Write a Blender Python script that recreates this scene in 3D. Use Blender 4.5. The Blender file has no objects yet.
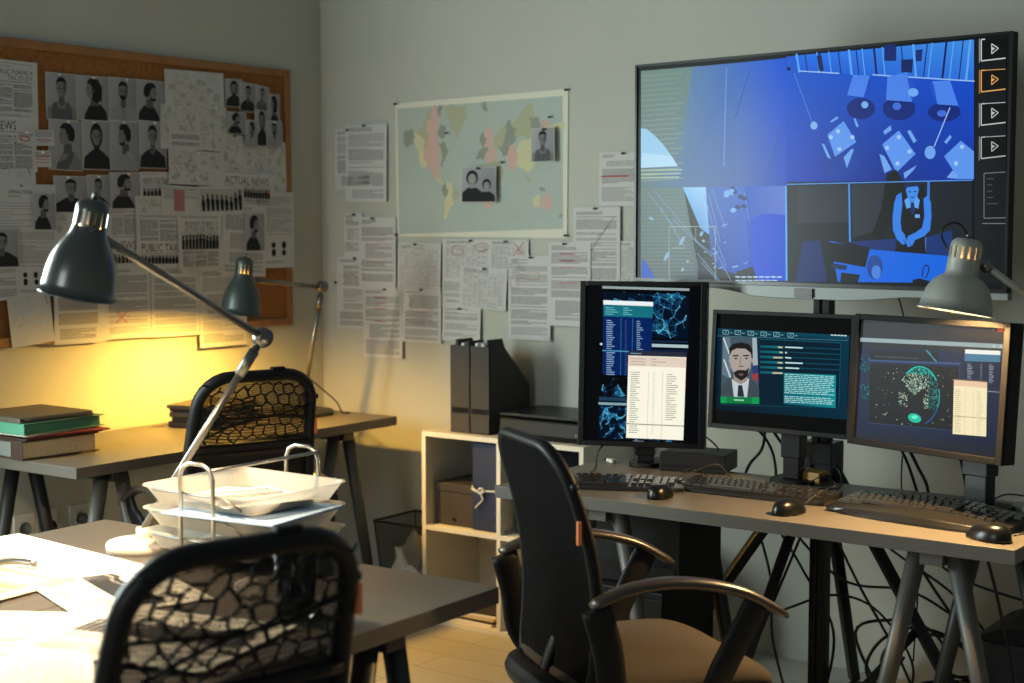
import bpy, bmesh, math, random
from math import sin, cos, pi, radians, sqrt, atan2, hypot
from mathutils import Vector, Matrix

SC = bpy.context.scene
COL = SC.collection

# ------------------------------------------------------------------ camera
cam_data = bpy.data.cameras.new('camera')
cam = bpy.data.objects.new('camera', cam_data)
COL.objects.link(cam)
cam.location = (0, 0, 1.477)
cam.rotation_euler = (radians(90 - 4.521), 0, radians(35.416))
cam_data.sensor_width = 36.0
cam_data.lens = 53.13
cam_data.clip_start = 0.05
cam_data.dof.use_dof = True
cam_data.dof.focus_distance = 3.95
cam_data.dof.aperture_fstop = 3.2
SC.camera = cam

# ------------------------------------------------------------------ world, window light, exposure
world = bpy.data.worlds.new('world')
SC.world = world
world.use_nodes = True
world.node_tree.nodes['Background'].inputs['Color'].default_value = (0.60, 0.74, 0.76, 1)
world.node_tree.nodes['Background'].inputs['Strength'].default_value = 0.18

def area_light(name, loc, target, sx, sy, power, color):
    d = bpy.data.lights.new(name, 'AREA')
    d.shape = 'RECTANGLE'; d.size = sx; d.size_y = sy; d.energy = power; d.color = color
    o = bpy.data.objects.new(name, d); COL.objects.link(o)
    o.location = loc
    o.rotation_euler = (Vector(target) - Vector(loc)).to_track_quat('-Z', 'Y').to_euler()
    return o
# evening daylight from the window behind and to the left of the photographer
area_light('window_daylight', (-2.7, -2.4, 2.0), (-1.4, 4.6, 1.3), 1.6, 1.3, 52, (0.92, 1.0, 0.97))
# daylight from the window in the left wall, just outside the picture
area_light('side_window_daylight', (-4.20, 1.90, 1.45), (-3.1, 1.98, 1.36), 0.9, 1.1, 104, (0.84, 1.0, 0.97))

SC.view_settings.view_transform = 'Standard'
SC.view_settings.look = 'None'
SC.view_settings.exposure = 0.0
SC.view_settings.gamma = 1.0
SC.view_settings.use_curve_mapping = False
SC.cycles.use_denoising = True
SC.cycles.max_bounces = 6
SC.cycles.diffuse_bounces = 3
SC.cycles.transparent_max_bounces = 12
SC.cycles.sample_clamp_indirect = 4.0

LAMP_NEAR, LAMP_FAR, LAMP_RIGHT = 82.0, 78.0, 132.0      # watts of the three desk lamps

# ------------------------------------------------------------------ helpers
def lin(c):
    c = c / 255.0
    return c / 12.92 if c <= 0.04045 else ((c + 0.055) / 1.055) ** 2.4
def rgb(r, g, b): return (lin(r), lin(g), lin(b), 1.0)

class MB:
    """collects faces of one mesh"""
    def __init__(s): s.V = []; s.F = []; s.M = []; s.C = []; s.S = []
    def face(s, idx, m=0, col=None, smooth=False):
        s.F.append(idx); s.M.append(m); s.C.append(col); s.S.append(smooth)
    def box(s, x0, x1, y0, y1, z0, z1, m=0, mat=None, taper=0.0):
        t = taper
        P = [(x0, y0, z0), (x1, y0, z0), (x1, y1, z0), (x0, y1, z0),
             (x0 + t, y0 + t, z1), (x1 - t, y0 + t, z1), (x1 - t, y1 - t, z1), (x0 + t, y1 - t, z1)]
        b = len(s.V)
        s.V += [tuple(mat @ Vector(p)) if mat else p for p in P]
        for f in ((0, 3, 2, 1), (4, 5, 6, 7), (0, 1, 5, 4), (1, 2, 6, 5), (2, 3, 7, 6), (3, 0, 4, 7)):
            s.face([b + i for i in f], m)
        return s
    def prism(s, pts, z0, z1, m=0, mat=None, smooth=False):
        n = len(pts); b = len(s.V)
        P = [(x, y, z0) for x, y in pts] + [(x, y, z1) for x, y in pts]
        s.V += [tuple(mat @ Vector(p)) if mat else p for p in P]
        s.face([b + i for i in range(n)][::-1], m); s.face([b + n + i for i in range(n)], m)
        for i in range(n):
            j = (i + 1) % n
            s.face([b + i, b + j, b + n + j, b + n + i], m, None, smooth)
        return s
    def lathe(s, prof, n=32, m=0, mat=None, smooth=True, a0=0.0, a1=2 * pi):
        full = abs(a1 - a0 - 2 * pi) < 1e-6
        k = n if full else n + 1
        b = len(s.V)
        for r, z in prof:
            for i in range(k):
                a = a0 + (a1 - a0) * i / n
                p = Vector((r * cos(a), r * sin(a), z)); s.V.append(tuple(mat @ p) if mat else tuple(p))
        for j in range(len(prof) - 1):
            for i in range(n):
                i2 = (i + 1) % k
                s.face([b + j * k + i, b + j * k + i2, b + (j + 1) * k + i2, b + (j + 1) * k + i], m, None, smooth)
        return s
    def tube(s, pts, r, n=8, m=0, cap=True, closed=False, squash=1.0, upv=None):
        pts = [Vector(p) for p in pts]
        N = len(pts); b = len(s.V)
        rr = r if isinstance(r, (list, tuple)) else [r] * N
        prev = None
        for i, p in enumerate(pts):
            if closed: d = pts[(i + 1) % N] - pts[i - 1]
            else: d = pts[min(i + 1, N - 1)] - pts[max(i - 1, 0)]
            d = d.normalized() if d.length > 1e-9 else Vector((0, 0, 1))
            if upv is not None: ref = Vector(upv)
            elif prev is None: ref = Vector((0, 0, 1)) if abs(d.z) < .9 else Vector((1, 0, 0))
            else: ref = prev
            a = (ref - d * ref.dot(d))
            if a.length < 1e-6: a = d.orthogonal()
            a.normalize(); c = d.cross(a); prev = a
            for k in range(n):
                t = 2 * pi * k / n
                s.V.append(tuple(p + a * (cos(t) * rr[i] * squash) + c * (sin(t) * rr[i])))
        for i in range(N if closed else N - 1):
            i2 = (i + 1) % N
            for k in range(n):
                k2 = (k + 1) % n
                s.face([b + i * n + k, b + i * n + k2, b + i2 * n + k2, b + i2 * n + k], m, None, True)
        if cap and not closed:
            s.face([b + k for k in range(n)][::-1], m); s.face([b + (N - 1) * n + k for k in range(n)], m)
        return s
    def build(s, name, mats, parent=None, bevel=0.0, seg=2, loc=None):
        me = bpy.data.meshes.new(name)
        me.from_pydata(s.V, [], s.F)
        if not isinstance(mats, (list, tuple)): mats = [mats]
        for m in mats: me.materials.append(m)
        me.polygons.foreach_set('material_index', s.M)
        me.polygons.foreach_set('use_smooth', s.S)
        if any(c is not None for c in s.C):
            at = me.color_attributes.new('Col', 'FLOAT_COLOR', 'CORNER')
            buf = []
            for f, c in zip(s.F, s.C):
                if c is None: buf += [1, 1, 1, 1] * len(f)
                elif isinstance(c, list):
                    for k in range(len(f)): buf += list(c[k % len(c)])
                else: buf += list(c) * len(f)
            at.data.foreach_set('color', buf)
        me.validate(clean_customdata=False)
        me.update()
        o = bpy.data.objects.new(name, me); COL.objects.link(o)
        if parent is not None: o.parent = parent
        if loc is not None: o.location = loc
        if bevel > 0:
            md = o.modifiers.new('bevel', 'BEVEL'); md.width = bevel; md.segments = seg; md.limit_method = 'ANGLE'; md.angle_limit = radians(40)
        return o

def tag(o, label, cat, group=None):
    o['label'] = label; o['category'] = cat
    if group: o['group'] = group
    return o
def thing(name, label, cat, loc=(0, 0, 0), rz=0.0, group=None):
    o = bpy.data.objects.new(name, None); COL.objects.link(o)
    o.empty_display_size = 0.05
    o.location = loc; o.rotation_euler = (0, 0, rz)
    return tag(o, label, cat, group)
def struct(o): o['kind'] = 'structure'; return o
def copy_obj(o, parent):
    c = o.copy(); COL.objects.link(c); c.parent = parent; return c
def spline(pts, k=8):
    P = [Vector(p) for p in pts]; out = []
    Q = [P[0] * 2 - P[1]] + P + [P[-1] * 2 - P[-2]]
    for i in range(1, len(Q) - 2):
        for j in range(k):
            t = j / k
            out.append(0.5 * ((2 * Q[i]) + (-Q[i - 1] + Q[i + 1]) * t + (2 * Q[i - 1] - 5 * Q[i] + 4 * Q[i + 1] - Q[i + 2]) * t * t + (-Q[i - 1] + 3 * Q[i] - 3 * Q[i + 1] + Q[i + 2]) * t ** 3))
    out.append(P[-1]); return out
def frame_to(loc, zdir, up=(0, 0, 1)):
    z = Vector(zdir).normalized(); x = Vector(up).cross(z)
    if x.length < 1e-5: x = Vector((1, 0, 0))
    x.normalize(); y = z.cross(x)
    return Matrix(((x.x, y.x, z.x, loc[0]), (x.y, y.y, z.y, loc[1]), (x.z, y.z, z.z, loc[2]), (0, 0, 0, 1)))
def rrect(x0, x1, y0, y1, r, n=6):
    out = []
    for cx, cy, a in ((x1 - r, y1 - r, 0), (x0 + r, y1 - r, pi / 2), (x0 + r, y0 + r, pi), (x1 - r, y0 + r, 1.5 * pi)):
        for i in range(n + 1):
            t = a + pi / 2 * i / n; out.append((cx + r * cos(t), cy + r * sin(t)))
    return out

# ------------------------------------------------------------------ materials
def pbr(name, col, rough=0.5, metal=0.0, bump=0.0, bscale=200, var=0.0, vscale=8.0, spec=None, coat=0.0):
    m = bpy.data.materials.new(name); m.use_nodes = True
    nt = m.node_tree; b = nt.nodes['Principled BSDF']
    b.inputs['Base Color'].default_value = col; b.inputs['Roughness'].default_value = rough; b.inputs['Metallic'].default_value = metal
    if spec is not None: b.inputs['Specular IOR Level'].default_value = spec
    if coat: b.inputs['Coat Weight'].default_value = coat
    tc = nt.nodes.new('ShaderNodeTexCoord')
    if bump or True:
        n = nt.nodes.new('ShaderNodeTexNoise'); n.inputs['Scale'].default_value = bscale; n.inputs['Detail'].default_value = 3
        nt.links.new(tc.outputs['Object'], n.inputs['Vector'])
        bp = nt.nodes.new('ShaderNodeBump'); bp.inputs['Strength'].default_value = max(bump, 0.02); bp.inputs['Distance'].default_value = 0.001
        nt.links.new(n.outputs['Fac'], bp.inputs['Height']); nt.links.new(bp.outputs['Normal'], b.inputs['Normal'])
    if var:
        n2 = nt.nodes.new('ShaderNodeTexNoise'); n2.inputs['Scale'].default_value = vscale; n2.inputs['Detail'].default_value = 4
        nt.links.new(tc.outputs['Object'], n2.inputs['Vector'])
        r = nt.nodes.new('ShaderNodeValToRGB')
        r.color_ramp.elements[0].position = .3; r.color_ramp.elements[1].position = .7
        r.color_ramp.elements[0].color = [c * (1 - var) for c in col[:3]] + [1]
        r.color_ramp.elements[1].color = [min(1, c * (1 + var)) for c in col[:3]] + [1]
        nt.links.new(n2.outputs['Fac'], r.inputs['Fac']); nt.links.new(r.outputs['Color'], b.inputs['Base Color'])
    return m
def attr_mat(name, emission, rough=0.7, spec=.25):
    m = bpy.data.materials.new(name); m.use_nodes = True
    nt = m.node_tree; b = nt.nodes['Principled BSDF']
    a = nt.nodes.new('ShaderNodeAttribute'); a.attribute_name = 'Col'
    b.inputs['Roughness'].default_value = rough
    if emission:
        b.inputs['Base Color'].default_value = (.0005, .0005, .0005, 1)
        b.inputs['Specular IOR Level'].default_value = spec
        nt.links.new(a.outputs['Color'], b.inputs['Emission Color']); b.inputs['Emission Strength'].default_value = emission
    else:
        nt.links.new(a.outputs['Color'], b.inputs['Base Color'])
        b.inputs['Specular IOR Level'].default_value = 0.25
    return m
M_PRINT = attr_mat('printed_paper', 0, .75)
M_SCREEN = attr_mat('screen_picture', 1.0, .3, .035)
M_TVSCREEN = attr_mat('television_picture', 0.95, .3, .12)
M_BLACK = pbr('black_plastic', rgb(17, 17, 18), .5, bump=.1, bscale=600, spec=.22)
M_BLACK2 = pbr('satin_black_metal', rgb(20, 20, 21), .35, .2)
M_GLOSS = pbr('gloss_black', rgb(11, 11, 12), .28, spec=.3)
M_CABLE = pbr('cable_rubber', rgb(14, 14, 15), .5)
M_DESK = pbr('dark_grey_laminate', rgb(84, 79, 72), .42, bump=.12, bscale=260, var=.07, vscale=30)
M_LEG = pbr('grey_painted_leg', rgb(72, 70, 66), .45, bump=.1, var=.05)
M_LEGD = pbr('dark_painted_leg', rgb(38, 37, 36), .45, bump=.1)
M_CHROME = pbr('brushed_steel', rgb(180, 176, 168), .28, 1.0, bump=.05)
M_STEEL = pbr('dull_steel', rgb(120, 118, 112), .35, .9)
M_SHELF = pbr('white_melamine', rgb(214, 208, 192), .5, bump=.05, var=.02)
M_WHITE = pbr('white_plastic', rgb(214, 210, 200), .5)
M_CREAM = pbr('aged_cream_paint', rgb(205, 196, 178), .4, .1)
M_LAMPDK = pbr('dark_green_grey_enamel', rgb(72, 77, 75), .28, .35, coat=.3)
M_LAMPDK2 = pbr('dark_grey_green_enamel', rgb(58, 66, 62), .38, .25)
M_LAMPGR = pbr('sage_grey_enamel', rgb(150, 152, 143), .45, .15)
M_REFLECT = pbr('white_reflector', rgb(225, 220, 208), .6)
M_CORK = pbr('cork', rgb(136, 86, 38), .9, bump=.6, bscale=300, var=.22, vscale=60)
M_PINE = pbr('oak_frame', rgb(142, 94, 46), .5, bump=.2, var=.12, vscale=20)
M_FABRIC = pbr('brown_seat_fabric', rgb(50, 41, 29), .95, bump=.8, bscale=500, var=.12, vscale=90)
M_FILE = pbr('charcoal_card', rgb(48, 45, 42), .7, bump=.1)
M_NAVY = pbr('navy_folder', rgb(20, 32, 62), .6, bump=.1)
M_BROWNBOX = pbr('dark_brown_board', rgb(52, 44, 36), .7, bump=.1, var=.1)
M_PAPER = pbr('plain_paper', rgb(222, 216, 204), .8, bump=.1)
M_PAGES = pbr('page_edges', rgb(198, 178, 142), .9, bump=.6, bscale=400, var=.15, vscale=150)
M_GREEN = pbr('mint_green_card', rgb(62, 124, 98), .6)
M_RED = pbr('red_card', rgb(118, 34, 26), .6)
M_BINDER = pbr('dark_brown_binder', rgb(52, 34, 26), .5)
M_NOTE = pbr('dark_olive_cover', rgb(62, 52, 34), .55, bump=.2)
M_ORANGE = pbr('orange_tag', rgb(222, 120, 66), .6)
M_SILVER = pbr('silver_panel', rgb(112, 116, 112), .45, .2)
M_YELLOW = pbr('ochre_plastic', rgb(150, 112, 40), .5)
M_KEY = pbr('key_plastic', rgb(30, 27, 23), .24, coat=.6)
M_KBD = pbr('keyboard_shell', rgb(20, 19, 18), .32, coat=.1)
M_CYAN = pbr('dark_blue_plastic', rgb(26, 28, 38), .4)
M_BLUEPAPER = pbr('pale_blue_paper', rgb(150, 178, 208), .75)
M_LINING = pbr('dark_back_lining', rgb(12, 12, 13), .9, spec=.05, bump=.5, bscale=500, var=.25, vscale=40)
M_TIE = pbr('cotton_ribbon', rgb(205, 200, 186), .9)

def wall_mat():
    m = pbr('painted_plaster', rgb(180, 178, 164), .9, bump=.25, bscale=90)
    nt = m.node_tree; b = nt.nodes['Principled BSDF']
    tc = nt.nodes.new('ShaderNodeTexCoord'); n = nt.nodes.new('ShaderNodeTexNoise'); n.inputs['Scale'].default_value = 1.6; n.inputs['Detail'].default_value = 5
    r = nt.nodes.new('ShaderNodeValToRGB'); r.color_ramp.elements[0].color = rgb(174, 174, 163); r.color_ramp.elements[1].color = rgb(188, 188, 177)
    nt.links.new(tc.outputs['Object'], n.inputs['Vector']); nt.links.new(n.outputs['Fac'], r.inputs['Fac']); nt.links.new(r.outputs['Color'], b.inputs['Base Color'])
    return m
M_WALL = wall_mat()
def floor_mat():
    m = pbr('pale_oak_laminate', rgb(190, 170, 138), .42, bump=.1)
    nt = m.node_tree; b = nt.nodes['Principled BSDF']
    tc = nt.nodes.new('ShaderNodeTexCoord'); mp = nt.nodes.new('ShaderNodeMapping')
    br = nt.nodes.new('ShaderNodeTexBrick'); br.inputs['Scale'].default_value = 1.0; br.inputs['Brick Width'].default_value = 1.25; br.inputs['Row Height'].default_value = .16
    br.inputs['Mortar Size'].default_value = .0015; br.inputs['Color1'].default_value = rgb(180, 175, 164); br.inputs['Color2'].default_value = rgb(170, 165, 152); br.inputs['Mortar'].default_value = rgb(110, 92, 68)
    n = nt.nodes.new('ShaderNodeTexNoise'); n.inputs['Scale'].default_value = 5; n.inputs['Detail'].default_value = 6
    mp2 = nt.nodes.new('ShaderNodeMapping'); mp2.inputs['Scale'].default_value = (1, 9, 1)
    mx = nt.nodes.new('ShaderNodeMix'); mx.data_type = 'RGBA'; mx.blend_type = 'MULTIPLY'; mx.inputs[0].default_value = .5
    r = nt.nodes.new('ShaderNodeValToRGB'); r.color_ramp.elements[0].color = (.74, .71, .66, 1); r.color_ramp.elements[1].color = (1.15, 1.12, 1.08, 1)
    L = nt.links.new
    L(tc.outputs['Object'], mp.inputs['Vector']); L(mp.outputs['Vector'], br.inputs['Vector']); L(tc.outputs['Object'], mp2.inputs['Vector']); L(mp2.outputs['Vector'], n.inputs['Vector'])
    L(n.outputs['Fac'], r.inputs['Fac']); L(br.outputs['Color'], mx.inputs[6]); L(r.outputs['Color'], mx.inputs[7]); L(mx.outputs[2], b.inputs['Base Color'])
    return m
M_FLOOR = floor_mat()
def mesh_fabric():
    m = bpy.data.materials.new('woven_mesh_fabric'); m.use_nodes = True; nt = m.node_tree
    b = nt.nodes['Principled BSDF']; b.inputs['Base Color'].default_value = rgb(20, 20, 21); b.inputs['Roughness'].default_value = .8
    tr = nt.nodes.new('ShaderNodeBsdfTransparent'); mx = nt.nodes.new('ShaderNodeMixShader')
    tc = nt.nodes.new('ShaderNodeTexCoord'); vo = nt.nodes.new('ShaderNodeTexVoronoi'); vo.inputs['Scale'].default_value = 420; vo.inputs['Randomness'].default_value = .15
    r = nt.nodes.new('ShaderNodeValToRGB'); r.color_ramp.interpolation = 'LINEAR'
    r.color_ramp.elements[0].position = .30; r.color_ramp.elements[0].color = (.58, .58, .58, 1); r.color_ramp.elements[1].position = .55; r.color_ramp.elements[1].color = (1, 1, 1, 1)
    L = nt.links.new
    L(tc.outputs['Object'], vo.inputs['Vector']); L(vo.outputs['Distance'], r.inputs['Fac']); L(r.outputs['Color'], mx.inputs['Fac'])
    L(tr.outputs['BSDF'], mx.inputs[1]); L(b.outputs['BSDF'], mx.inputs[2]); L(mx.outputs['Shader'], nt.nodes['Material Output'].inputs['Surface'])
    return m
M_MESH = mesh_fabric()
def translucent(name, col, fac, alpha):
    m = bpy.data.materials.new(name); m.use_nodes = True; nt = m.node_tree
    b = nt.nodes['Principled BSDF']; b.inputs['Base Color'].default_value = col; b.inputs['Roughness'].default_value = .35
    t = nt.nodes.new('ShaderNodeBsdfTranslucent'); t.inputs['Color'].default_value = col
    tr = nt.nodes.new('ShaderNodeBsdfTransparent'); m1 = nt.nodes.new('ShaderNodeMixShader'); m2 = nt.nodes.new('ShaderNodeMixShader')
    m1.inputs['Fac'].default_value = fac; m2.inputs['Fac'].default_value = alpha
    L = nt.links.new
    L(b.outputs['BSDF'], m1.inputs[1]); L(t.outputs['BSDF'], m1.inputs[2]); L(tr.outputs['BSDF'], m2.inputs[1]); L(m1.outputs['Shader'], m2.inputs[2])
    L(m2.outputs['Shader'], nt.nodes['Material Output'].inputs['Surface'])
    return m
M_TRAY = translucent('frosted_tray_plastic', rgb(214, 208, 196), .35, .62)
def glass_mat():
    m = bpy.data.materials.new('drinking_glass'); m.use_nodes = True; b = m.node_tree.nodes['Principled BSDF']
    b.inputs['Transmission Weight'].default_value = 1.0; b.inputs['Roughness'].default_value = .03; b.inputs['IOR'].default_value = 1.45
    return m
M_GLASS = glass_mat()
def emit_mat(name, col, s):
    m = bpy.data.materials.new(name); m.use_nodes = True; b = m.node_tree.nodes['Principled BSDF']
    b.inputs['Emission Color'].default_value = col; b.inputs['Emission Strength'].default_value = s
    return m
TV_ART=[
(0,4,112,138,128,108,136,132,72,112,165,96,120,125,189,6496,2438,6492,2183,2891,220,2890),
(0,4,92,130,170,60,110,190,70,100,165,82,112,150,2142,6483,3880,6493,3861,2864,1655,2899),
(0,4,60,110,195,18,85,215,20,70,185,75,105,165,3809,6492,5463,6507,5557,2866,3790,2865),
(1,1,128,150,138,190,6343,1807,6327,31),
(1,1,128,150,138,192,6190,1658,6187,31),
(1,1,128,150,138,193,6036,1508,6046,30),
(1,1,128,150,138,194,5883,1812,5878,31),
(1,1,128,150,138,195,5729,1663,5736,30),
(1,1,128,150,138,197,5576,1513,5595,31),
(1,1,128,150,138,198,5422,1817,5428,31),
(1,1,128,150,138,199,5268,1668,5285,31),
(1,1,128,150,138,201,5114,1517,5142,31),
(1,1,128,150,138,202,4960,1822,4977,30),
(1,1,128,150,138,203,4806,1672,4833,31),
(1,1,128,150,138,205,4652,1522,4689,31),
(1,1,128,150,138,206,4498,1827,4526,31),
(1,1,128,150,138,207,4344,1677,4381,31),
(1,1,128,150,138,209,4190,1527,4235,31),
(1,1,128,150,138,210,4035,1832,4074,31),
(1,1,128,150,138,211,3881,1682,3928,31),
(1,1,128,150,138,213,3726,1532,3781,31),
(1,1,128,150,138,214,3572,1837,3621,31),
(1,1,128,150,138,215,3417,1687,3474,31),
(1,1,128,150,138,217,3262,1537,3326,31),
(1,1,128,150,138,218,3107,1842,3168,31),
(0,1,150,200,232,203,4741,419,4711,722,4511,1065,4216,1406,3838,1643,3532,214,3514),
(0,1,175,215,240,253,3974,1406,3838,1643,3532,214,3514),
(1,1,160,185,160,214,3432,1827,3421,41),
(1,1,160,185,160,215,3317,1762,3310,41),
(1,1,160,185,160,216,3201,1697,3198,41),
(1,1,110,140,185,1918,6358,2176,5359,20),
(1,1,104,140,205,3405,6386,3350,3489,45),
(1,1,40,75,150,4222,6266,3739,4893,25),
(1,1,60,85,140,5342,4630,4827,3053,25),
(1,1,100,135,195,2692,6241,1899,4451,19),
(0,4,100,120,115,95,118,118,80,92,100,88,102,100,214,2901,1871,2888,2541,60,239,30),
(1,1,112,132,124,215,2837,1779,2827,19),
(1,1,112,132,124,216,2723,1803,2715,19),
(1,1,112,132,124,217,2609,1828,2603,19),
(1,1,112,132,124,218,2494,1852,2491,19),
(1,1,112,132,124,219,2380,1877,2379,19),
(1,1,112,132,124,220,2265,1901,2267,19),
(1,1,112,132,124,221,2151,1926,2155,19),
(1,1,112,132,124,222,2036,1950,2043,19),
(1,1,112,132,124,223,1921,1974,1932,19),
(1,1,112,132,124,224,1807,1999,1820,19),
(1,1,112,132,124,224,1692,2023,1708,19),
(1,1,112,132,124,225,1577,2048,1596,19),
(1,1,112,132,124,226,1462,2072,1485,19),
(1,1,112,132,124,227,1348,2097,1373,20),
(1,1,112,132,124,228,1233,2121,1262,20),
(1,1,112,132,124,229,1118,2145,1150,19),
(1,1,112,132,124,230,1003,2170,1039,19),
(1,1,112,132,124,231,888,2194,927,19),
(1,1,112,132,124,232,773,2218,816,20),
(1,1,112,132,124,233,658,2243,704,20),
(1,1,112,132,124,234,542,2267,593,19),
(1,1,112,132,124,235,427,2291,482,19),
(1,1,112,132,124,236,312,2316,370,19),
(1,1,112,132,124,237,197,2340,259,19),
(0,4,130,190,235,160,205,240,120,180,235,90,150,215,1840,2888,2696,2881,3242,1241,2522,1635),
(0,4,70,110,185,60,105,200,25,80,190,20,60,150,2696,2881,4316,2867,4573,114,2952,501),
(0,4,35,85,190,90,120,205,30,90,220,10,60,180,4100,2871,5556,2871,5616,142,4357,108),
(0,1,8,70,205,4331,1910,4686,2059,5039,2075,5584,2026,5616,142,4429,110),
(1,1,90,170,245,5529,2872,5595,141,59),
(0,1,16,20,34,2439,336,3551,361,3702,90,2442,69),
(0,1,26,30,42,2419,738,2948,808,3254,354,2439,336),
(0,1,14,16,26,3845,368,4423,531,4587,114,3812,93),
(1,1,120,158,205,755,2798,2413,1233,19),
(1,1,120,158,205,499,2738,1637,1570,19),
(1,1,120,158,205,999,2260,1954,1042,19),
(1,1,120,158,205,1477,1914,2948,808,19),
(1,1,120,158,205,2413,1233,3098,811,18),
(1,1,120,158,205,2417,893,3257,79,19),
(1,1,120,158,205,2573,617,3183,77,18),
(1,1,120,158,205,2661,2649,3130,1240,19),
(1,1,120,158,205,2812,2677,3242,1241,18),
(1,1,120,158,205,2923,2829,3422,1668,19),
(1,1,120,158,205,3020,1055,3665,90,19),
(1,1,120,158,205,3130,1240,3475,512,19),
(1,1,120,158,205,4103,2691,4259,1910,18),
(1,1,165,180,175,1337,1694,3064,1698,19),
(1,1,165,180,175,1337,1694,1354,41,19),
(1,1,165,180,175,3064,1698,3085,86,18),
(1,1,165,180,175,2346,1665,2352,1233,18),
(1,1,165,180,175,1446,1036,1915,1042,19),
(1,1,120,170,225,2894,1693,2938,1683,20),
(1,1,120,170,225,3196,448,3359,502,24),
(1,1,120,170,225,3414,1430,3391,1416,24),
(1,1,120,170,225,4085,601,4245,657,23),
(1,1,120,170,225,3032,891,3175,952,40),
(1,1,120,170,225,2644,918,2772,945,23),
(1,1,120,170,225,3302,1715,3504,1775,32),
(1,1,120,170,225,3021,458,3117,522,39),
(1,1,120,170,225,3368,1221,3471,1239,23),
(1,1,120,170,225,3027,606,2966,585,34),
(1,1,120,170,225,2979,1032,3046,1042,43),
(1,1,120,170,225,2830,1217,2815,1255,25),
(1,1,120,170,225,3113,708,3134,739,40),
(1,1,120,170,225,2659,1756,2652,1807,34),
(1,1,120,170,225,2901,1343,2879,1364,19),
(1,1,120,170,225,3699,492,3905,543,42),
(2,1,120,170,230,3458,2628,103,-1,1,-67),
(2,1,20,45,110,4086,2299,101,0,1,-66),
(2,1,120,170,230,3724,2190,102,0,1,-66),
(2,1,20,45,110,3861,2273,102,-1,1,-67),
(2,1,120,170,230,3639,2691,103,-2,1,-67),
(2,1,20,45,110,3738,2726,103,-2,1,-66),
(2,1,120,170,230,3705,2178,102,0,1,-66),
(2,1,20,45,110,3663,2811,102,-1,1,-66),
(2,1,120,170,230,3475,2707,103,-1,1,-66),
(2,1,20,45,110,3963,2573,102,-1,1,-66),
(2,1,120,170,230,3637,2753,102,-1,0,-66),
(2,1,20,45,110,4093,2531,101,-1,1,-66),
(2,1,130,170,200,643,1946,99,-42,-27,-39),
(2,1,130,170,200,1252,782,63,-26,-97,-145),
(2,1,130,170,200,1835,1259,61,-26,-96,-143),
(2,1,130,170,200,2051,639,48,-20,-22,-33),
(2,1,130,170,200,1868,386,48,-20,-37,-56),
(2,1,130,170,200,2562,1481,54,-23,-50,-76),
(2,1,130,170,200,2641,1266,53,-23,-25,-38),
(0,1,30,85,190,274,703,453,578,845,59,279,44),
(1,1,190,215,240,3810,215,3979,213,37),
(1,1,190,215,240,4022,214,4189,218,36),
(1,1,190,215,240,4233,225,4399,223,36),
(1,1,190,215,240,4442,225,4607,229,37),
(1,1,190,215,240,4650,236,4814,234,36),
(1,1,190,215,240,4857,235,5019,239,36),
(1,1,190,215,240,5062,246,5224,244,36),
(1,1,190,215,240,5266,245,5426,249,36),
(1,1,190,215,240,3812,112,3995,110,25),
(1,1,190,215,240,4031,117,4213,116,24),
(1,1,190,215,240,4249,123,4429,122,24),
(1,1,190,215,240,4465,129,4644,128,24),
(1,1,190,215,240,4680,135,4858,133,24),
(1,1,190,215,240,4894,140,5070,139,24),
(1,1,190,215,240,5106,146,5281,144,24),
(0,5,20,90,210,10,80,215,4,50,160,2,42,140,10,60,180,5476,6543,11203,6560,11297,2926,8619,2951,5536,2980),
(0,4,20,110,235,60,140,230,40,110,220,10,90,215,5739,6551,11204,6554,11231,5487,5984,6085),
(1,1,90,165,245,5817,6602,5921,6068,67),
(1,1,6,30,95,6093,6600,6197,6039,33),
(1,1,90,165,245,6482,6597,6586,5998,33),
(1,1,6,30,95,6560,6597,6663,5990,66),
(1,1,90,165,245,6867,6594,6971,5958,32),
(1,1,6,30,95,7171,6592,7275,5926,33),
(1,1,90,165,245,7510,6590,7614,5890,66),
(1,1,6,30,95,7734,6588,7838,5867,33),
(1,1,90,165,245,7919,6586,8023,5847,32),
(1,1,6,30,95,8286,6584,8390,5809,65),
(1,1,90,165,245,8541,6582,8645,5782,32),
(1,1,6,30,95,9114,6577,9218,5722,31),
(1,1,90,165,245,9467,6575,9572,5685,63),
(1,1,6,30,95,9885,6571,9782,5654,31),
(1,1,90,165,245,10023,6570,9921,5639,31),
(1,1,6,30,95,10433,6567,10334,5596,62),
(1,1,90,165,245,10636,6566,10539,5575,31),
(1,1,6,30,95,10904,6564,10810,5546,31),
(1,1,90,165,245,11104,6562,11011,5525,61),
(0,1,8,30,85,6484,6495,6639,6497,6724,6068,6569,6079),
(0,1,10,34,95,9123,6191,9476,6184,9449,5820,9130,5873),
(0,1,14,40,110,8612,6644,8970,6641,8967,6171,8607,6197),
(0,1,16,44,120,9541,6413,9750,6428,9722,6116,9548,6116),
(1,1,150,190,240,5905,6110,7222,5956,33),
(1,1,150,190,240,8265,5848,11264,5484,33),
(2,1,5,35,120,7916,4949,442,-23,6,-294),
(2,1,5,35,120,9081,4889,496,-25,7,-319),
(2,1,5,35,120,10410,4728,474,-23,6,-250),
(2,1,14,60,160,7270,3465,677,-18,8,-397),
(0,1,72,130,235,7659,5888,8178,5828,7998,5256,7483,5337),
(0,1,72,130,235,8717,5773,9308,5842,9474,5047,8688,5140),
(0,1,72,130,235,10047,5561,10560,5547,10813,4876,10213,4944),
(0,1,20,70,190,8179,5789,8252,5771,8176,5220,8043,5241),
(0,1,30,80,200,9311,5703,9525,5594,9500,5121,9443,5156),
(0,1,30,80,200,9965,5535,10083,5496,10159,5179,10056,5166),
(2,1,110,170,245,9496,5299,155,-9,3,-114),
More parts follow.
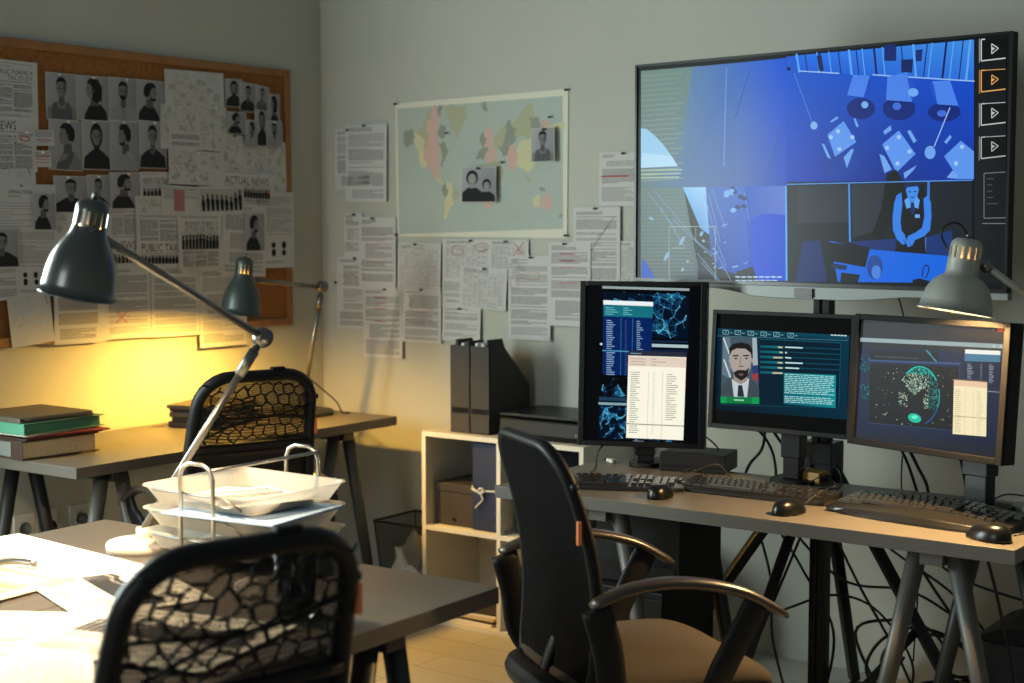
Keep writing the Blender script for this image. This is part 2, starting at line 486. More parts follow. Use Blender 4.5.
(2,1,120,175,245,8040,5046,110,-6,2,-97),
(2,1,60,110,220,9022,4956,129,-7,2,-102),
(2,1,60,110,220,10342,4700,137,-6,3,-87),
(0,1,92,150,240,6873,4273,7384,4634,7801,4040,7129,3654),
(0,1,92,150,240,8598,3947,9094,4301,9605,3658,9048,3174),
(0,1,92,150,240,10438,3570,10903,3960,11278,3668,11296,2957,10861,2965),
(0,1,110,165,240,6684,4047,6785,4010,7000,3605,6885,3642),
(0,1,110,165,240,7403,3627,7640,3849,7730,3846,7515,3327),
(0,1,110,165,240,7698,4685,7757,4696,7866,4462,7792,4446),
(0,1,110,165,240,6943,4634,7169,4776,7231,4720,7004,4612),
(0,1,110,165,240,8516,3691,8677,3622,8902,3261,8687,3169),
(0,1,110,165,240,9262,3157,9647,3352,9544,3214,9301,2996),
(0,1,110,165,240,9343,4272,9435,4300,9632,4006,9542,3946),
(0,1,110,165,240,8626,4301,8840,4453,8878,4323,8665,4203),
(0,1,110,165,240,10429,3946,10595,4127,10644,4063,10499,3893),
(0,1,110,165,240,10521,3003,10686,3188,10824,3091,10861,2965),
(2,1,160,200,250,7215,4358,68,-2,1,-59),
(2,1,160,200,250,7671,4176,67,-2,1,-59),
(2,1,160,200,250,7262,3862,69,-2,2,-60),
(2,1,160,200,250,6989,4202,69,-3,1,-60),
(2,1,160,200,250,9098,4122,64,-3,1,-58),
(2,1,160,200,250,9427,3727,63,-2,1,-57),
(2,1,160,200,250,9078,3418,64,-2,1,-58),
(2,1,160,200,250,8745,3845,65,-2,1,-58),
(2,1,160,200,250,10941,3803,60,-2,1,-56),
(2,1,160,200,250,10783,3373,61,-2,1,-57),
(1,1,80,140,235,5747,6067,6362,4660,20),
(2,1,130,180,240,6434,4550,117,-5,3,-113),
(1,1,150,190,240,10577,4844,10144,3830,31),
(2,1,110,165,240,10030,3683,159,-5,4,-177),
(2,1,10,20,60,5570,6194,64,-5,1,-54),
(0,5,18,22,34,24,30,40,20,24,34,10,14,26,8,12,24,5558,2913,11257,2926,11325,271,8612,172,5636,171),
(0,1,36,42,52,5897,2867,7533,2866,7591,1833,5954,1800),
(0,1,40,46,56,7681,2864,8768,2884,8581,1609,7747,1411),
(0,1,12,36,100,6120,1267,6697,1338,6948,152,5905,124),
(0,1,14,44,110,7639,1280,9084,1389,9057,1007,8304,1061),
(0,1,16,48,115,9954,1427,10715,1617,10745,937,9999,988),
(1,1,60,140,235,7592,2891,7654,1280,58),
(1,1,50,120,220,10008,2925,10010,2239,75),
(1,1,60,120,200,9954,1427,9964,1019,32),
(0,1,4,100,225,7002,1307,8303,1080,10812,926,10620,563,10017,210,7288,161),
(0,1,8,12,22,6949,1274,8287,1144,8153,587,7088,736),
(0,1,10,14,26,7395,427,7989,375,7920,153,7363,150),
(0,1,14,34,80,7051,683,7578,627,7543,496,7069,538),
(2,1,24,64,150,8444,593,245,5,7,-336),
(2,1,70,130,220,8490,465,144,3,4,-194),
(2,1,30,70,150,8426,773,187,3,3,-142),
(0,1,8,12,22,9601,275,9808,324,10154,239,10017,198,9603,186),
(1,1,8,14,30,9876,357,9898,578,31),
(1,1,8,14,30,9898,578,9972,687,31),
(1,1,8,14,30,9972,687,10062,644,32),
(1,1,8,14,30,10062,644,10065,519,31),
(1,1,8,14,30,10065,519,9980,329,31),
(0,1,8,9,14,8762,3138,9043,3258,9261,2907,9238,2371,8897,1865,8586,1353,8296,1415,8604,2185),
(0,1,10,12,20,9163,2593,9334,2798,9818,2816,9978,2427,9923,1865,9906,1426,9985,988,9056,1051,9139,1484,9086,1929),
(0,1,48,128,232,9072,2562,9211,2636,9247,2308,9201,1865,9234,1612,9350,1473,9325,1327,9228,1263,9099,1370,8980,1611,8958,1992,9006,2373),
(0,1,48,128,232,9868,2459,9976,2539,10089,2363,10112,1989,10080,1615,9919,1458,9645,1349,9566,1197,9441,1157,9368,1296,9434,1455,9641,1550,9845,1677,9906,1990),
(0,1,48,128,232,9189,1453,9293,1498,9380,1391,9355,1245,9257,1219),
(1,1,20,60,150,9296,1359,9383,1233,19),
(1,1,20,60,150,9466,1297,9538,1184,13),
(0,1,60,140,235,9321,2761,9347,2823,9694,2843,9737,2742,9674,2492,9539,2356,9411,2464),
(0,1,14,30,80,9310,2622,9291,2850,9748,2879,9753,2679,9681,2793,9376,2773),
(1,1,16,50,120,9421,2646,9504,2645,31),
(1,1,16,50,120,9574,2650,9657,2655,31),
(1,1,20,60,140,9494,2494,9605,2499,25),
(0,1,90,160,240,9300,2421,9410,2495,9533,2318,9674,2517,9759,2416,9723,2191,9555,2242,9375,2193),
(0,1,14,40,100,9497,2356,9594,2355,9627,2129,9547,2016,9488,2129),
(0,1,110,170,240,9629,2041,9768,2040,9770,1946,9632,1947),
(1,1,80,150,240,5558,2913,11257,2926,27),
(0,4,12,14,18,10,12,16,14,16,20,20,24,28,11223,6559,12082,6567,12254,214,11386,252),
(0,1,3,3,4,11421,6530,12070,6520,12084,6018,11435,5993),
(1,1,200,205,205,11408,6544,11422,5994,31),
(1,1,200,205,205,11422,5994,12084,6018,31),
(1,1,200,205,205,11408,6544,11513,6541,31),
(1,1,200,205,205,11355,6566,11371,5949,12),
(1,1,200,205,205,11699,6411,11884,6281,25),
(1,1,200,205,205,11884,6281,11706,6155,24),
(1,1,200,205,205,11706,6155,11699,6411,24),
(0,1,200,205,205,11714,6325,11800,6282,11716,6240),
(0,1,3,3,4,11442,5736,12091,5734,12105,5232,11456,5197),
(1,1,225,165,90,11429,5749,11443,5198,31),
(1,1,225,165,90,11443,5198,12105,5232,31),
(1,1,225,165,90,11429,5749,11534,5748,31),
(1,1,225,165,90,11376,5771,11392,5152,12),
(1,1,225,165,90,11429,5749,12091,5740,18),
(1,1,225,165,90,11720,5620,11905,5493,24),
(1,1,225,165,90,11905,5493,11727,5364,25),
(1,1,225,165,90,11727,5364,11720,5620,24),
(0,1,225,165,90,11735,5534,11821,5492,11737,5449),
(0,1,3,3,4,11465,4878,12114,4886,12128,4383,11479,4338),
(1,1,190,195,195,11451,4891,11465,4339,30),
(1,1,190,195,195,11465,4339,12128,4383,31),
(1,1,190,195,195,11451,4891,11556,4892,30),
(1,1,190,195,195,11398,4913,11414,4292,13),
(1,1,190,195,195,11451,4891,12114,4893,18),
(1,1,190,195,195,11742,4766,11928,4641,24),
(1,1,190,195,195,11928,4641,11749,4510,24),
(1,1,190,195,195,11749,4510,11742,4766,25),
(0,1,190,195,195,11758,4680,11843,4639,11760,4594),
(0,1,3,3,4,11487,4018,12137,4036,12151,3531,11501,3477),
(1,1,175,180,180,11473,4031,11488,3477,30),
(1,1,175,180,180,11488,3477,12151,3531,31),
(1,1,175,180,180,11473,4031,11579,4033,30),
(1,1,175,180,180,11420,4052,11436,3429,13),
(1,1,175,180,180,11473,4031,12137,4042,18),
(1,1,175,180,180,11765,3910,11950,3788,24),
(1,1,175,180,180,11950,3788,11772,3653,25),
(1,1,175,180,180,11772,3653,11765,3910,25),
(0,1,175,180,180,11780,3824,11866,3784,11783,3738),
(1,1,120,128,130,11577,3093,12162,3117,18),
(1,1,120,128,130,11577,3093,11607,1933,18),
(1,1,120,128,130,11607,1933,12194,1944,19),
(1,1,120,128,130,11558,1797,12198,1797,19),
(1,1,80,86,88,11660,2950,11845,2952,19),
(1,1,80,86,88,11664,2790,11810,2794,19),
(1,1,80,86,88,11668,2630,11813,2634,19),
(1,1,80,86,88,11672,2469,11847,2474,18),
(1,1,80,86,88,11676,2309,11984,2313,18),
]
TV_SIZE=(1.2280,0.6690)
MON_TALL_AT=(-2.4540,3.7920,0.8080,0.3795,0.0785,0.3833,0.4940)
MON_TALL_ART=[
(0,1,4,5,8,663,4809,3294,4763,3215,228,610,195),
(0,1,2,16,34,685,4625,3280,4544,3268,3243,664,3287),
(0,1,2,14,30,609,1210,1476,1216,3197,237,609,213),
(5,1,0,0,0,740,3224,3242,4635,210,3),
(5,1,0,0,0,647,214,1468,1179,110,5),
(5,1,0,0,0,1635,174,2830,306,16,8),
(5,1,0,0,0,641,1488,1451,2061,34,9),
(0,1,150,165,165,663,4791,3276,4744,3277,4672,664,4717),
(0,1,6,34,92,708,3888,2194,3855,2171,2124,713,2135),
(0,1,22,110,125,702,4238,2206,4202,2194,3855,708,3888),
(0,1,235,242,242,699,4367,2203,4331,2206,4202,702,4238),
(1,1,120,200,205,769,4147,1002,4141,19),
(1,1,120,200,205,1300,4145,1467,4138,19),
(1,1,120,200,205,770,4082,1078,4077,18),
(1,1,120,200,205,1301,4080,1580,4075,18),
(1,1,120,200,205,771,4018,1154,4014,19),
(1,1,120,200,205,1303,4016,1470,4009,18),
(1,1,120,200,205,772,3953,1006,3947,18),
(1,1,120,200,205,1304,3952,1582,3946,19),
(1,1,150,185,215,804,3760,954,3759,22),
(1,1,140,175,205,1716,3747,1813,3743,23),
(1,1,70,110,160,1363,3759,1419,3760,14),
(1,1,150,185,215,805,3696,1000,3695,23),
(1,1,140,175,205,1717,3682,1837,3679,22),
(1,1,70,110,160,1364,3695,1420,3696,15),
(1,1,150,185,215,807,3631,1068,3632,22),
(1,1,140,175,205,1718,3618,1824,3614,22),
(1,1,70,110,160,1366,3631,1421,3632,15),
(1,1,150,185,215,808,3567,1008,3566,23),
(1,1,140,175,205,1719,3554,1898,3551,22),
(1,1,70,110,160,1367,3566,1423,3567,14),
(1,1,150,185,215,809,3502,993,3501,22),
(1,1,140,175,205,1721,3490,1923,3488,22),
(1,1,70,110,160,1368,3502,1424,3503,15),
(1,1,150,185,215,810,3438,1003,3437,23),
(1,1,140,175,205,1722,3426,1841,3422,23),
(1,1,70,110,160,1369,3438,1425,3439,15),
(1,1,150,185,215,812,3373,996,3373,22),
(1,1,140,175,205,1723,3361,1820,3357,22),
(1,1,70,110,160,1371,3374,1426,3374,15),
(1,1,150,185,215,813,3308,998,3308,22),
(1,1,140,175,205,1724,3297,1844,3294,22),
(1,1,70,110,160,1372,3309,1427,3310,15),
(1,1,150,185,215,814,3244,1061,3245,22),
(1,1,140,175,205,1726,3233,1910,3231,22),
(1,1,70,110,160,1373,3245,1429,3246,15),
(1,1,150,185,215,815,3179,1011,3179,22),
(1,1,140,175,205,1727,3169,1823,3165,22),
(1,1,70,110,160,1374,3181,1430,3182,15),
(1,1,150,185,215,816,3115,980,3114,22),
(1,1,140,175,205,1728,3105,1847,3101,23),
(1,1,70,110,160,1375,3116,1431,3117,14),
(1,1,150,185,215,818,3050,976,3050,22),
(1,1,140,175,205,1729,3040,1847,3037,22),
(1,1,70,110,160,1377,3052,1432,3053,15),
(1,1,150,185,215,819,2986,1063,2987,22),
(1,1,140,175,205,1730,2976,1839,2973,22),
(1,1,70,110,160,1378,2988,1434,2989,15),
(1,1,150,185,215,820,2921,958,2920,22),
(1,1,140,175,205,1732,2912,1927,2910,22),
(1,1,70,110,160,1379,2923,1435,2924,14),
(1,1,150,185,215,821,2857,1026,2857,22),
(1,1,70,110,160,1380,2859,1436,2860,15),
(1,1,150,185,215,823,2792,1083,2794,22),
(1,1,70,110,160,1381,2795,1437,2796,15),
(1,1,150,185,215,824,2728,1007,2728,22),
(1,1,70,110,160,1383,2730,1438,2731,14),
(1,1,150,185,215,825,2663,1073,2665,22),
(1,1,70,110,160,1384,2666,1440,2667,15),
(1,1,150,185,215,826,2599,1042,2600,22),
(1,1,70,110,160,1385,2602,1441,2603,15),
(1,1,150,185,215,827,2534,1061,2536,22),
(1,1,70,110,160,1386,2537,1442,2539,14),
(1,1,150,185,215,829,2470,1057,2471,22),
(1,1,70,110,160,1388,2473,1443,2474,15),
(1,1,150,185,215,830,2405,1025,2406,22),
(1,1,70,110,160,1389,2409,1444,2410,15),
(1,1,150,185,215,831,2341,974,2341,22),
(1,1,70,110,160,1390,2344,1446,2346,14),
(1,1,150,185,215,832,2276,991,2276,22),
(1,1,70,110,160,1391,2280,1447,2281,15),
(1,1,150,185,215,834,2212,1078,2214,22),
(1,1,70,110,160,1392,2216,1448,2217,15),
(1,1,150,185,215,835,2147,1083,2150,22),
(1,1,70,110,160,1394,2152,1449,2153,15),
(1,1,80,160,190,700,2855,2195,2830,28),
(1,1,60,150,180,1250,3822,1264,2130,9),
(1,1,60,150,180,1603,3827,1598,2138,9),
(0,1,170,195,200,2190,3086,3271,3070,3273,2979,2192,2994),
(0,1,14,34,60,2188,3196,3269,3188,3270,3124,2189,3122),
(0,1,12,26,50,2193,2939,3274,2924,3277,2779,2196,2793),
(0,1,30,60,84,623,1469,1463,1455,1465,1345,625,1358),
(0,1,130,165,175,608,1302,1466,1299,1467,1225,609,1228),
(0,1,250,246,226,1492,2815,3223,2723,3179,245,1467,260),
(0,1,40,44,60,1491,2870,3221,2850,3223,2705,1494,2723),
(0,1,226,208,190,1495,2705,3214,2686,3211,2395,1482,2411),
(1,1,120,150,170,1549,2789,1882,2787,28),
(1,1,160,140,130,1552,2633,2014,2624,19),
(1,1,160,140,130,2180,2628,2328,2622,18),
(1,1,160,140,130,1553,2550,2016,2542,18),
(1,1,160,140,130,2182,2546,2605,2546,19),
(1,1,160,140,130,1555,2468,2017,2460,19),
(1,1,160,140,130,2183,2463,2331,2457,18),
(1,1,120,120,112,1569,2229,1863,2231,18),
(1,1,150,150,140,2243,2217,2308,2217,11),
(1,1,120,120,112,2648,2181,2826,2180,18),
(1,1,120,120,112,1568,2165,1823,2165,19),
(1,1,150,150,140,2243,2153,2307,2153,11),
(1,1,120,120,112,2648,2117,2944,2119,18),
(1,1,120,120,112,1567,2101,1820,2101,19),
(1,1,150,150,140,2242,2089,2306,2089,11),
(1,1,120,120,112,2647,2053,2947,2055,18),
(1,1,120,120,112,1566,2036,1802,2036,18),
(1,1,150,150,140,2241,2025,2306,2025,11),
(1,1,120,120,112,2646,1990,2906,1991,19),
(1,1,120,120,112,1565,1972,1825,1973,18),
(1,1,150,150,140,2241,1961,2305,1961,11),
(1,1,120,120,112,2646,1926,2806,1924,19),
(1,1,120,120,112,1564,1908,1859,1910,19),
(1,1,150,150,140,2240,1897,2305,1897,11),
(1,1,120,120,112,2645,1862,2982,1865,19),
(1,1,120,120,112,1564,1843,1733,1842,18),
(1,1,150,150,140,2239,1833,2304,1833,11),
(1,1,120,120,112,2644,1798,2985,1801,19),
(1,1,120,120,112,1563,1779,1864,1781,18),
(1,1,150,150,140,2239,1769,2303,1769,11),
(1,1,120,120,112,2644,1734,2907,1735,18),
(1,1,120,120,112,1562,1715,1728,1714,19),
(1,1,150,150,140,2238,1705,2303,1705,11),
(1,1,120,120,112,2643,1670,2965,1673,18),
(1,1,120,120,112,1561,1650,1739,1650,18),
(1,1,150,150,140,2238,1641,2302,1641,11),
(1,1,120,120,112,2643,1606,2982,1610,18),
(1,1,120,120,112,1560,1586,1818,1587,18),
(1,1,150,150,140,2237,1577,2301,1577,11),
(1,1,120,120,112,2642,1542,2749,1539,18),
(1,1,120,120,112,1559,1522,1744,1521,19),
(1,1,150,150,140,2236,1513,2301,1513,11),
(1,1,120,120,112,2641,1478,2896,1480,18),
(1,1,120,120,112,1559,1457,1803,1459,18),
(1,1,150,150,140,2236,1449,2300,1449,11),
(1,1,120,120,112,2641,1414,2924,1416,18),
(1,1,120,120,112,1558,1393,1855,1396,18),
(1,1,150,150,140,2235,1384,2299,1384,10),
(1,1,120,120,112,2640,1350,2788,1349,18),
(1,1,120,120,112,1557,1329,1718,1328,19),
(1,1,150,150,140,2234,1320,2299,1320,11),
(1,1,120,120,112,2639,1286,2967,1290,18),
(1,1,120,120,112,1556,1265,1718,1264,19),
(1,1,150,150,140,2234,1256,2298,1256,11),
(1,1,120,120,112,2639,1222,2955,1226,18),
(1,1,120,120,112,1555,1200,1733,1200,18),
(1,1,150,150,140,2233,1192,2298,1192,11),
(1,1,120,120,112,2638,1158,2937,1162,18),
(1,1,120,120,112,1555,1136,1831,1138,18),
(1,1,150,150,140,2233,1128,2297,1128,11),
(1,1,120,120,112,2638,1094,2954,1098,18),
(1,1,120,120,112,1554,1072,1796,1073,19),
(1,1,150,150,140,2232,1064,2296,1064,11),
(1,1,120,120,112,2637,1030,2954,1034,18),
(1,1,120,120,112,1553,1007,1744,1007,18),
(1,1,150,150,140,2231,1000,2296,1000,11),
(1,1,120,120,112,2636,966,2900,969,18),
(1,1,120,120,112,1552,943,1762,944,18),
(1,1,150,150,140,2231,936,2295,936,11),
(1,1,120,120,112,2636,902,2956,907,18),
(1,1,120,120,112,1551,879,1827,881,19),
(1,1,150,150,140,2230,872,2294,872,11),
(1,1,120,120,112,2635,839,2848,840,19),
(1,1,120,120,112,1550,814,1790,816,18),
(1,1,150,150,140,2229,808,2294,808,11),
(1,1,120,120,112,1550,750,1715,750,18),
(1,1,150,150,140,2229,744,2293,744,11),
(1,1,120,120,112,1549,686,1716,685,19),
(1,1,150,150,140,2228,680,2293,680,11),
(1,1,120,120,112,1548,621,1798,624,18),
(1,1,150,150,140,2227,615,2292,616,11),
(1,1,120,120,112,1547,557,1782,559,18),
(1,1,150,150,140,2227,551,2291,552,11),
(1,1,120,120,112,1546,493,1837,497,19),
(1,1,150,150,140,2226,487,2291,488,11),
(1,1,120,120,112,1545,428,1798,431,18),
(1,1,150,150,140,2226,423,2290,423,11),
(1,1,170,168,150,2113,2260,2096,281,9),
(1,1,170,168,150,2537,2252,2519,259,9),
(1,1,120,120,110,1477,683,3189,664,27),
(1,1,100,110,120,1682,176,2005,178,28),
(2,1,200,225,240,659,3047,37,1,0,-36),
]
MON_MID_AT=(-2.0440,3.8500,0.8880,-0.0158,0.0803,0.4421,0.3390)
MON_MID_ART=[
(0,1,8,9,10,111,3238,4198,3285,4214,152,173,69),
(0,4,5,38,58,6,50,72,5,44,62,4,22,36,89,2858,4184,2825,4212,540,191,513),
(0,4,8,60,80,8,72,92,8,58,76,6,42,58,89,2858,4184,2825,4140,2704,100,2656),
(1,1,150,200,205,305,2813,489,2808,13),
(1,1,150,200,205,311,2700,495,2695,13),
(1,1,150,200,205,305,2813,311,2700,13),
(1,1,150,200,205,489,2808,495,2695,13),
(1,1,150,200,205,366,2727,434,2780,12),
(1,1,120,180,190,535,2747,619,2744,19),
(1,1,150,200,205,693,2814,875,2809,13),
(1,1,150,200,205,699,2701,881,2697,12),
(1,1,150,200,205,693,2814,699,2701,13),
(1,1,150,200,205,875,2809,881,2697,13),
(1,1,150,200,205,753,2729,820,2781,13),
(1,1,120,180,190,920,2748,1004,2746,18),
(1,1,150,200,205,1104,2815,1284,2810,13),
(1,1,150,200,205,1110,2703,1290,2698,13),
(1,1,150,200,205,1104,2815,1110,2703,13),
(1,1,150,200,205,1284,2810,1290,2698,13),
(1,1,150,200,205,1164,2730,1230,2783,13),
(1,1,120,180,190,1329,2750,1411,2747,19),
(1,1,150,200,205,1511,2815,1689,2811,12),
(1,1,150,200,205,1517,2704,1695,2700,12),
(1,1,150,200,205,1511,2815,1517,2704,12),
(1,1,150,200,205,1689,2811,1695,2700,13),
(1,1,150,200,205,1570,2731,1636,2784,12),
(1,1,120,180,190,1733,2751,1815,2748,19),
(1,1,150,200,205,1906,2816,2082,2812,12),
(1,1,150,200,205,1912,2706,2088,2701,13),
(1,1,150,200,205,1906,2816,1912,2706,12),
(1,1,150,200,205,2082,2812,2088,2701,13),
(1,1,150,200,205,1965,2733,2030,2785,13),
(1,1,120,180,190,2126,2752,2207,2749,18),
(1,1,150,200,205,2344,2817,2518,2813,12),
(1,1,150,200,205,2350,2707,2524,2703,12),
(1,1,150,200,205,2344,2817,2350,2707,12),
(1,1,150,200,205,2518,2813,2524,2703,13),
(1,1,150,200,205,2402,2734,2466,2786,12),
(1,1,120,180,190,2561,2753,2641,2751,18),
(1,1,200,225,228,3633,2819,3711,2816,30),
(1,1,200,225,228,3730,2818,3808,2815,30),
(1,1,200,225,228,3827,2817,3904,2815,29),
(1,1,200,225,228,3923,2817,4000,2814,30),
(1,1,200,225,228,4019,2816,4096,2814,29),
(1,1,90,150,160,101,2637,4141,2686,9),
(0,1,66,84,96,301,2627,1390,2639,1574,801,349,739),
(0,1,96,116,130,330,2616,549,2613,650,1426,348,1533),
(3,1,205,220,225,347,2566,30,30),
(3,1,205,220,225,371,2516,30,30),
(3,1,205,220,225,395,2465,30,30),
(3,1,205,220,225,419,2415,30,30),
(3,1,205,220,225,443,2364,30,30),
(3,1,205,220,225,467,2314,30,30),
(3,1,205,220,225,491,2264,30,30),
(3,1,205,220,225,515,2213,29,30),
(3,1,205,220,225,539,2163,29,30),
(3,1,205,220,225,563,2113,29,30),
(3,1,205,220,225,587,2062,29,30),
(3,1,205,220,225,611,2012,29,30),
(3,1,205,220,225,395,1949,30,30),
(3,1,205,220,225,419,1899,30,30),
(3,1,205,220,225,443,1849,30,31),
(3,1,205,220,225,467,1798,30,30),
(3,1,205,220,225,491,1748,30,30),
(3,1,205,220,225,515,1698,30,30),
(3,1,205,220,225,539,1648,30,30),
(3,1,205,220,225,563,1598,30,30),
(3,1,205,220,225,587,1548,30,31),
(3,1,205,220,225,611,1497,30,30),
(0,1,160,175,180,1252,2633,1390,2639,1475,1849,1324,1840),
(0,1,150,60,66,1283,1589,1485,1663,1513,1404,1317,1467),
(0,1,40,60,110,1296,1839,1473,1873,1486,1651,1309,1603),
(0,1,62,72,80,341,1155,647,1488,1238,1524,1543,1233,1574,801,349,739),
(0,1,190,202,208,664,1439,923,1305,1219,1492,1181,922,762,931),
(0,1,38,44,52,884,1265,1009,1273,1097,942,874,939),
(0,1,150,140,132,706,1680,1158,1706,1154,1407,966,1289,737,1381),
(0,1,168,158,150,584,2113,635,2335,911,2411,1199,2344,1254,2098,1245,1774,1146,1550,958,1432,757,1526,617,1769),
(0,1,26,24,24,559,2048,531,2298,651,2430,913,2492,1166,2442,1284,2304,1285,2037,1221,2208,1055,2312,777,2310,620,2227),
(0,1,34,30,30,631,1770,710,1618,812,1674,943,1706,1083,1689,1203,1784,1161,1532,974,1396,773,1496),
(0,1,120,92,88,866,1589,1046,1600,1007,1548,910,1542),
(1,1,30,26,26,819,1674,1069,1689,37),
(1,1,28,24,24,655,2091,851,2108,37),
(2,1,40,36,36,758,2021,55,3,1,-25),
(3,1,205,205,205,723,2019,14,12),
(1,1,28,24,24,990,2109,1184,2125,38),
(2,1,40,36,36,1091,2039,56,3,2,-25),
(3,1,205,205,205,1057,2037,14,12),
(1,1,120,108,100,923,2055,908,1829,25),
(1,1,96,84,78,868,1802,1021,1811,31),
(2,1,160,150,142,579,1949,35,2,4,-75),
(2,1,160,150,142,1288,1987,35,2,4,-74),
(0,1,10,120,62,340,902,1565,961,1575,776,351,714),
(0,1,12,150,80,340,902,538,910,534,727,351,714),
(0,1,12,150,80,1345,952,1565,961,1575,776,1342,766),
(1,1,150,210,180,767,838,1088,847,38),
(0,1,5,30,46,1501,2619,3941,2611,3972,851,1604,753),
(1,1,20,100,120,1502,2607,3941,2611,13),
(1,1,20,100,120,3941,2611,3972,851,12),
(1,1,14,80,96,353,676,3909,834,12),
(0,4,10,84,100,12,110,124,12,110,124,10,84,100,1511,2434,2231,2444,2234,2376,1515,2366),
(1,1,210,195,150,2064,2405,2206,2406,37),
(1,1,10,70,88,2272,2427,3924,2436,30),
(1,1,190,225,225,2286,2416,2818,2423,37),
(0,4,10,84,100,12,110,124,12,110,124,10,84,100,1519,2288,2238,2300,2242,2233,1523,2220),
(1,1,210,195,150,2119,2263,2214,2262,37),
(1,1,10,70,88,2280,2284,3932,2296,31),
(1,1,190,225,225,2294,2272,2348,2256,37),
(0,4,10,84,100,12,110,124,12,110,124,10,84,100,1527,2143,2246,2156,2250,2089,1531,2075),
(1,1,210,195,150,1938,2109,2221,2118,37),
(1,1,10,70,88,2288,2140,3940,2155,31),
(1,1,190,225,225,2302,2128,2489,2120,36),
(0,4,10,84,100,12,110,124,12,110,124,10,84,100,1535,1998,2254,2012,2258,1945,1539,1930),
(1,1,210,195,150,2081,1972,2229,1974,37),
(1,1,10,70,88,2295,1996,3947,2015,30),
(1,1,190,225,225,2309,1985,2842,1996,37),
(0,4,10,84,100,12,110,124,12,110,124,10,84,100,1543,1853,2262,1868,2266,1801,1547,1785),
(1,1,210,195,150,2089,1828,2237,1830,37),
(1,1,10,70,88,2303,1852,3955,1874,30),
(1,1,190,225,225,2317,1841,2744,1847,37),
(0,4,10,84,100,12,110,124,12,110,124,10,84,100,1551,1707,2270,1725,2274,1657,1555,1639),
(1,1,210,195,150,1935,1674,2245,1686,37),
(0,4,10,110,122,14,140,150,14,135,145,8,90,104,2284,1710,3847,1730,3883,832,2319,829),
(1,1,170,225,225,2314,1663,2421,1664,22),
(1,1,170,225,225,2447,1665,2613,1667,22),
(1,1,170,225,225,2640,1667,2769,1669,21),
(1,1,170,225,225,2796,1670,2850,1670,22),
(1,1,170,225,225,2877,1671,3051,1673,22),
(1,1,170,225,225,3077,1673,3249,1676,21),
(1,1,170,225,225,3275,1676,3339,1677,21),
(1,1,170,225,225,3365,1677,3495,1679,21),
(1,1,170,225,225,3521,1680,3627,1681,22),
(1,1,170,225,225,3653,1681,3798,1683,21),
(1,1,170,225,225,2316,1612,2405,1613,22),
(1,1,170,225,225,2431,1613,2556,1615,22),
(1,1,170,225,225,2583,1615,2777,1618,21),
(1,1,170,225,225,2804,1619,2870,1620,22),
(1,1,170,225,225,2897,1620,2966,1621,22),
(1,1,170,225,225,2992,1621,3135,1623,21),
(1,1,170,225,225,3161,1624,3340,1626,22),
(1,1,170,225,225,3366,1627,3492,1629,22),
(1,1,170,225,225,3518,1629,3631,1631,22),
(1,1,170,225,225,3657,1631,3801,1633,22),
(1,1,170,225,225,2319,1560,2383,1561,22),
(1,1,170,225,225,2410,1562,2592,1564,22),
(1,1,170,225,225,2619,1565,2701,1566,22),
(1,1,170,225,225,2727,1566,2824,1568,21),
(1,1,170,225,225,2851,1568,3025,1571,22),
(1,1,170,225,225,3051,1571,3165,1573,21),
(1,1,170,225,225,3191,1574,3358,1576,22),
(1,1,170,225,225,3384,1576,3460,1578,21),
(1,1,170,225,225,3486,1578,3662,1581,22),
(1,1,170,225,225,3688,1581,3764,1582,21),
(1,1,170,225,225,2322,1509,2448,1511,22),
(1,1,170,225,225,2475,1511,2578,1513,22),
(1,1,170,225,225,2605,1513,2737,1516,22),
(1,1,170,225,225,2764,1516,2948,1519,22),
(1,1,170,225,225,2974,1519,3130,1522,21),
(1,1,170,225,225,3156,1522,3209,1523,22),
(1,1,170,225,225,3235,1523,3332,1525,21),
(1,1,170,225,225,3358,1525,3488,1528,21),
(1,1,170,225,225,3514,1528,3635,1530,22),
(1,1,170,225,225,3661,1530,3806,1533,21),
(1,1,170,225,225,2325,1458,2390,1459,22),
(1,1,170,225,225,2416,1459,2506,1461,22),
(1,1,170,225,225,2533,1461,2710,1464,22),
(1,1,170,225,225,2736,1464,2841,1466,21),
(1,1,170,225,225,2868,1467,3032,1469,22),
(1,1,170,225,225,3058,1470,3252,1473,22),
(1,1,170,225,225,3279,1473,3421,1476,21),
(1,1,170,225,225,3447,1476,3595,1479,21),
(1,1,170,225,225,3621,1479,3759,1482,21),
(1,1,170,225,225,2328,1406,2516,1409,22),
(1,1,170,225,225,2542,1410,2664,1412,22),
(1,1,170,225,225,2690,1413,2876,1416,22),
(1,1,170,225,225,2903,1416,3000,1418,22),
(1,1,170,225,225,3026,1418,3204,1421,21),
(1,1,170,225,225,3230,1422,3395,1425,22),
(1,1,170,225,225,3421,1425,3560,1428,21),
(1,1,170,225,225,3586,1428,3701,1430,21),
(1,1,170,225,225,3727,1431,3798,1432,22),
(1,1,170,225,225,2331,1355,2438,1357,22),
(1,1,170,225,225,2464,1357,2615,1360,22),
(1,1,170,225,225,2641,1361,2714,1362,22),
(1,1,170,225,225,2740,1362,2805,1363,22),
(1,1,170,225,225,2832,1364,2906,1365,22),
(1,1,170,225,225,2932,1366,3102,1369,22),
(1,1,170,225,225,3128,1369,3206,1371,21),
(1,1,170,225,225,3232,1371,3414,1375,21),
(1,1,170,225,225,3440,1375,3545,1377,22),
(1,1,170,225,225,3571,1377,3704,1380,21),
(1,1,170,225,225,2333,1304,2478,1306,22),
(1,1,170,225,225,2505,1307,2572,1308,22),
(1,1,170,225,225,2599,1309,2711,1311,22),
(1,1,170,225,225,2737,1311,2926,1315,22),
(1,1,170,225,225,2953,1315,3031,1317,22),
(1,1,170,225,225,3058,1317,3204,1320,22),
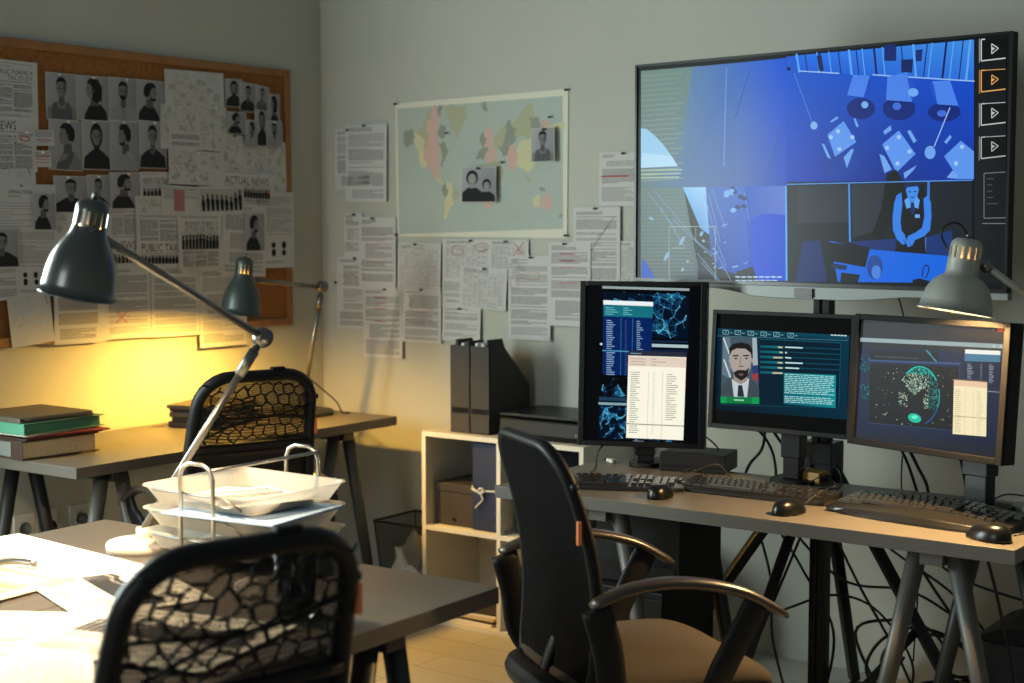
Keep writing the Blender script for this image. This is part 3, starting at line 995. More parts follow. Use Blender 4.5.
(1,1,170,225,225,3231,1320,3330,1322,21),
(1,1,170,225,225,3356,1323,3451,1325,22),
(1,1,170,225,225,3477,1325,3532,1326,22),
(1,1,170,225,225,3558,1327,3613,1328,22),
(1,1,170,225,225,3639,1328,3817,1332,21),
(1,1,170,225,225,2336,1252,2508,1256,22),
(1,1,170,225,225,2534,1256,2706,1259,22),
(1,1,170,225,225,2732,1260,2924,1264,22),
(1,1,170,225,225,2950,1264,3026,1266,22),
(1,1,170,225,225,3052,1266,3189,1269,22),
(1,1,170,225,225,3215,1269,3338,1272,21),
(1,1,170,225,225,3364,1272,3499,1275,21),
(1,1,170,225,225,3524,1275,3710,1279,21),
(1,1,170,225,225,3735,1280,3820,1281,22),
(1,1,170,225,225,2339,1201,2410,1202,22),
(1,1,170,225,225,2437,1203,2586,1206,22),
(1,1,170,225,225,2612,1206,2764,1210,21),
(1,1,170,225,225,2790,1210,2952,1213,22),
(1,1,170,225,225,2978,1214,3120,1217,22),
(1,1,170,225,225,3146,1217,3318,1221,21),
(1,1,170,225,225,3344,1221,3439,1223,21),
(1,1,170,225,225,3465,1224,3650,1228,22),
(1,1,170,225,225,2342,1150,2484,1153,22),
(1,1,170,225,225,2510,1153,2695,1157,22),
(1,1,170,225,225,2721,1158,2877,1161,22),
(1,1,170,225,225,2903,1161,3001,1163,21),
(1,1,170,225,225,3027,1164,3113,1166,22),
(1,1,170,225,225,3139,1166,3239,1168,21),
(1,1,170,225,225,3265,1169,3407,1172,22),
(1,1,170,225,225,3433,1173,3627,1177,22),
(1,1,170,225,225,3653,1177,3826,1181,21),
(1,1,170,225,225,2347,1047,2460,1049,22),
(1,1,170,225,225,2487,1050,2660,1054,22),
(1,1,170,225,225,2686,1055,2781,1057,22),
(1,1,170,225,225,2807,1057,2920,1060,22),
(1,1,170,225,225,2946,1060,3001,1062,21),
(1,1,170,225,225,3027,1062,3106,1064,22),
(1,1,170,225,225,3133,1065,3263,1067,22),
(1,1,170,225,225,3289,1068,3440,1071,22),
(1,1,170,225,225,3466,1072,3606,1075,22),
(1,1,170,225,225,3632,1076,3735,1078,22),
(1,1,170,225,225,2350,996,2496,999,22),
(1,1,170,225,225,2522,1000,2598,1001,22),
(1,1,170,225,225,2625,1002,2688,1003,22),
(1,1,170,225,225,2715,1004,2909,1009,22),
(1,1,170,225,225,2936,1009,3131,1014,22),
(1,1,170,225,225,3157,1014,3342,1019,21),
(1,1,170,225,225,3368,1019,3506,1022,21),
(1,1,170,225,225,3532,1023,3629,1025,22),
(1,1,170,225,225,3654,1026,3719,1027,22),
(1,1,170,225,225,3745,1028,3833,1030,22),
(1,1,170,225,225,2353,944,2543,949,22),
(1,1,170,225,225,2570,949,2753,954,21),
(1,1,170,225,225,2780,954,2946,958,21),
(1,1,170,225,225,2972,959,3046,961,22),
(1,1,170,225,225,3073,961,3160,964,21),
(1,1,170,225,225,3186,964,3281,966,22),
(1,1,170,225,225,3307,967,3495,972,22),
(1,1,170,225,225,3521,972,3596,974,21),
(1,1,170,225,225,3622,975,3786,979,22),
(1,1,170,225,225,2356,893,2490,896,22),
(1,1,170,225,225,2517,897,2710,902,22),
(1,1,170,225,225,2737,902,2828,905,22),
(1,1,170,225,225,2855,905,2983,908,22),
(1,1,170,225,225,3010,909,3085,911,22),
(1,1,170,225,225,3111,912,3178,913,22),
(1,1,170,225,225,3204,914,3261,915,22),
(1,1,170,225,225,3287,916,3384,918,22),
(1,1,170,225,225,3410,919,3480,921,22),
(1,1,170,225,225,3506,921,3566,923,21),
(1,1,170,225,225,3592,923,3785,928,21),
]
MON_WIDE_AT=(-1.5560,3.7070,0.9000,-0.3056,0.0733,0.4687,0.3400)
MON_WIDE_ART=[
(0,4,44,44,50,50,50,56,20,26,44,26,30,44,30,3160,4419,3318,4603,229,223,46),
(0,4,20,34,66,24,40,74,14,26,52,18,30,60,102,2517,4449,2679,4602,430,252,325),
(0,1,36,38,46,91,2640,2596,2708,2605,2604,102,2517),
(0,1,150,170,172,62,2776,4447,2886,4448,2779,71,2673),
(0,1,200,70,40,4270,3259,4416,3261,4424,3167,4278,3165),
(3,1,160,120,100,4156,3215,22,19),
(3,1,220,240,240,4393,2826,22,19),
(3,1,220,240,240,4203,2820,22,19),
(0,1,16,17,22,516,2134,3273,2237,3308,690,611,597),
(1,1,50,80,130,475,2213,3289,2328,54),
(1,1,40,70,120,611,597,3308,690,13),
(1,1,40,70,120,3265,2339,3281,1953,13),
(0,1,24,26,34,488,2474,2609,2552,2629,2318,508,2229),
(1,1,100,115,125,655,2322,723,2327,14),
(1,1,100,115,125,757,2325,825,2330,14),
(1,1,100,115,125,859,2328,927,2333,13),
(1,1,100,115,125,961,2331,1028,2336,13),
(1,1,100,115,125,1062,2334,1129,2339,13),
(1,1,100,115,125,1162,2338,1229,2342,14),
(1,1,100,115,125,1263,2341,1329,2345,14),
(1,1,100,115,125,1362,2344,1428,2349,14),
(1,1,100,115,125,1462,2347,1528,2352,13),
(1,1,100,115,125,1561,2350,1626,2355,13),
(1,1,100,115,125,1659,2353,1725,2358,13),
(1,1,100,115,125,1757,2356,1822,2361,13),
(1,1,100,115,125,1855,2359,1920,2364,13),
(1,1,100,115,125,1953,2362,2017,2367,13),
(1,1,70,150,170,2248,2593,2589,2322,33),
(1,1,60,110,130,2354,2567,2507,2348,19),
(1,1,10,60,70,367,1221,330,1252,13),
(1,1,10,60,70,313,2301,336,2297,13),
(1,1,10,60,70,479,1300,443,1305,13),
(1,1,10,60,70,260,2223,213,2251,14),
(1,1,30,160,150,516,1496,518,1515,14),
(1,1,20,110,110,310,2283,298,2328,13),
(1,1,20,110,110,508,1592,463,1625,13),
(1,1,20,110,110,365,2356,371,2359,13),
(1,1,30,160,150,468,1521,521,1505,14),
(1,1,30,160,150,491,1955,471,1985,13),
(1,1,30,160,150,413,1515,429,1477,14),
(1,1,30,160,150,300,2070,306,2115,14),
(1,1,10,60,70,445,1490,457,1463,14),
(1,1,20,110,110,357,1991,401,1956,14),
(1,1,10,60,70,532,1332,483,1345,14),
(1,1,20,110,110,362,1937,324,1978,14),
(1,1,10,60,70,432,1253,404,1279,13),
(1,1,20,110,110,236,2005,253,2043,14),
(1,1,10,60,70,566,1266,597,1310,14),
(1,1,20,110,110,263,2233,307,2191,13),
(1,1,20,110,110,278,1293,267,1254,14),
(1,1,30,160,150,436,2005,474,1995,14),
(1,1,30,160,150,375,1518,426,1498,14),
(1,1,10,60,70,450,2236,425,2262,14),
(1,1,20,110,110,468,1464,422,1423,13),
(1,1,30,160,150,469,2248,519,2210,14),
(1,1,20,110,110,397,1282,372,1278,14),
(1,1,30,160,150,204,2234,224,2222,14),
(1,1,20,110,110,442,1466,456,1448,14),
(1,1,20,110,110,469,2257,510,2260,13),
(1,1,30,160,150,296,1442,301,1471,14),
(1,1,20,110,110,233,2122,196,2074,14),
(1,1,10,60,70,358,1354,324,1327,14),
(1,1,10,60,70,417,1924,445,1902,13),
(1,1,30,160,150,509,1322,460,1335,13),
(1,1,10,60,70,319,1921,359,1878,13),
(1,1,20,110,110,325,1273,376,1234,14),
(1,1,20,110,110,423,1931,439,1955,13),
(1,1,30,160,150,544,1328,501,1353,14),
(1,1,10,60,70,244,2141,242,2158,14),
(1,1,20,110,110,391,1423,414,1470,14),
(1,1,20,110,110,239,2256,228,2220,13),
(1,1,30,160,150,549,1326,537,1305,14),
(1,1,30,160,150,470,2286,438,2280,14),
(1,1,30,160,150,261,1530,297,1511,13),
(1,1,20,110,110,480,2150,528,2125,14),
(1,1,30,160,150,492,1531,503,1547,13),
(1,1,30,160,150,214,2040,167,2009,13),
(1,1,20,110,110,480,1426,463,1415,14),
(1,1,20,110,110,205,2317,254,2318,14),
(1,1,10,60,70,325,1331,304,1375,14),
(1,1,20,110,110,394,2195,422,2231,14),
(1,1,30,160,150,270,1504,244,1479,13),
(1,1,10,60,70,359,2197,344,2179,14),
(1,1,30,160,150,444,1200,417,1214,13),
(1,1,30,160,150,364,2120,374,2087,13),
(1,1,20,110,110,425,1252,465,1247,14),
(1,1,10,60,70,481,2307,446,2273,13),
(1,1,20,110,110,421,1450,439,1495,13),
(1,1,20,110,110,437,2302,409,2342,14),
(1,1,20,110,110,420,1236,437,1213,13),
(1,1,20,110,110,370,2027,408,2051,13),
(1,1,10,60,70,374,1588,388,1549,14),
(1,1,10,60,70,299,2269,255,2273,14),
(1,1,10,60,70,528,1485,577,1459,13),
(1,1,20,110,110,280,1947,327,1998,14),
(1,1,10,60,70,262,1459,261,1501,14),
(1,1,20,110,110,352,2211,366,2211,13),
(1,1,20,110,110,436,1310,402,1263,13),
(1,1,10,60,70,483,1942,464,1956,13),
(1,1,20,110,110,353,1345,362,1334,14),
(1,1,20,110,110,363,2361,391,2358,14),
(1,1,30,160,150,386,1464,431,1502,13),
(1,1,10,60,70,310,2155,308,2109,13),
(1,1,20,110,110,563,1367,572,1361,14),
(1,1,10,60,70,279,1929,287,1921,13),
(1,1,20,110,110,488,1211,466,1226,14),
(1,1,20,110,110,286,2216,290,2205,13),
(1,1,20,110,110,360,1233,344,1197,14),
(1,1,20,110,110,432,2221,396,2258,13),
(1,1,20,110,110,543,1590,500,1543,14),
(1,1,20,110,110,468,2066,438,2088,13),
(1,1,20,110,110,548,1442,565,1401,14),
(1,1,30,160,150,332,2134,359,2175,13),
(1,1,20,110,110,267,1578,263,1554,14),
(1,1,30,160,150,386,1930,390,1894,13),
(1,1,20,110,110,302,1440,329,1435,14),
(1,1,30,160,150,365,1945,367,1985,13),
(1,1,10,60,70,313,1398,279,1441,13),
(1,1,30,160,150,275,2300,267,2314,13),
(1,1,30,160,150,529,1435,550,1399,14),
(1,1,20,110,110,336,1954,366,1971,14),
(1,1,20,110,110,379,1379,400,1388,13),
(1,1,10,60,70,429,1976,463,2011,13),
(1,1,10,60,70,381,1538,336,1498,13),
(1,1,20,110,110,396,2065,410,2040,13),
(1,1,30,160,150,337,1372,331,1368,14),
(1,1,20,110,110,400,2145,434,2154,13),
(1,1,10,60,70,386,1226,361,1259,13),
(1,1,10,60,70,302,2240,351,2204,13),
(1,1,10,60,70,553,1405,587,1363,13),
(1,1,30,160,150,486,2042,501,2012,14),
(1,1,20,110,110,561,1205,588,1191,14),
(1,1,20,110,110,284,2080,324,2079,14),
(1,1,10,60,70,515,1412,551,1434,14),
(1,1,30,160,150,230,1988,196,1955,14),
(1,1,30,160,150,516,1365,548,1352,14),
(1,1,10,60,70,200,2302,213,2329,14),
(1,1,10,60,70,487,1572,450,1598,13),
(1,1,20,110,110,455,2141,423,2185,14),
(1,1,10,60,70,405,1448,392,1482,14),
(1,1,10,60,70,441,1960,452,1998,13),
(1,1,30,160,150,328,1545,366,1591,13),
(1,1,10,60,70,417,2336,391,2335,14),
(1,1,10,60,70,367,1559,386,1601,13),
(1,1,30,160,150,263,1951,284,1960,13),
(1,1,20,110,110,522,1224,485,1266,13),
(1,1,10,60,70,391,2127,388,2133,13),
(1,1,10,60,70,543,1426,518,1417,14),
(1,1,30,160,150,290,2050,328,2073,14),
(6,1,0,0,0,2126,1447,623,742,7),
(2,1,16,190,160,2044,869,203,-30,-31,-111),
(2,1,100,235,205,2042,895,96,10,4,-46),
(3,1,190,200,195,3084,1020,10,8),
(3,1,110,120,118,3123,813,17,14),
(3,1,190,200,195,1171,910,17,13),
(3,1,190,200,195,1410,1971,15,12),
(3,1,190,200,195,1313,1800,20,16),
(3,1,110,120,118,1413,775,8,7),
(3,1,110,120,118,2591,794,19,15),
(3,1,110,120,118,3103,1920,18,16),
(3,1,70,110,110,2613,822,11,9),
(3,1,70,110,110,944,1821,14,11),
(3,1,190,200,195,1672,679,23,18),
(3,1,70,110,110,1291,1921,18,14),
(3,1,70,110,110,1864,721,16,13),
(3,1,70,110,110,854,1521,17,13),
(3,1,190,200,195,1391,2073,14,11),
(3,1,70,110,110,692,1740,12,10),
(3,1,110,120,118,1088,1396,18,15),
(3,1,70,110,110,1214,1145,19,15),
(3,1,190,200,195,834,769,11,9),
(3,1,110,120,118,2688,750,8,7),
(3,1,110,120,118,805,1000,15,11),
(3,1,190,200,195,1301,1451,14,11),
(3,1,70,110,110,1951,699,20,16),
(3,1,110,120,118,2617,802,15,13),
(3,1,190,200,195,2669,1989,19,15),
(3,1,190,200,195,1506,774,18,15),
(3,1,190,200,195,828,1087,21,16),
(3,1,190,200,195,3018,1155,16,14),
(3,1,110,120,118,3120,2146,14,12),
(3,1,190,200,195,1128,873,23,18),
(3,1,110,120,118,995,1480,21,16),
(3,1,110,120,118,2827,912,17,14),
(3,1,110,120,118,2986,1533,20,16),
(3,1,70,110,110,1291,1707,13,11),
(3,1,190,200,195,1303,1937,17,14),
(3,1,70,110,110,3154,1544,15,12),
(3,1,110,120,118,1123,844,17,13),
(3,1,190,200,195,2888,920,17,15),
(3,1,70,110,110,2990,1607,15,13),
(3,1,70,110,110,2834,1654,11,9),
(3,1,110,120,118,1572,1984,12,10),
(3,1,190,200,195,2834,1736,14,11),
(3,1,70,110,110,2928,898,18,16),
(3,1,190,200,195,1054,863,15,12),
(3,1,190,200,195,1134,1931,16,13),
(3,1,110,120,118,863,666,8,7),
(3,1,110,120,118,3042,2037,14,12),
(3,1,70,110,110,3053,1215,14,12),
(3,1,110,120,118,2823,1954,15,13),
(3,1,110,120,118,1048,1822,19,15),
(3,1,110,120,118,1140,1487,16,13),
(3,1,110,120,118,1073,1287,12,9),
(3,1,70,110,110,1076,1114,22,18),
(3,1,110,120,118,2774,1996,13,10),
(0,1,14,30,60,3396,2606,4408,2638,4500,1325,3491,1263),
(0,1,60,120,150,3397,2594,4409,2626,4423,2451,3413,2402),
(0,1,235,240,235,3405,2690,4402,2720,4410,2620,3413,2588),
(1,1,150,170,185,3494,2343,3600,2348,12),
(1,1,150,170,185,4115,2365,4195,2367,13),
(1,1,150,170,185,3870,2359,3914,2362,8),
(1,1,150,170,185,3497,2305,3614,2311,13),
(1,1,150,170,185,4118,2327,4251,2334,13),
(1,1,150,170,185,3873,2321,3917,2324,8),
(1,1,150,170,185,3500,2267,3647,2275,13),
(1,1,150,170,185,4121,2289,4239,2295,13),
(1,1,150,170,185,3876,2283,3920,2286,8),
(1,1,150,170,185,3503,2229,3642,2236,13),
(1,1,150,170,185,4124,2251,4248,2258,12),
(1,1,150,170,185,3879,2245,3923,2248,8),
(1,1,150,170,185,3506,2190,3625,2196,12),
(1,1,150,170,185,4127,2213,4203,2216,12),
(1,1,150,170,185,3882,2207,3926,2210,8),
(1,1,150,170,185,3509,2152,3684,2163,13),
(1,1,150,170,185,4130,2176,4249,2182,13),
(1,1,150,170,185,3885,2169,3930,2172,8),
(1,1,150,170,185,3513,2114,3680,2124,13),
(1,1,150,170,185,4133,2138,4220,2142,13),
(1,1,150,170,185,3888,2131,3933,2135,8),
(1,1,150,170,185,3516,2075,3630,2082,12),
(1,1,150,170,185,4136,2100,4274,2108,12),
(1,1,150,170,185,3891,2093,3936,2097,8),
(1,1,150,170,185,3519,2037,3614,2042,13),
(1,1,150,170,185,4139,2062,4276,2071,12),
(1,1,150,170,185,3894,2055,3939,2059,8),
(1,1,150,170,185,3522,1999,3641,2006,13),
(1,1,150,170,185,4142,2025,4236,2029,13),
(1,1,150,170,185,3897,2017,3942,2021,8),
(1,1,150,170,185,3525,1961,3658,1969,13),
(1,1,150,170,185,4145,1987,4273,1994,13),
(1,1,150,170,185,3900,1979,3945,1983,8),
(1,1,150,170,185,3528,1922,3629,1928,12),
(1,1,150,170,185,4148,1949,4245,1954,12),
(1,1,150,170,185,3904,1941,3948,1945,8),
(1,1,140,150,160,4129,1732,4467,1737,19),
(0,1,244,230,188,3144,1942,4097,1945,4173,645,3215,602),
(0,1,232,196,160,3145,1929,4097,1945,4101,1806,3149,1787),
(0,1,70,60,60,3157,1962,4094,1983,4097,1945,3145,1929),
(1,1,190,170,130,3195,1687,3340,1696,12),
(1,1,200,180,140,3819,1692,3935,1698,13),
(1,1,190,170,130,3199,1639,3372,1650,13),
(1,1,200,180,140,3823,1643,3945,1651,12),
(1,1,190,170,130,3203,1590,3366,1601,13),
(1,1,200,180,140,3827,1595,3972,1605,12),
(1,1,190,170,130,3207,1541,3364,1551,13),
(1,1,200,180,140,3831,1547,3947,1554,13),
(1,1,190,170,130,3211,1492,3334,1500,13),
(1,1,200,180,140,3835,1499,3979,1509,13),
(1,1,190,170,130,3215,1443,3343,1451,12),
(1,1,200,180,140,3839,1451,3955,1458,13),
(1,1,190,170,130,3219,1395,3387,1407,13),
(1,1,200,180,140,3843,1403,4008,1415,13),
(1,1,190,170,130,3223,1346,3405,1359,13),
(1,1,200,180,140,3846,1355,4020,1368,13),
(1,1,190,170,130,3227,1297,3383,1308,13),
(1,1,200,180,140,3850,1306,4009,1318,12),
(1,1,190,170,130,3231,1248,3390,1260,13),
(1,1,200,180,140,3854,1258,3992,1268,12),
(1,1,190,170,130,3235,1199,3394,1211,12),
(1,1,200,180,140,3858,1210,4037,1224,13),
(1,1,190,170,130,3239,1151,3419,1165,13),
(1,1,200,180,140,3862,1162,3985,1171,13),
(1,1,190,170,130,3243,1102,3369,1111,13),
(1,1,200,180,140,3866,1114,3978,1122,13),
(1,1,190,170,130,3247,1053,3420,1067,13),
(1,1,200,180,140,3870,1066,3977,1073,13),
(1,1,190,170,130,3251,1004,3418,1018,12),
(1,1,200,180,140,3874,1018,4066,1034,13),
(1,1,190,170,130,3255,956,3424,969,13),
(1,1,200,180,140,3878,970,4018,981,13),
(1,1,190,170,130,3259,907,3384,916,13),
(1,1,200,180,140,3882,921,3987,929,12),
(1,1,190,170,130,3263,858,3417,871,13),
(1,1,200,180,140,3886,873,4031,885,12),
(1,1,190,170,130,3267,809,3454,826,12),
(1,1,200,180,140,3890,825,3990,832,12),
(1,1,190,170,130,3271,761,3410,772,13),
(1,1,200,180,140,3894,777,4026,788,12),
(1,1,190,170,130,3275,712,3451,727,13),
(1,1,200,180,140,3897,729,4047,742,13),
(1,1,190,170,130,3279,663,3446,678,13),
(1,1,200,180,140,3901,681,4003,689,13),
(1,1,200,180,140,3495,1765,3558,627,7),
(1,1,200,180,140,3737,1774,3799,641,8),
(1,1,170,150,110,3202,1041,4145,1080,16),
]
MAP_AT=(-3.855,1.427,0.8040,0.5130,0.0012)
MAP_ART=[
(0,1,170,180,171,42,4952,7859,5069,7888,243,105,23),
(0,1,142,147,134,356,4000,535,4113,854,4076,899,3847,850,3530,648,3490,470,3403,376,3634),
(0,1,170,170,142,853,4012,1420,4465,2002,4965,2094,4961,2113,4261,2087,3813,1644,3284,1353,3291,1062,3643),
(0,1,200,195,156,853,4012,1088,3887,1353,3382,1525,2925,1347,2566,1174,2841,1002,3390),
(0,1,200,168,156,1535,4371,1829,4972,2083,4962,2089,4172,2132,3633,2082,3004,2101,2373,2237,2083,1984,2149,1755,2469,1523,2653,1411,3290,1589,3737),
(0,1,142,147,134,2117,4960,2323,4952,2253,4615,2114,4530),
(0,1,142,147,134,2135,4171,2399,4207,2477,3892,2396,3715,2167,3766),
(0,1,142,147,134,2085,3499,2396,3607,2588,3262,2449,2997,2310,2640,2149,2625),
(0,1,200,195,156,1985,2239,2214,2083,2329,1965,2259,1921,2042,2085),
(0,1,170,170,142,2438,4947,3533,4965,3475,4482,3192,4004,3078,3696,2965,3699,2797,4016,2628,4423),
(0,1,200,195,156,2444,2009,2672,2006,2921,1735,2965,1466,2839,1197,2644,1018,2493,657,2389,567,2380,928,2463,1378,2327,1650),
(0,1,142,147,134,2259,1903,2466,1990,2463,1468,2326,1514),
(0,1,170,170,142,2786,1915,3068,1644,3010,1376,2873,1287),
(0,1,200,168,156,4322,3968,4520,4093,4673,3957,4705,3562,4649,3212,4408,3218,4232,3310,4122,3533,4211,3751),
(0,1,142,147,134,4078,3667,4267,3881,4409,3658,4320,3396,4154,3356),
(0,1,142,147,134,4154,3268,4485,3304,4517,2952,4208,2852,3876,2921),
(0,1,200,168,156,4452,3217,4868,3251,4922,2856,4648,2615,4428,2778),
(0,1,170,170,142,4705,3649,5087,4031,5411,4151,5734,4227,6160,4729,6477,4888,6582,4370,7001,4184,7209,4006,7261,3664,6792,3591,6687,3165,6371,3517,5840,3618,5410,3195,4868,3207),
(0,1,142,147,134,5466,4323,5573,4059,5840,3964,5786,3533,5464,3367,5194,3287,5249,3634),
(0,1,142,147,134,6318,4336,6792,4362,6896,4017,6666,3681,6392,3818),
(0,1,200,195,156,6896,3888,7519,4082,7930,4110,7910,3857,7519,3741),
(0,1,200,168,156,6844,4232,7208,4262,7312,4003,6949,3887),
(0,1,200,195,156,5679,3015,5839,3271,6159,3523,6477,3600,6635,3252,6603,2823,6476,2437,6318,2327,6074,2487,5785,2665),
(0,1,200,168,156,5302,3197,5679,3405,5839,3011,5817,2578,5678,2249,5538,2452,5323,2848),
(0,1,142,147,134,4977,3292,5356,3457,5388,3021,5193,2938),
(0,1,170,170,142,3874,2611,4758,2815,5084,2634,5192,2326,4974,1803,4644,1277,4368,1057,4204,1456,3816,1991,3650,2348),
(0,1,200,168,156,4314,1367,4699,1321,4622,1012,4423,995),
(0,1,200,195,156,6529,1339,6845,1527,6877,1096,6561,1053),
(0,1,200,168,156,6845,1527,7002,1337,7159,1568,7399,1095,7316,923,7003,992,6856,1096),
(0,1,142,147,134,7679,752,7833,795,7833,667,7710,615),
(0,1,142,147,134,4215,4981,4413,5017,4380,4887,4489,4707,4269,4672),
(0,1,170,170,142,6158,2225,6371,2136,6476,1919,6318,1964),
(0,1,142,147,134,6793,1786,7054,1741,7107,1629,6845,1682),
(1,1,150,164,156,7153,1789,7370,1778,14),
(1,1,150,164,156,6329,1566,6553,1556,14),
(1,1,150,164,156,7246,2981,7348,2970,13),
(1,1,150,164,156,7565,2258,7831,2245,14),
(1,1,150,164,156,6655,4041,6751,4029,14),
(1,1,150,164,156,3887,1663,4019,1653,14),
(1,1,150,164,156,3678,914,3910,905,15),
(1,1,150,164,156,6927,781,7172,773,13),
(1,1,150,164,156,5234,378,5488,371,14),
(1,1,150,164,156,5662,706,5936,698,14),
(1,1,150,164,156,4289,3123,4467,3110,14),
(1,1,150,164,156,6666,2503,6883,2490,14),
(1,1,150,164,156,4565,1465,4846,1455,14),
(1,1,150,164,156,4554,1141,4686,1131,15),
(1,1,150,164,156,5804,937,5952,928,14),
(1,1,150,164,156,3971,3215,4104,3203,14),
(1,1,150,164,156,4496,522,4678,514,14),
(1,1,150,164,156,5790,2139,5922,2128,14),
(1,1,150,164,156,7712,4508,7910,4492,14),
(1,1,150,164,156,5429,1335,5617,1325,14),
(1,1,150,164,156,3435,2042,3572,2031,15),
(1,1,150,164,156,7055,4105,7319,4087,14),
(1,1,150,164,156,4178,3990,4449,3972,15),
(1,1,150,164,156,3839,1241,3987,1232,14),
(1,1,150,164,156,3454,1008,3573,999,14),
(1,1,150,164,156,7181,2510,7329,2499,13),
(1,1,150,164,156,6232,3101,6499,3087,13),
(1,1,150,164,156,3412,3178,3546,3166,14),
(1,1,150,164,156,7145,3444,7308,3432,13),
(1,1,150,164,156,7580,3423,7822,3408,14),
(1,1,150,164,156,3817,4470,3985,4455,15),
(1,1,150,164,156,6686,3581,6805,3569,14),
(1,1,150,164,156,6568,1002,6761,993,14),
(1,1,150,164,156,7234,2514,7453,2501,14),
(1,1,150,164,156,7509,1093,7676,1084,14),
(1,1,150,164,156,5372,2526,5605,2513,14),
(1,1,150,164,156,6542,3052,6811,3038,13),
(1,1,150,164,156,4637,1741,4821,1731,14),
(1,1,150,164,156,3629,3083,3838,3070,14),
(1,1,150,164,156,7213,1931,7474,1920,14),
(1,1,150,164,156,3424,427,3517,418,15),
(1,1,150,164,156,5541,3251,5792,3237,14),
(1,1,150,164,156,6044,2927,6184,2916,13),
(1,1,150,164,156,5483,936,5725,927,14),
(1,1,150,164,156,5063,4212,5189,4199,14),
(1,1,150,164,156,5813,1566,5917,1556,14),
(1,1,150,164,156,4544,2960,4726,2947,14),
(1,1,150,164,156,3779,1920,3890,1910,14),
(1,1,150,164,156,5596,844,5764,835,14),
(1,1,150,164,156,6277,4231,6523,4214,14),
(1,1,150,164,156,5278,1723,5389,1713,14),
(1,1,150,164,156,6291,4111,6510,4095,14),
(1,1,150,164,156,7159,4650,7334,4635,14),
(1,1,150,164,156,4632,3010,4816,2997,14),
(1,1,150,164,156,7112,2120,7268,2109,14),
(1,1,150,164,156,7234,2449,7454,2437,14),
(1,1,150,164,156,7488,3645,7709,3630,13),
(1,1,150,164,156,7575,2260,7678,2250,13),
(1,1,150,164,156,6809,915,6958,906,14),
(1,1,150,164,156,6798,687,7030,679,14),
]
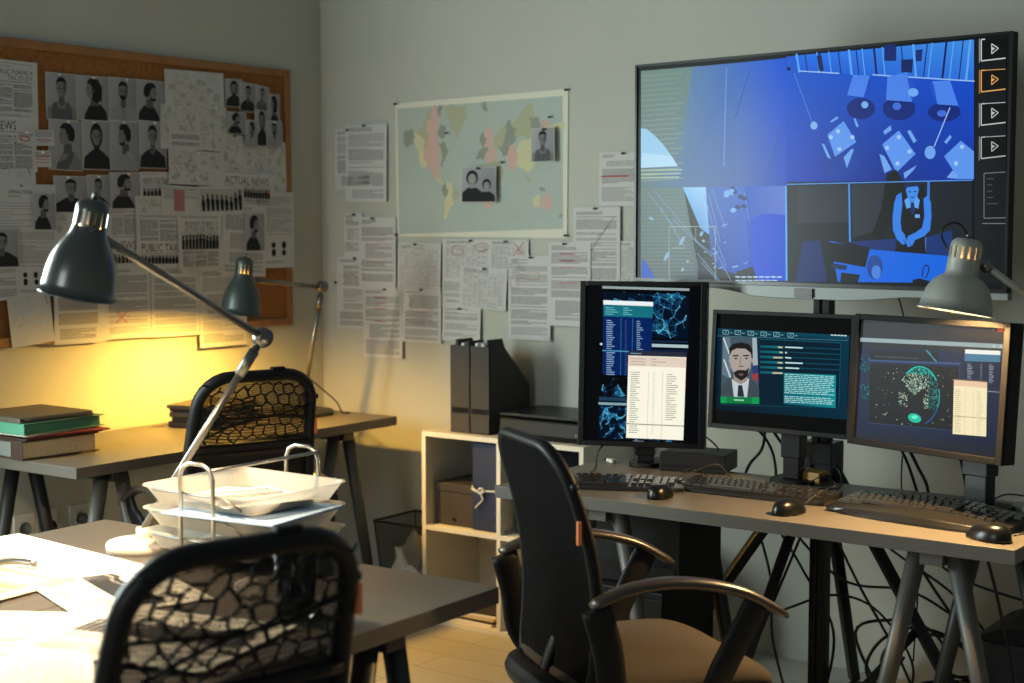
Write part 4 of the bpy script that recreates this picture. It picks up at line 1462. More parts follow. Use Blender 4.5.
SHEETS=[
('L', 3.093, 1.896, 0.276, 0.22, 1, -0.01, 'news', ('PUBLIC FORMS P', 'TAX STUDY'), 'newspaper page headed public forms, upper left of the cork board', 'public forms newspaper page', None),
('L', 3.091, 1.739, 0.253, 0.198, 2, 0.02, 'news', ('NEWS',), 'newspaper page with the large word news below the public forms page', 'news page', None),
('L', 3.172, 1.756, 0.067, 0.043, 4, -0.02, 'note', 1, 'small paper slip with red scribbled oval on the news page', 'slip with the red oval', 'w'),
('L', 3.247, 1.758, 0.081, 0.053, 4, 0.02, 'note', 2, 'small paper slip with red underlined words right of the red oval slip', 'slip with red underlining', None),
('L', 3.239, 1.688, 0.069, 0.055, 4, 0.03, 'note', 3, 'small paper slip with red lines below the two other small slips', 'lower small slip', 'w'),
('L', 3.101, 1.627, 0.219, 0.065, 3, 0.03, 'drawing', 4, 'landscape sheet with grey pencil sketching under the news page', 'pencil sketch sheet', None),
('L', 3.326, 1.9, 0.128, 0.158, 2, 0.0, 'photo', 'man_tank', 'black and white mugshot of a person in a grey tank top facing forward', 'tank top mugshot', 'w'),
('L', 3.459, 1.903, 0.138, 0.153, 1, 0.01, 'photo', 'woman_left', 'black and white mugshot of a person with bobbed hair in left profile', 'bobbed hair mugshot', 'w'),
('L', 3.591, 1.908, 0.127, 0.151, 2, 0.0, 'photo', 'man_beard', 'black and white mugshot of a bearded person in a pale hooded top', 'hooded top mugshot', 'w'),
('L', 3.72, 1.911, 0.135, 0.146, 1, -0.01, 'photo', 'man_right', 'mugshot of a person in right profile at the end of the top row', 'right profile mugshot', None),
('L', 3.34, 1.737, 0.143, 0.17, 2, -0.03, 'photo', 'man_left_tank', 'black and white mugshot of a bare shouldered person in left profile', 'bare shoulder mugshot', 'w'),
('L', 3.468, 1.742, 0.121, 0.169, 3, 0.0, 'photo', 'woman_front', 'black and white mugshot of a person with tied hair in a black high neck top', 'black high neck mugshot', 'w'),
('L', 3.591, 1.746, 0.126, 0.173, 2, 0.0, 'photo', 'man_left', 'mugshot of a bearded person in left profile wearing a pale hoodie', 'pale hoodie mugshot', 'w'),
('L', 3.72, 1.754, 0.128, 0.169, 3, 0.0, 'photo', 'man_front', 'mugshot of a person in a dark shirt at the end of the second row', 'dark shirt mugshot', 'w'),
('L', 3.353, 1.571, 0.143, 0.125, 4, 0.0, 'photo', 'man_front', 'mugshot of a short haired person facing forward, first of the third row', 'third row first mugshot', 'w'),
('L', 3.471, 1.576, 0.095, 0.128, 3, 0.0, 'photo', 'man_front', 'black and white mugshot partly hidden behind the top of the near lamp shade', 'mugshot behind the lamp shade', 'w'),
('L', 3.589, 1.588, 0.14, 0.13, 4, 0.02, 'photo', 'man_right', 'mugshot of a bearded person in right profile, last of the third row', 'third row last mugshot', 'w'),
('L', 3.93, 1.957, 0.292, 0.154, 2, 0.02, 'map', 1, 'large grey street map sheet at the top middle of the cork board', 'large street map', 'w'),
('L', 3.845, 1.821, 0.175, 0.161, 3, -0.04, 'map', 2, 'grey street map sheet under the left half of the large street map', 'left small map', 'w'),
('L', 4.008, 1.827, 0.152, 0.168, 3, -0.03, 'map', 3, 'grey street map sheet under the right half of the large street map', 'right small map', 'w'),
('L', 3.873, 1.776, 0.157, 0.069, 5, 0.0, 'text', 4, 'small sheet with two lines of type over the left small map', 'two line slip', None),
('L', 3.923, 1.677, 0.263, 0.126, 4, -0.01, 'map_red', 5, 'street map sheet with red route lines drawn across it', 'red route map', 'w'),
('L', 4.141, 1.736, 0.179, 0.145, 2, -0.05, 'map_red', 6, 'pale map sheet with faint red markings right of the red route map', 'faint red map', 'b'),
('L', 4.318, 1.695, 0.2, 0.199, 1, -0.02, 'map', 7, 'pale grey map sheet at the right edge of the cork board', 'right edge map', None),
('L', 4.127, 1.967, 0.092, 0.106, 3, 0.02, 'photo', 'woman_front', 'small dark photo of a long haired person in a dark blue top', 'small long hair photo', None),
('L', 4.198, 1.955, 0.088, 0.11, 4, -0.03, 'photo', 'man_front', 'small photo of a person in a dark coat second in the photo cluster', 'dark coat photo', None),
('L', 4.271, 1.956, 0.074, 0.096, 5, -0.08, 'photo', 'man_tank', 'small tilted photo of a person with bare arms in the photo cluster', 'bare arms photo', None),
('L', 4.335, 1.915, 0.072, 0.125, 4, -0.03, 'photo', 'woman_left', 'small narrow photo of a dark haired person at the right end of the cluster', 'narrow photo', None),
('L', 4.134, 1.854, 0.1, 0.084, 5, 0.0, 'photo', 'man_right', 'small photo of a dark head turned right, left of the photo cluster', 'turned head photo', 'b'),
('L', 4.21, 1.817, 0.064, 0.106, 6, -0.02, 'photo', 'man_left', 'small photo of a person in black standing sideways, bottom of the cluster', 'sideways person photo', None),
('L', 4.27, 1.845, 0.076, 0.147, 5, 0.02, 'photo', 'woman_front', 'small photo of a person before a bright door, low in the cluster', 'bright door photo', None),
('L', 4.335, 1.822, 0.089, 0.102, 6, 0.02, 'photo', 'man_beard', 'small dark photo at the bottom right of the photo cluster', 'bottom right photo', 'w'),
('L', 4.187, 1.606, 0.278, 0.134, 5, -0.03, 'news', ('ACTUAL NEWS', '', '#'), 'newspaper page headed actual news with a row of dark figures', 'actual news page', None),
('L', 4.327, 1.446, 0.225, 0.299, 6, 0.0, 'spots', 9, 'white sheet with six dark blots hanging over the right frame of the board', 'blotted white sheet', 'r'),
('L', 4.161, 1.407, 0.234, 0.277, 7, -0.05, 'text', 10, 'tilted typed sheet behind the portrait near the far lamp', 'tilted typed sheet', None),
('L', 4.214, 1.438, 0.108, 0.147, 9, 0.0, 'photo', 'man_right', 'grey photo of a person in black in right profile above the far lamp', 'profile photo above the far lamp', None),
('L', 4.044, 1.56, 0.236, 0.106, 7, 0.03, 'strip', 11, 'torn newspaper strip with dark standing figures left of the actual news page', 'torn figure strip', None),
('L', 3.729, 1.593, 0.141, 0.129, 3, 0.02, 'news', ('NEWS FOR TAX', '#'), 'narrow newspaper clipping under the dark shirt mugshot', 'narrow clipping', None),
('L', 3.843, 1.558, 0.185, 0.103, 6, -0.03, 'note', 12, 'white note with a solid red square drawn on it', 'red square note', None),
('L', 3.705, 1.47, 0.145, 0.201, 5, 0.01, 'map', 13, 'grey map sheet with fine lines right of the near lamp shade', 'map right of the near shade', None),
('L', 3.736, 1.41, 0.207, 0.2, 6, -0.01, 'news', ('', 'PUBLIC TAX', '#'), 'newspaper page headed public tax behind the near lamp arm', 'public tax page', None),
('L', 3.931, 1.405, 0.215, 0.205, 8, 0.0, 'news', ('BUDGET PUBLIC T', 'LITTLE CO TAX V', '#'), 'newspaper page headed budget public, middle of the board', 'budget newspaper page', None),
('L', 4.088, 1.401, 0.131, 0.229, 7, 0.02, 'spots', 14, 'typed sheet with small dark blots beside the budget newspaper', 'small blot sheet', None),
('L', 3.811, 1.187, 0.232, 0.258, 5, -0.01, 'text', 15, 'long typed letter hanging low under the public tax page', 'left long letter', None),
('L', 4.048, 1.154, 0.243, 0.298, 6, 0.0, 'text', 16, 'long typed letter hanging lowest, left of the far lamp shade', 'right long letter', None),
('L', 3.589, 1.192, 0.204, 0.257, 5, -0.01, 'text_x', 17, 'typed sheet with a red cross in its lower half by the near lamp shade', 'red cross sheet', None),
('L', 3.403, 1.432, 0.252, 0.186, 2, 0.0, 'map', 18, 'street map sheet half hidden by the near lamp shade', 'map behind the near shade', None),
('L', 3.58, 1.422, 0.122, 0.216, 3, 0.02, 'news', ('', 'NEWS', '#'), 'narrow newspaper clipping just right of the near lamp shade', 'clipping by the near shade', None),
('L', 3.149, 1.523, 0.278, 0.158, 5, 0.0, 'profile', ('CRIMINAL PROFILE',), 'typed criminal profile page with a grey portrait at its right', 'criminal profile page', 'g'),
('L', 3.237, 1.512, 0.093, 0.125, 7, 0.0, 'photo', 'man_right', 'grey portrait of a person in right profile clipped to the criminal profile page', 'profile page portrait', None),
('L', 3.041, 1.339, 0.178, 0.238, 6, 0.02, 'text', 19, 'typed page at the left picture edge under the criminal profile', 'left edge typed page', None),
('L', 3.064, 1.391, 0.132, 0.125, 8, 0.0, 'photo', 'man_front', 'black and white portrait of a person in a black top at the left picture edge', 'left edge portrait', None),
('L', 3.205, 1.347, 0.164, 0.234, 5, -0.03, 'spots', 20, 'sheet with a cluster of dark round blots left of the near lamp shade', 'round blot sheet', None),
('L', 3.173, 1.185, 0.171, 0.237, 4, 0.09, 'drawing', 21, 'tilted white sheet with few pencil lines hanging over the lower frame', 'tilted pencil sheet', None),
('L', 3.38, 1.151, 0.221, 0.185, 5, -0.01, 'table', 22, 'sheet with two grey printed panels under the near lamp shade', 'grey panel sheet', None),
('B', -4.078, 1.732, 0.198, 0.244, 1, 0.03, 'text', 31, 'typed sheet hanging behind another near the room corner', 'rear sheet near the corner', 'b'),
('B', -4.009, 1.712, 0.216, 0.309, 3, -0.01, 'text', 32, 'front typed sheet pinned beside the upper left corner of the world map', 'front sheet near the corner', 'b'),
('B', -4.083, 1.422, 0.097, 0.182, 1, 0.0, 'text', 33, 'narrow typed sheet below the two sheets near the corner', 'narrow typed sheet', 'b'),
('B', -3.953, 1.353, 0.192, 0.288, 3, 0.0, 'text_red', 34, 'typed sheet with two red ovals left of the lower map corner', 'two red ovals sheet', 'b'),
('B', -4.067, 1.19, 0.209, 0.293, 2, 0.01, 'text_red2', 35, 'typed sheet with red boxes hanging furthest left on the back wall', 'red boxes sheet', 'b'),
('B', -3.925, 1.074, 0.205, 0.28, 4, 0.01, 'text_red3', 36, 'lowest typed sheet with short red bars along its left margin', 'red bars sheet', 'b'),
('B', -3.739, 1.301, 0.216, 0.188, 2, 0.0, 'table_red', 37, 'printed table with two red boxes under the left half of the map', 'red box table', 'b'),
('B', -3.726, 1.111, 0.194, 0.215, 3, 0.0, 'text_red', 38, 'typed sheet with red underlining hanging below the red box table', 'red underlined sheet', 'b'),
('B', -3.506, 1.335, 0.231, 0.153, 2, 0.01, 'table_red2', 39, 'printed table with two red circles under the middle of the map', 'red circle table', 'b'),
('B', -3.308, 1.333, 0.182, 0.154, 2, 0.0, 'table_x', 40, 'printed table with a red cross under the right half of the map', 'red cross table', 'b'),
('B', -3.423, 1.226, 0.22, 0.16, 5, -0.04, 'table', 41, 'landscape number table overlapping the red circle table', 'number table', 'b'),
('B', -3.562, 1.207, 0.117, 0.116, 4, 0.0, 'text', 42, 'small slip of type left of the number table', 'small type slip', None),
('B', -3.53, 1.084, 0.184, 0.131, 3, 0.0, 'text', 43, 'typed sheet just above the black magazine files', 'sheet above the files', 'b'),
('B', -3.211, 1.194, 0.191, 0.314, 3, 0.01, 'text_red2', 44, 'long typed sheet with small red marks right of the number table', 'long red marked sheet', 'b'),
('B', -3.029, 1.25, 0.183, 0.307, 5, 0.01, 'text_red3', 45, 'typed sheet with bold red lines left of the tall monitor', 'bold red line sheet', 'b'),
('B', -2.917, 1.394, 0.2, 0.274, 3, 0.01, 'drawing2', 46, 'typed sheet with a long pencil stroke between map and television', 'pencil stroke sheet', 'b'),
('B', -2.819, 1.63, 0.179, 0.191, 2, 0.0, 'text_red4', 47, 'typed sheet with one red line running behind the left edge of the television', 'red line sheet', 'b'),
('B', -2.784, 1.333, 0.095, 0.153, 2, 0.0, 'table', 48, 'narrow printed sheet squeezed between pencil stroke sheet and television', 'narrow printed sheet', None),
('B', -3.436, 1.618, 0.163, 0.134, 9, 0.0, 'photo', 'pair', 'black and white photo of two people in dark clothes pinned on the world map', 'photo of two people', 'b'),
('B', -3.143, 1.759, 0.105, 0.124, 9, 0.02, 'photo', 'man_tank', 'photo of one person in a dark tank top pinned on the world map', 'single person photo', 'b'),
]
# ------------------------------------------------------------------ room shell
WX, WY = -4.26, 4.64          # left wall plane, back wall plane
o = MB().box(WX - .12, 2.6, -3.2, WY + .12, -.1, 0).build('floor', M_FLOOR); struct(o)
o = MB().box(WX, 2.6, WY, WY + .12, 0, 2.75).build('wall_back', M_WALL); struct(o)
o = MB().box(WX - .12, WX, -3.2, WY + .12, 0, 2.75).build('wall_left', M_WALL); struct(o)

# ------------------------------------------------------------------ flat artwork (screens, prints)
class Canvas:
    """draws coloured shapes on a plane; local u right, v up, w outward; bend(u,v) gives the paper's curl"""
    def __init__(s, mat, step=0.00012, bend=None):
        s.mb = MB(); s.mat = mat; s.step = step; s.k = 0; s.bend = bend
    def pt(s, u, v, w):
        if s.bend: w += s.bend(u, v)
        return tuple(s.mat @ Vector((u, v, w)))
    def poly(s, col, pts, layer=None):
        if layer is None: s.k += 1; layer = s.k
        b = len(s.mb.V)
        ar = sum(pts[i][0] * pts[(i + 1) % len(pts)][1] - pts[(i + 1) % len(pts)][0] * pts[i][1] for i in range(len(pts)))
        cols = col
        if ar < 0:
            pts = pts[::-1]
            if isinstance(col, list): cols = col[::-1]
        s.mb.V += [s.pt(u, v, s.step * layer) for u, v in pts]
        s.mb.face(list(range(b, b + len(pts))), 0, cols)
    def line(s, col, u0, v0, u1, v1, w, layer=None):
        L = hypot(u1 - u0, v1 - v0) or 1e-6; nx, ny = -(v1 - v0) / L * w / 2, (u1 - u0) / L * w / 2
        s.poly(col, [(u0 + nx, v0 + ny), (u1 + nx, v1 + ny), (u1 - nx, v1 - ny), (u0 - nx, v0 - ny)], layer)
    def ell(s, col, u, v, a, b, n=14, layer=None):
        s.poly(col, [(u + a[0] * cos(t) + b[0] * sin(t), v + a[1] * cos(t) + b[1] * sin(t)) for t in [2 * pi * i / n for i in range(n)]], layer)
    def rect(s, col, u0, v0, u1, v1, layer=None): s.poly(col, [(u0, v0), (u1, v0), (u1, v1), (u0, v1)], layer)
    def net(s, u0, v0, u1, v1, n, seed):
        R = random.Random(seed); P = []; s.k += .3; rx = (u1 - u0); ry = (v1 - v0); dmin = sqrt(rx * ry / n) * 1.75
        for i in range(n): P.append((u0 + rx * R.random(), v0 + ry * R.random(), R.random()))
        for i, (x, y, b) in enumerate(P):
            for (a, c, b2) in P[:i]:
                if hypot(x - a, y - c) < dmin:
                    t = (b * b2) ** .9; s.line(rgb(int(6 + 90 * t), int(50 + 170 * t), int(100 + 150 * t)), x, y, a, c, .0005 + .0014 * t, s.k + .05 * t)
        for x, y, b in P:
            if b > .45: s.ell(rgb(int(30 + 150 * b ** 3), int(90 + 130 * b), int(150 + 95 * b)), x, y, (.0007 + .0009 * b, 0), (0, .0007 + .0009 * b), 6, s.k + .1)
        s.k += .3
    def globe(s, u, v, rx, ry, seed):
        R = random.Random(seed); s.k += .3
        for i in range(1500):
            a = R.random() * 2 * pi; q = sqrt(R.random()); nx, ny = q * cos(a), q * sin(a)
            land = (ny > .12 + .12 * sin(nx * 7) and not (nx < -.7 and ny < .4)) or (nx > .30 + .1 * sin(ny * 8) and ny > -.42) or (nx < -.55 and -.42 < ny < .05 and R.random() < .6)
            if not land: continue
            col = rgb(20, 190, 172) if ny > .72 else R.choice([rgb(206, 226, 205), rgb(150, 170, 140), rgb(96, 170, 155), rgb(190, 200, 170)]) if nx < .45 else R.choice([rgb(60, 150, 140), rgb(20, 90, 96)])
            k = .0007 + .0013 * R.random(); s.ell(col, u + nx * rx, v + ny * ry, (k, 0), (0, k), 5, s.k)
        for i in range(60):
            t = .25 - 1.4 * i / 60; s.ell(rgb(20, 100, 170) if i > 24 else rgb(20, 170, 170), u + rx * cos(t), v + ry * sin(t), (.0016, 0), (0, .0016), 6, s.k + .1)
        for i in range(50):
            t = pi * (.2 + .55 * i / 50); s.ell(rgb(30, 200, 190), u + rx * cos(t) * .97, v + ry * sin(t) * .97, (.0022, 0), (0, .0014), 6, s.k + .1)
        s.k += .2
    def art(s, data, jag=0.0):
        base = s.k; RJ = random.Random(5)
        for i, row in enumerate(data):
            k, n = row[0], row[1]; cols = [rgb(*row[2 + 3 * q:5 + 3 * q]) for q in range(n)]; v = [q / 10000 for q in row[2 + 3 * n:]]
            col = cols if n > 1 else cols[0]
            if k in (5, 6): base += .8
            lay = base + 1 + i * 0.06
            if k == 0:
                pp = list(zip(v[0::2], v[1::2]))
                if jag and i > 0:
                    for _ in range(3):
                        nn = []
                        for q in range(len(pp)):
                            (x, y), (x2, y2) = pp[q], pp[(q + 1) % len(pp)]; L = hypot(x2 - x, y2 - y); nn += [(x, y), ((x + x2) / 2 + RJ.uniform(-jag, jag) * L, (y + y2) / 2 + RJ.uniform(-jag, jag) * L)]
                        pp = nn
                s.poly(col, pp, lay)
            elif k == 5: s.k = base + .2 + i * .06; s.net(*v[:4], row[-2], row[-1])
            elif k == 6: s.k = base + .2 + i * .06; s.globe(*v[:4], row[-1])
            elif k == 1: s.line(col, *v[:4], max(v[4], .0006), lay)
            elif k == 2: s.ell(col, v[0], v[1], (v[2], v[3]), (v[4], v[5]), 16, lay)
            elif k == 3: s.ell(col, v[0], v[1], (max(v[2], .0005), 0), (0, max(v[3], .0005)), 6, lay)
            s.k = max(s.k, lay)
_font = {}
def glyphs(txt):
    if txt not in _font:
        cu = bpy.data.curves.new('t', 'FONT'); cu.body = txt; cu.size = 1.0; cu.resolution_u = 2
        ob = bpy.data.objects.new('t', cu); COL.objects.link(ob); bpy.context.view_layer.update()
        me = ob.evaluated_get(bpy.context.evaluated_depsgraph_get()).to_mesh()
        P = [[(me.vertices[i].co.x, me.vertices[i].co.y) for i in p.vertices] for p in me.polygons]
        w = max([x for p in P for x, y in p] + [.01])
        _font[txt] = (P, w)
        bpy.data.objects.remove(ob); bpy.data.curves.remove(cu)
    return _font[txt]
def write(cv, txt, u, v, h, width, col):
    P, w = glyphs(txt); cv.k += 1
    sx = width / w
    for p in P: cv.poly(col, [(u + x * sx, v + y * h / .7) for x, y in p], cv.k)

INK = rgb(70, 70, 72); INK2 = rgb(112, 112, 112); REDI = rgb(178, 52, 44); PAP = rgb(206, 203, 196)
def lines(cv, R, u0, v0, u1, v1, pitch=.0052, col=INK, th=.0019, dens=.9):
    v = v1 - pitch; cv.k += 1
    while v > v0:
        if R.random() < dens:
            u = u0; end = u1 if R.random() < .8 else u0 + (u1 - u0) * (.35 + .5 * R.random())
            while u < end - .002:
                e = min(end, u + .008 + R.random() * .03); cv.rect(col, u, v, e, v + th, cv.k); u = e + .0022
        v -= pitch
def oval(cv, u, v, a, b, w=.0012, col=REDI):
    cv.k += 1
    for i in range(16):
        t, t2 = 2 * pi * i / 16, 2 * pi * (i + 1.2) / 16; cv.line(col, u + a * cos(t), v + b * sin(t), u + a * cos(t2), v + b * sin(t2), w, cv.k)
def redbox(cv, u0, v0, u1, v1, w=.0011):
    for a in ((u0, v0, u1, v0), (u1, v0, u1, v1), (u1, v1, u0, v1), (u0, v1, u0, v0)): cv.line(REDI, *a, w)
def portrait(cv, u0, v0, w, h, kind):
    """a printed studio portrait, drawn as flat tones"""
    BG = rgb(150, 151, 155); HAIR = rgb(28, 27, 28); SK = rgb(120, 118, 118); SK2 = rgb(86, 84, 86); DK = rgb(34, 34, 38); MID = rgb(84, 84, 90); LT = rgb(142, 142, 146)
    zx = lambda x: min(.995, max(.005, .5 + (x - .5) * 1.2)); zy = lambda y: min(.985, max(.005, y * 1.1))
    def q(c, *p): cv.poly(c, [(u0 + zx(x) * w, v0 + zy(y) * h) for x, y in p])
    def e(c, x, y, rx, ry, n=14): q(c, *[(x + rx * cos(2 * pi * i / n), y + ry * sin(2 * pi * i / n)) for i in range(n)])
    cv.poly([BG, rgb(128, 129, 134), rgb(140, 141, 146), rgb(164, 165, 168)], [(u0, v0), (u0 + w, v0), (u0 + w, v0 + h), (u0, v0 + h)])
    if kind == 'pair':
        for cx, s, hd in ((.34, 1.0, .62), (.70, .72, .44)):
            q(DK, (cx - .28 * s, 0), (cx - .26 * s, .25 * s), (cx - .1 * s, .38 * s), (cx + .1 * s, .38 * s), (cx + .27 * s, .24 * s), (cx + .3 * s, 0))
            e(HAIR, cx, hd + .02, .15 * s, .2 * s); e(rgb(150, 148, 146), cx, hd - .02, .1 * s, .15 * s); q(rgb(140, 138, 136), (cx - .05 * s, .36 * s), (cx + .05 * s, .36 * s), (cx + .05 * s, hd - .1), (cx - .05 * s, hd - .1))
            for d in (-.04, .04): e(DK, cx + d * s, hd + .01, .015, .01, 6)
            q(SK2, (cx - .03 * s, hd - .085), (cx + .03 * s, hd - .085), (cx, hd - .1))
        return
    if kind in ('man_tank', 'man_front', 'man_beard', 'woman_front'):
        top = {'man_tank': MID, 'man_front': DK, 'man_beard': LT, 'woman_front': DK}[kind]
        body = SK if kind == 'man_tank' else top
        q(body, (.08, 0), (.12, .22), (.3, .33), (.42, .38), (.58, .38), (.7, .33), (.88, .22), (.93, 0))
        if kind == 'man_tank': q(MID, (.2, 0), (.22, .2), (.3, .34), (.36, .34), (.4, .22), (.6, .22), (.64, .34), (.7, .34), (.78, .2), (.8, 0))
        if kind == 'woman_front': e(HAIR, .5, .64, .19, .24); q(DK, (.4, .3), (.42, .46), (.58, .46), (.6, .3))
        else: q(SK2, (.42, .3), (.43, .5), (.57, .5), (.58, .3), (.5, .25))
        e(SK, .5, .63, .135, .18); e(SK, .365, .62, .02, .04, 8); e(SK, .635, .62, .02, .04, 8)
        q(HAIR, (.36, .66), (.36, .76), (.42, .83), (.5, .85), (.58, .83), (.64, .76), (.64, .66), (.61, .73), (.5, .755), (.39, .73))
        if kind == 'man_beard': q(HAIR, (.37, .6), (.42, .54), (.5, .55), (.58, .54), (.63, .6), (.6, .48), (.5, .43), (.4, .48)); cv.line(DK, u0 + .44 * w, v0, u0 + .47 * w, v0 + .25 * h, .01 * w); cv.line(DK, u0 + .56 * w, v0, u0 + .53 * w, v0 + .25 * h, .01 * w)
        for d in (-.055, .055):
            e(DK, .5 + d, .645, .025, .012, 8); cv.line(HAIR, u0 + (.5 + d - .03) * w, v0 + .675 * h, u0 + (.5 + d + .03) * w, v0 + .675 * h, .014 * h)
        q(SK2, (.5, .64), (.525, .585), (.48, .585)); q(SK2, (.455, .545), (.545, .545), (.52, .53), (.48, .53))
        q(SK2, (.56, .78), (.635, .66), (.62, .56), (.55, .46), (.57, .6))
        return
    f = -1 if 'left' in kind else 1
    X = lambda x: .5 + f * (x - .5)
    def qq(c, *p): q(c, *[(X(x), y) for x, y in p])
    body = {'man_left_tank': SK, 'man_left': LT, 'man_right': DK, 'woman_left': DK}[kind]
    qq(body, (.12, 0), (.14, .18), (.28, .33), (.45, .36), (.6, .3), (.72, .12), (.74, 0))
    if kind == 'man_left_tank': qq(MID, (.45, 0), (.34, .18), (.3, .34), (.4, .34), (.5, .2), (.72, .12), (.74, 0))
    qq(SK2, (.34, .3), (.36, .5), (.55, .46), (.57, .3))
    qq(SK, (.36, .56), (.38, .76), (.52, .83), (.64, .77), (.655, .68), (.70, .61), (.665, .595), (.67, .56), (.655, .54), (.64, .47), (.55, .46), (.45, .48))
    qq(HAIR, (.28, .6), (.29, .76), (.4, .86), (.56, .87), (.66, .78), (.62, .76), (.52, .75), (.48, .66), (.44, .56), (.34, .52))
    if kind == 'woman_left': qq(HAIR, (.26, .42), (.24, .7), (.36, .86), (.56, .87), (.62, .78), (.52, .72), (.5, .56), (.52, .42), (.4, .36))
    if kind in ('man_left', 'man_right'): qq(HAIR, (.5, .56), (.53, .5), (.65, .52), (.64, .46), (.54, .44), (.46, .48))
    e(SK2, X(.46), .62, .025, .04, 8); e(DK, X(.615), .66, .02, .01, 6)
    if kind == 'man_left': qq(rgb(158, 158, 160), (.2, .2), (.34, .36), (.44, .34), (.4, .26))

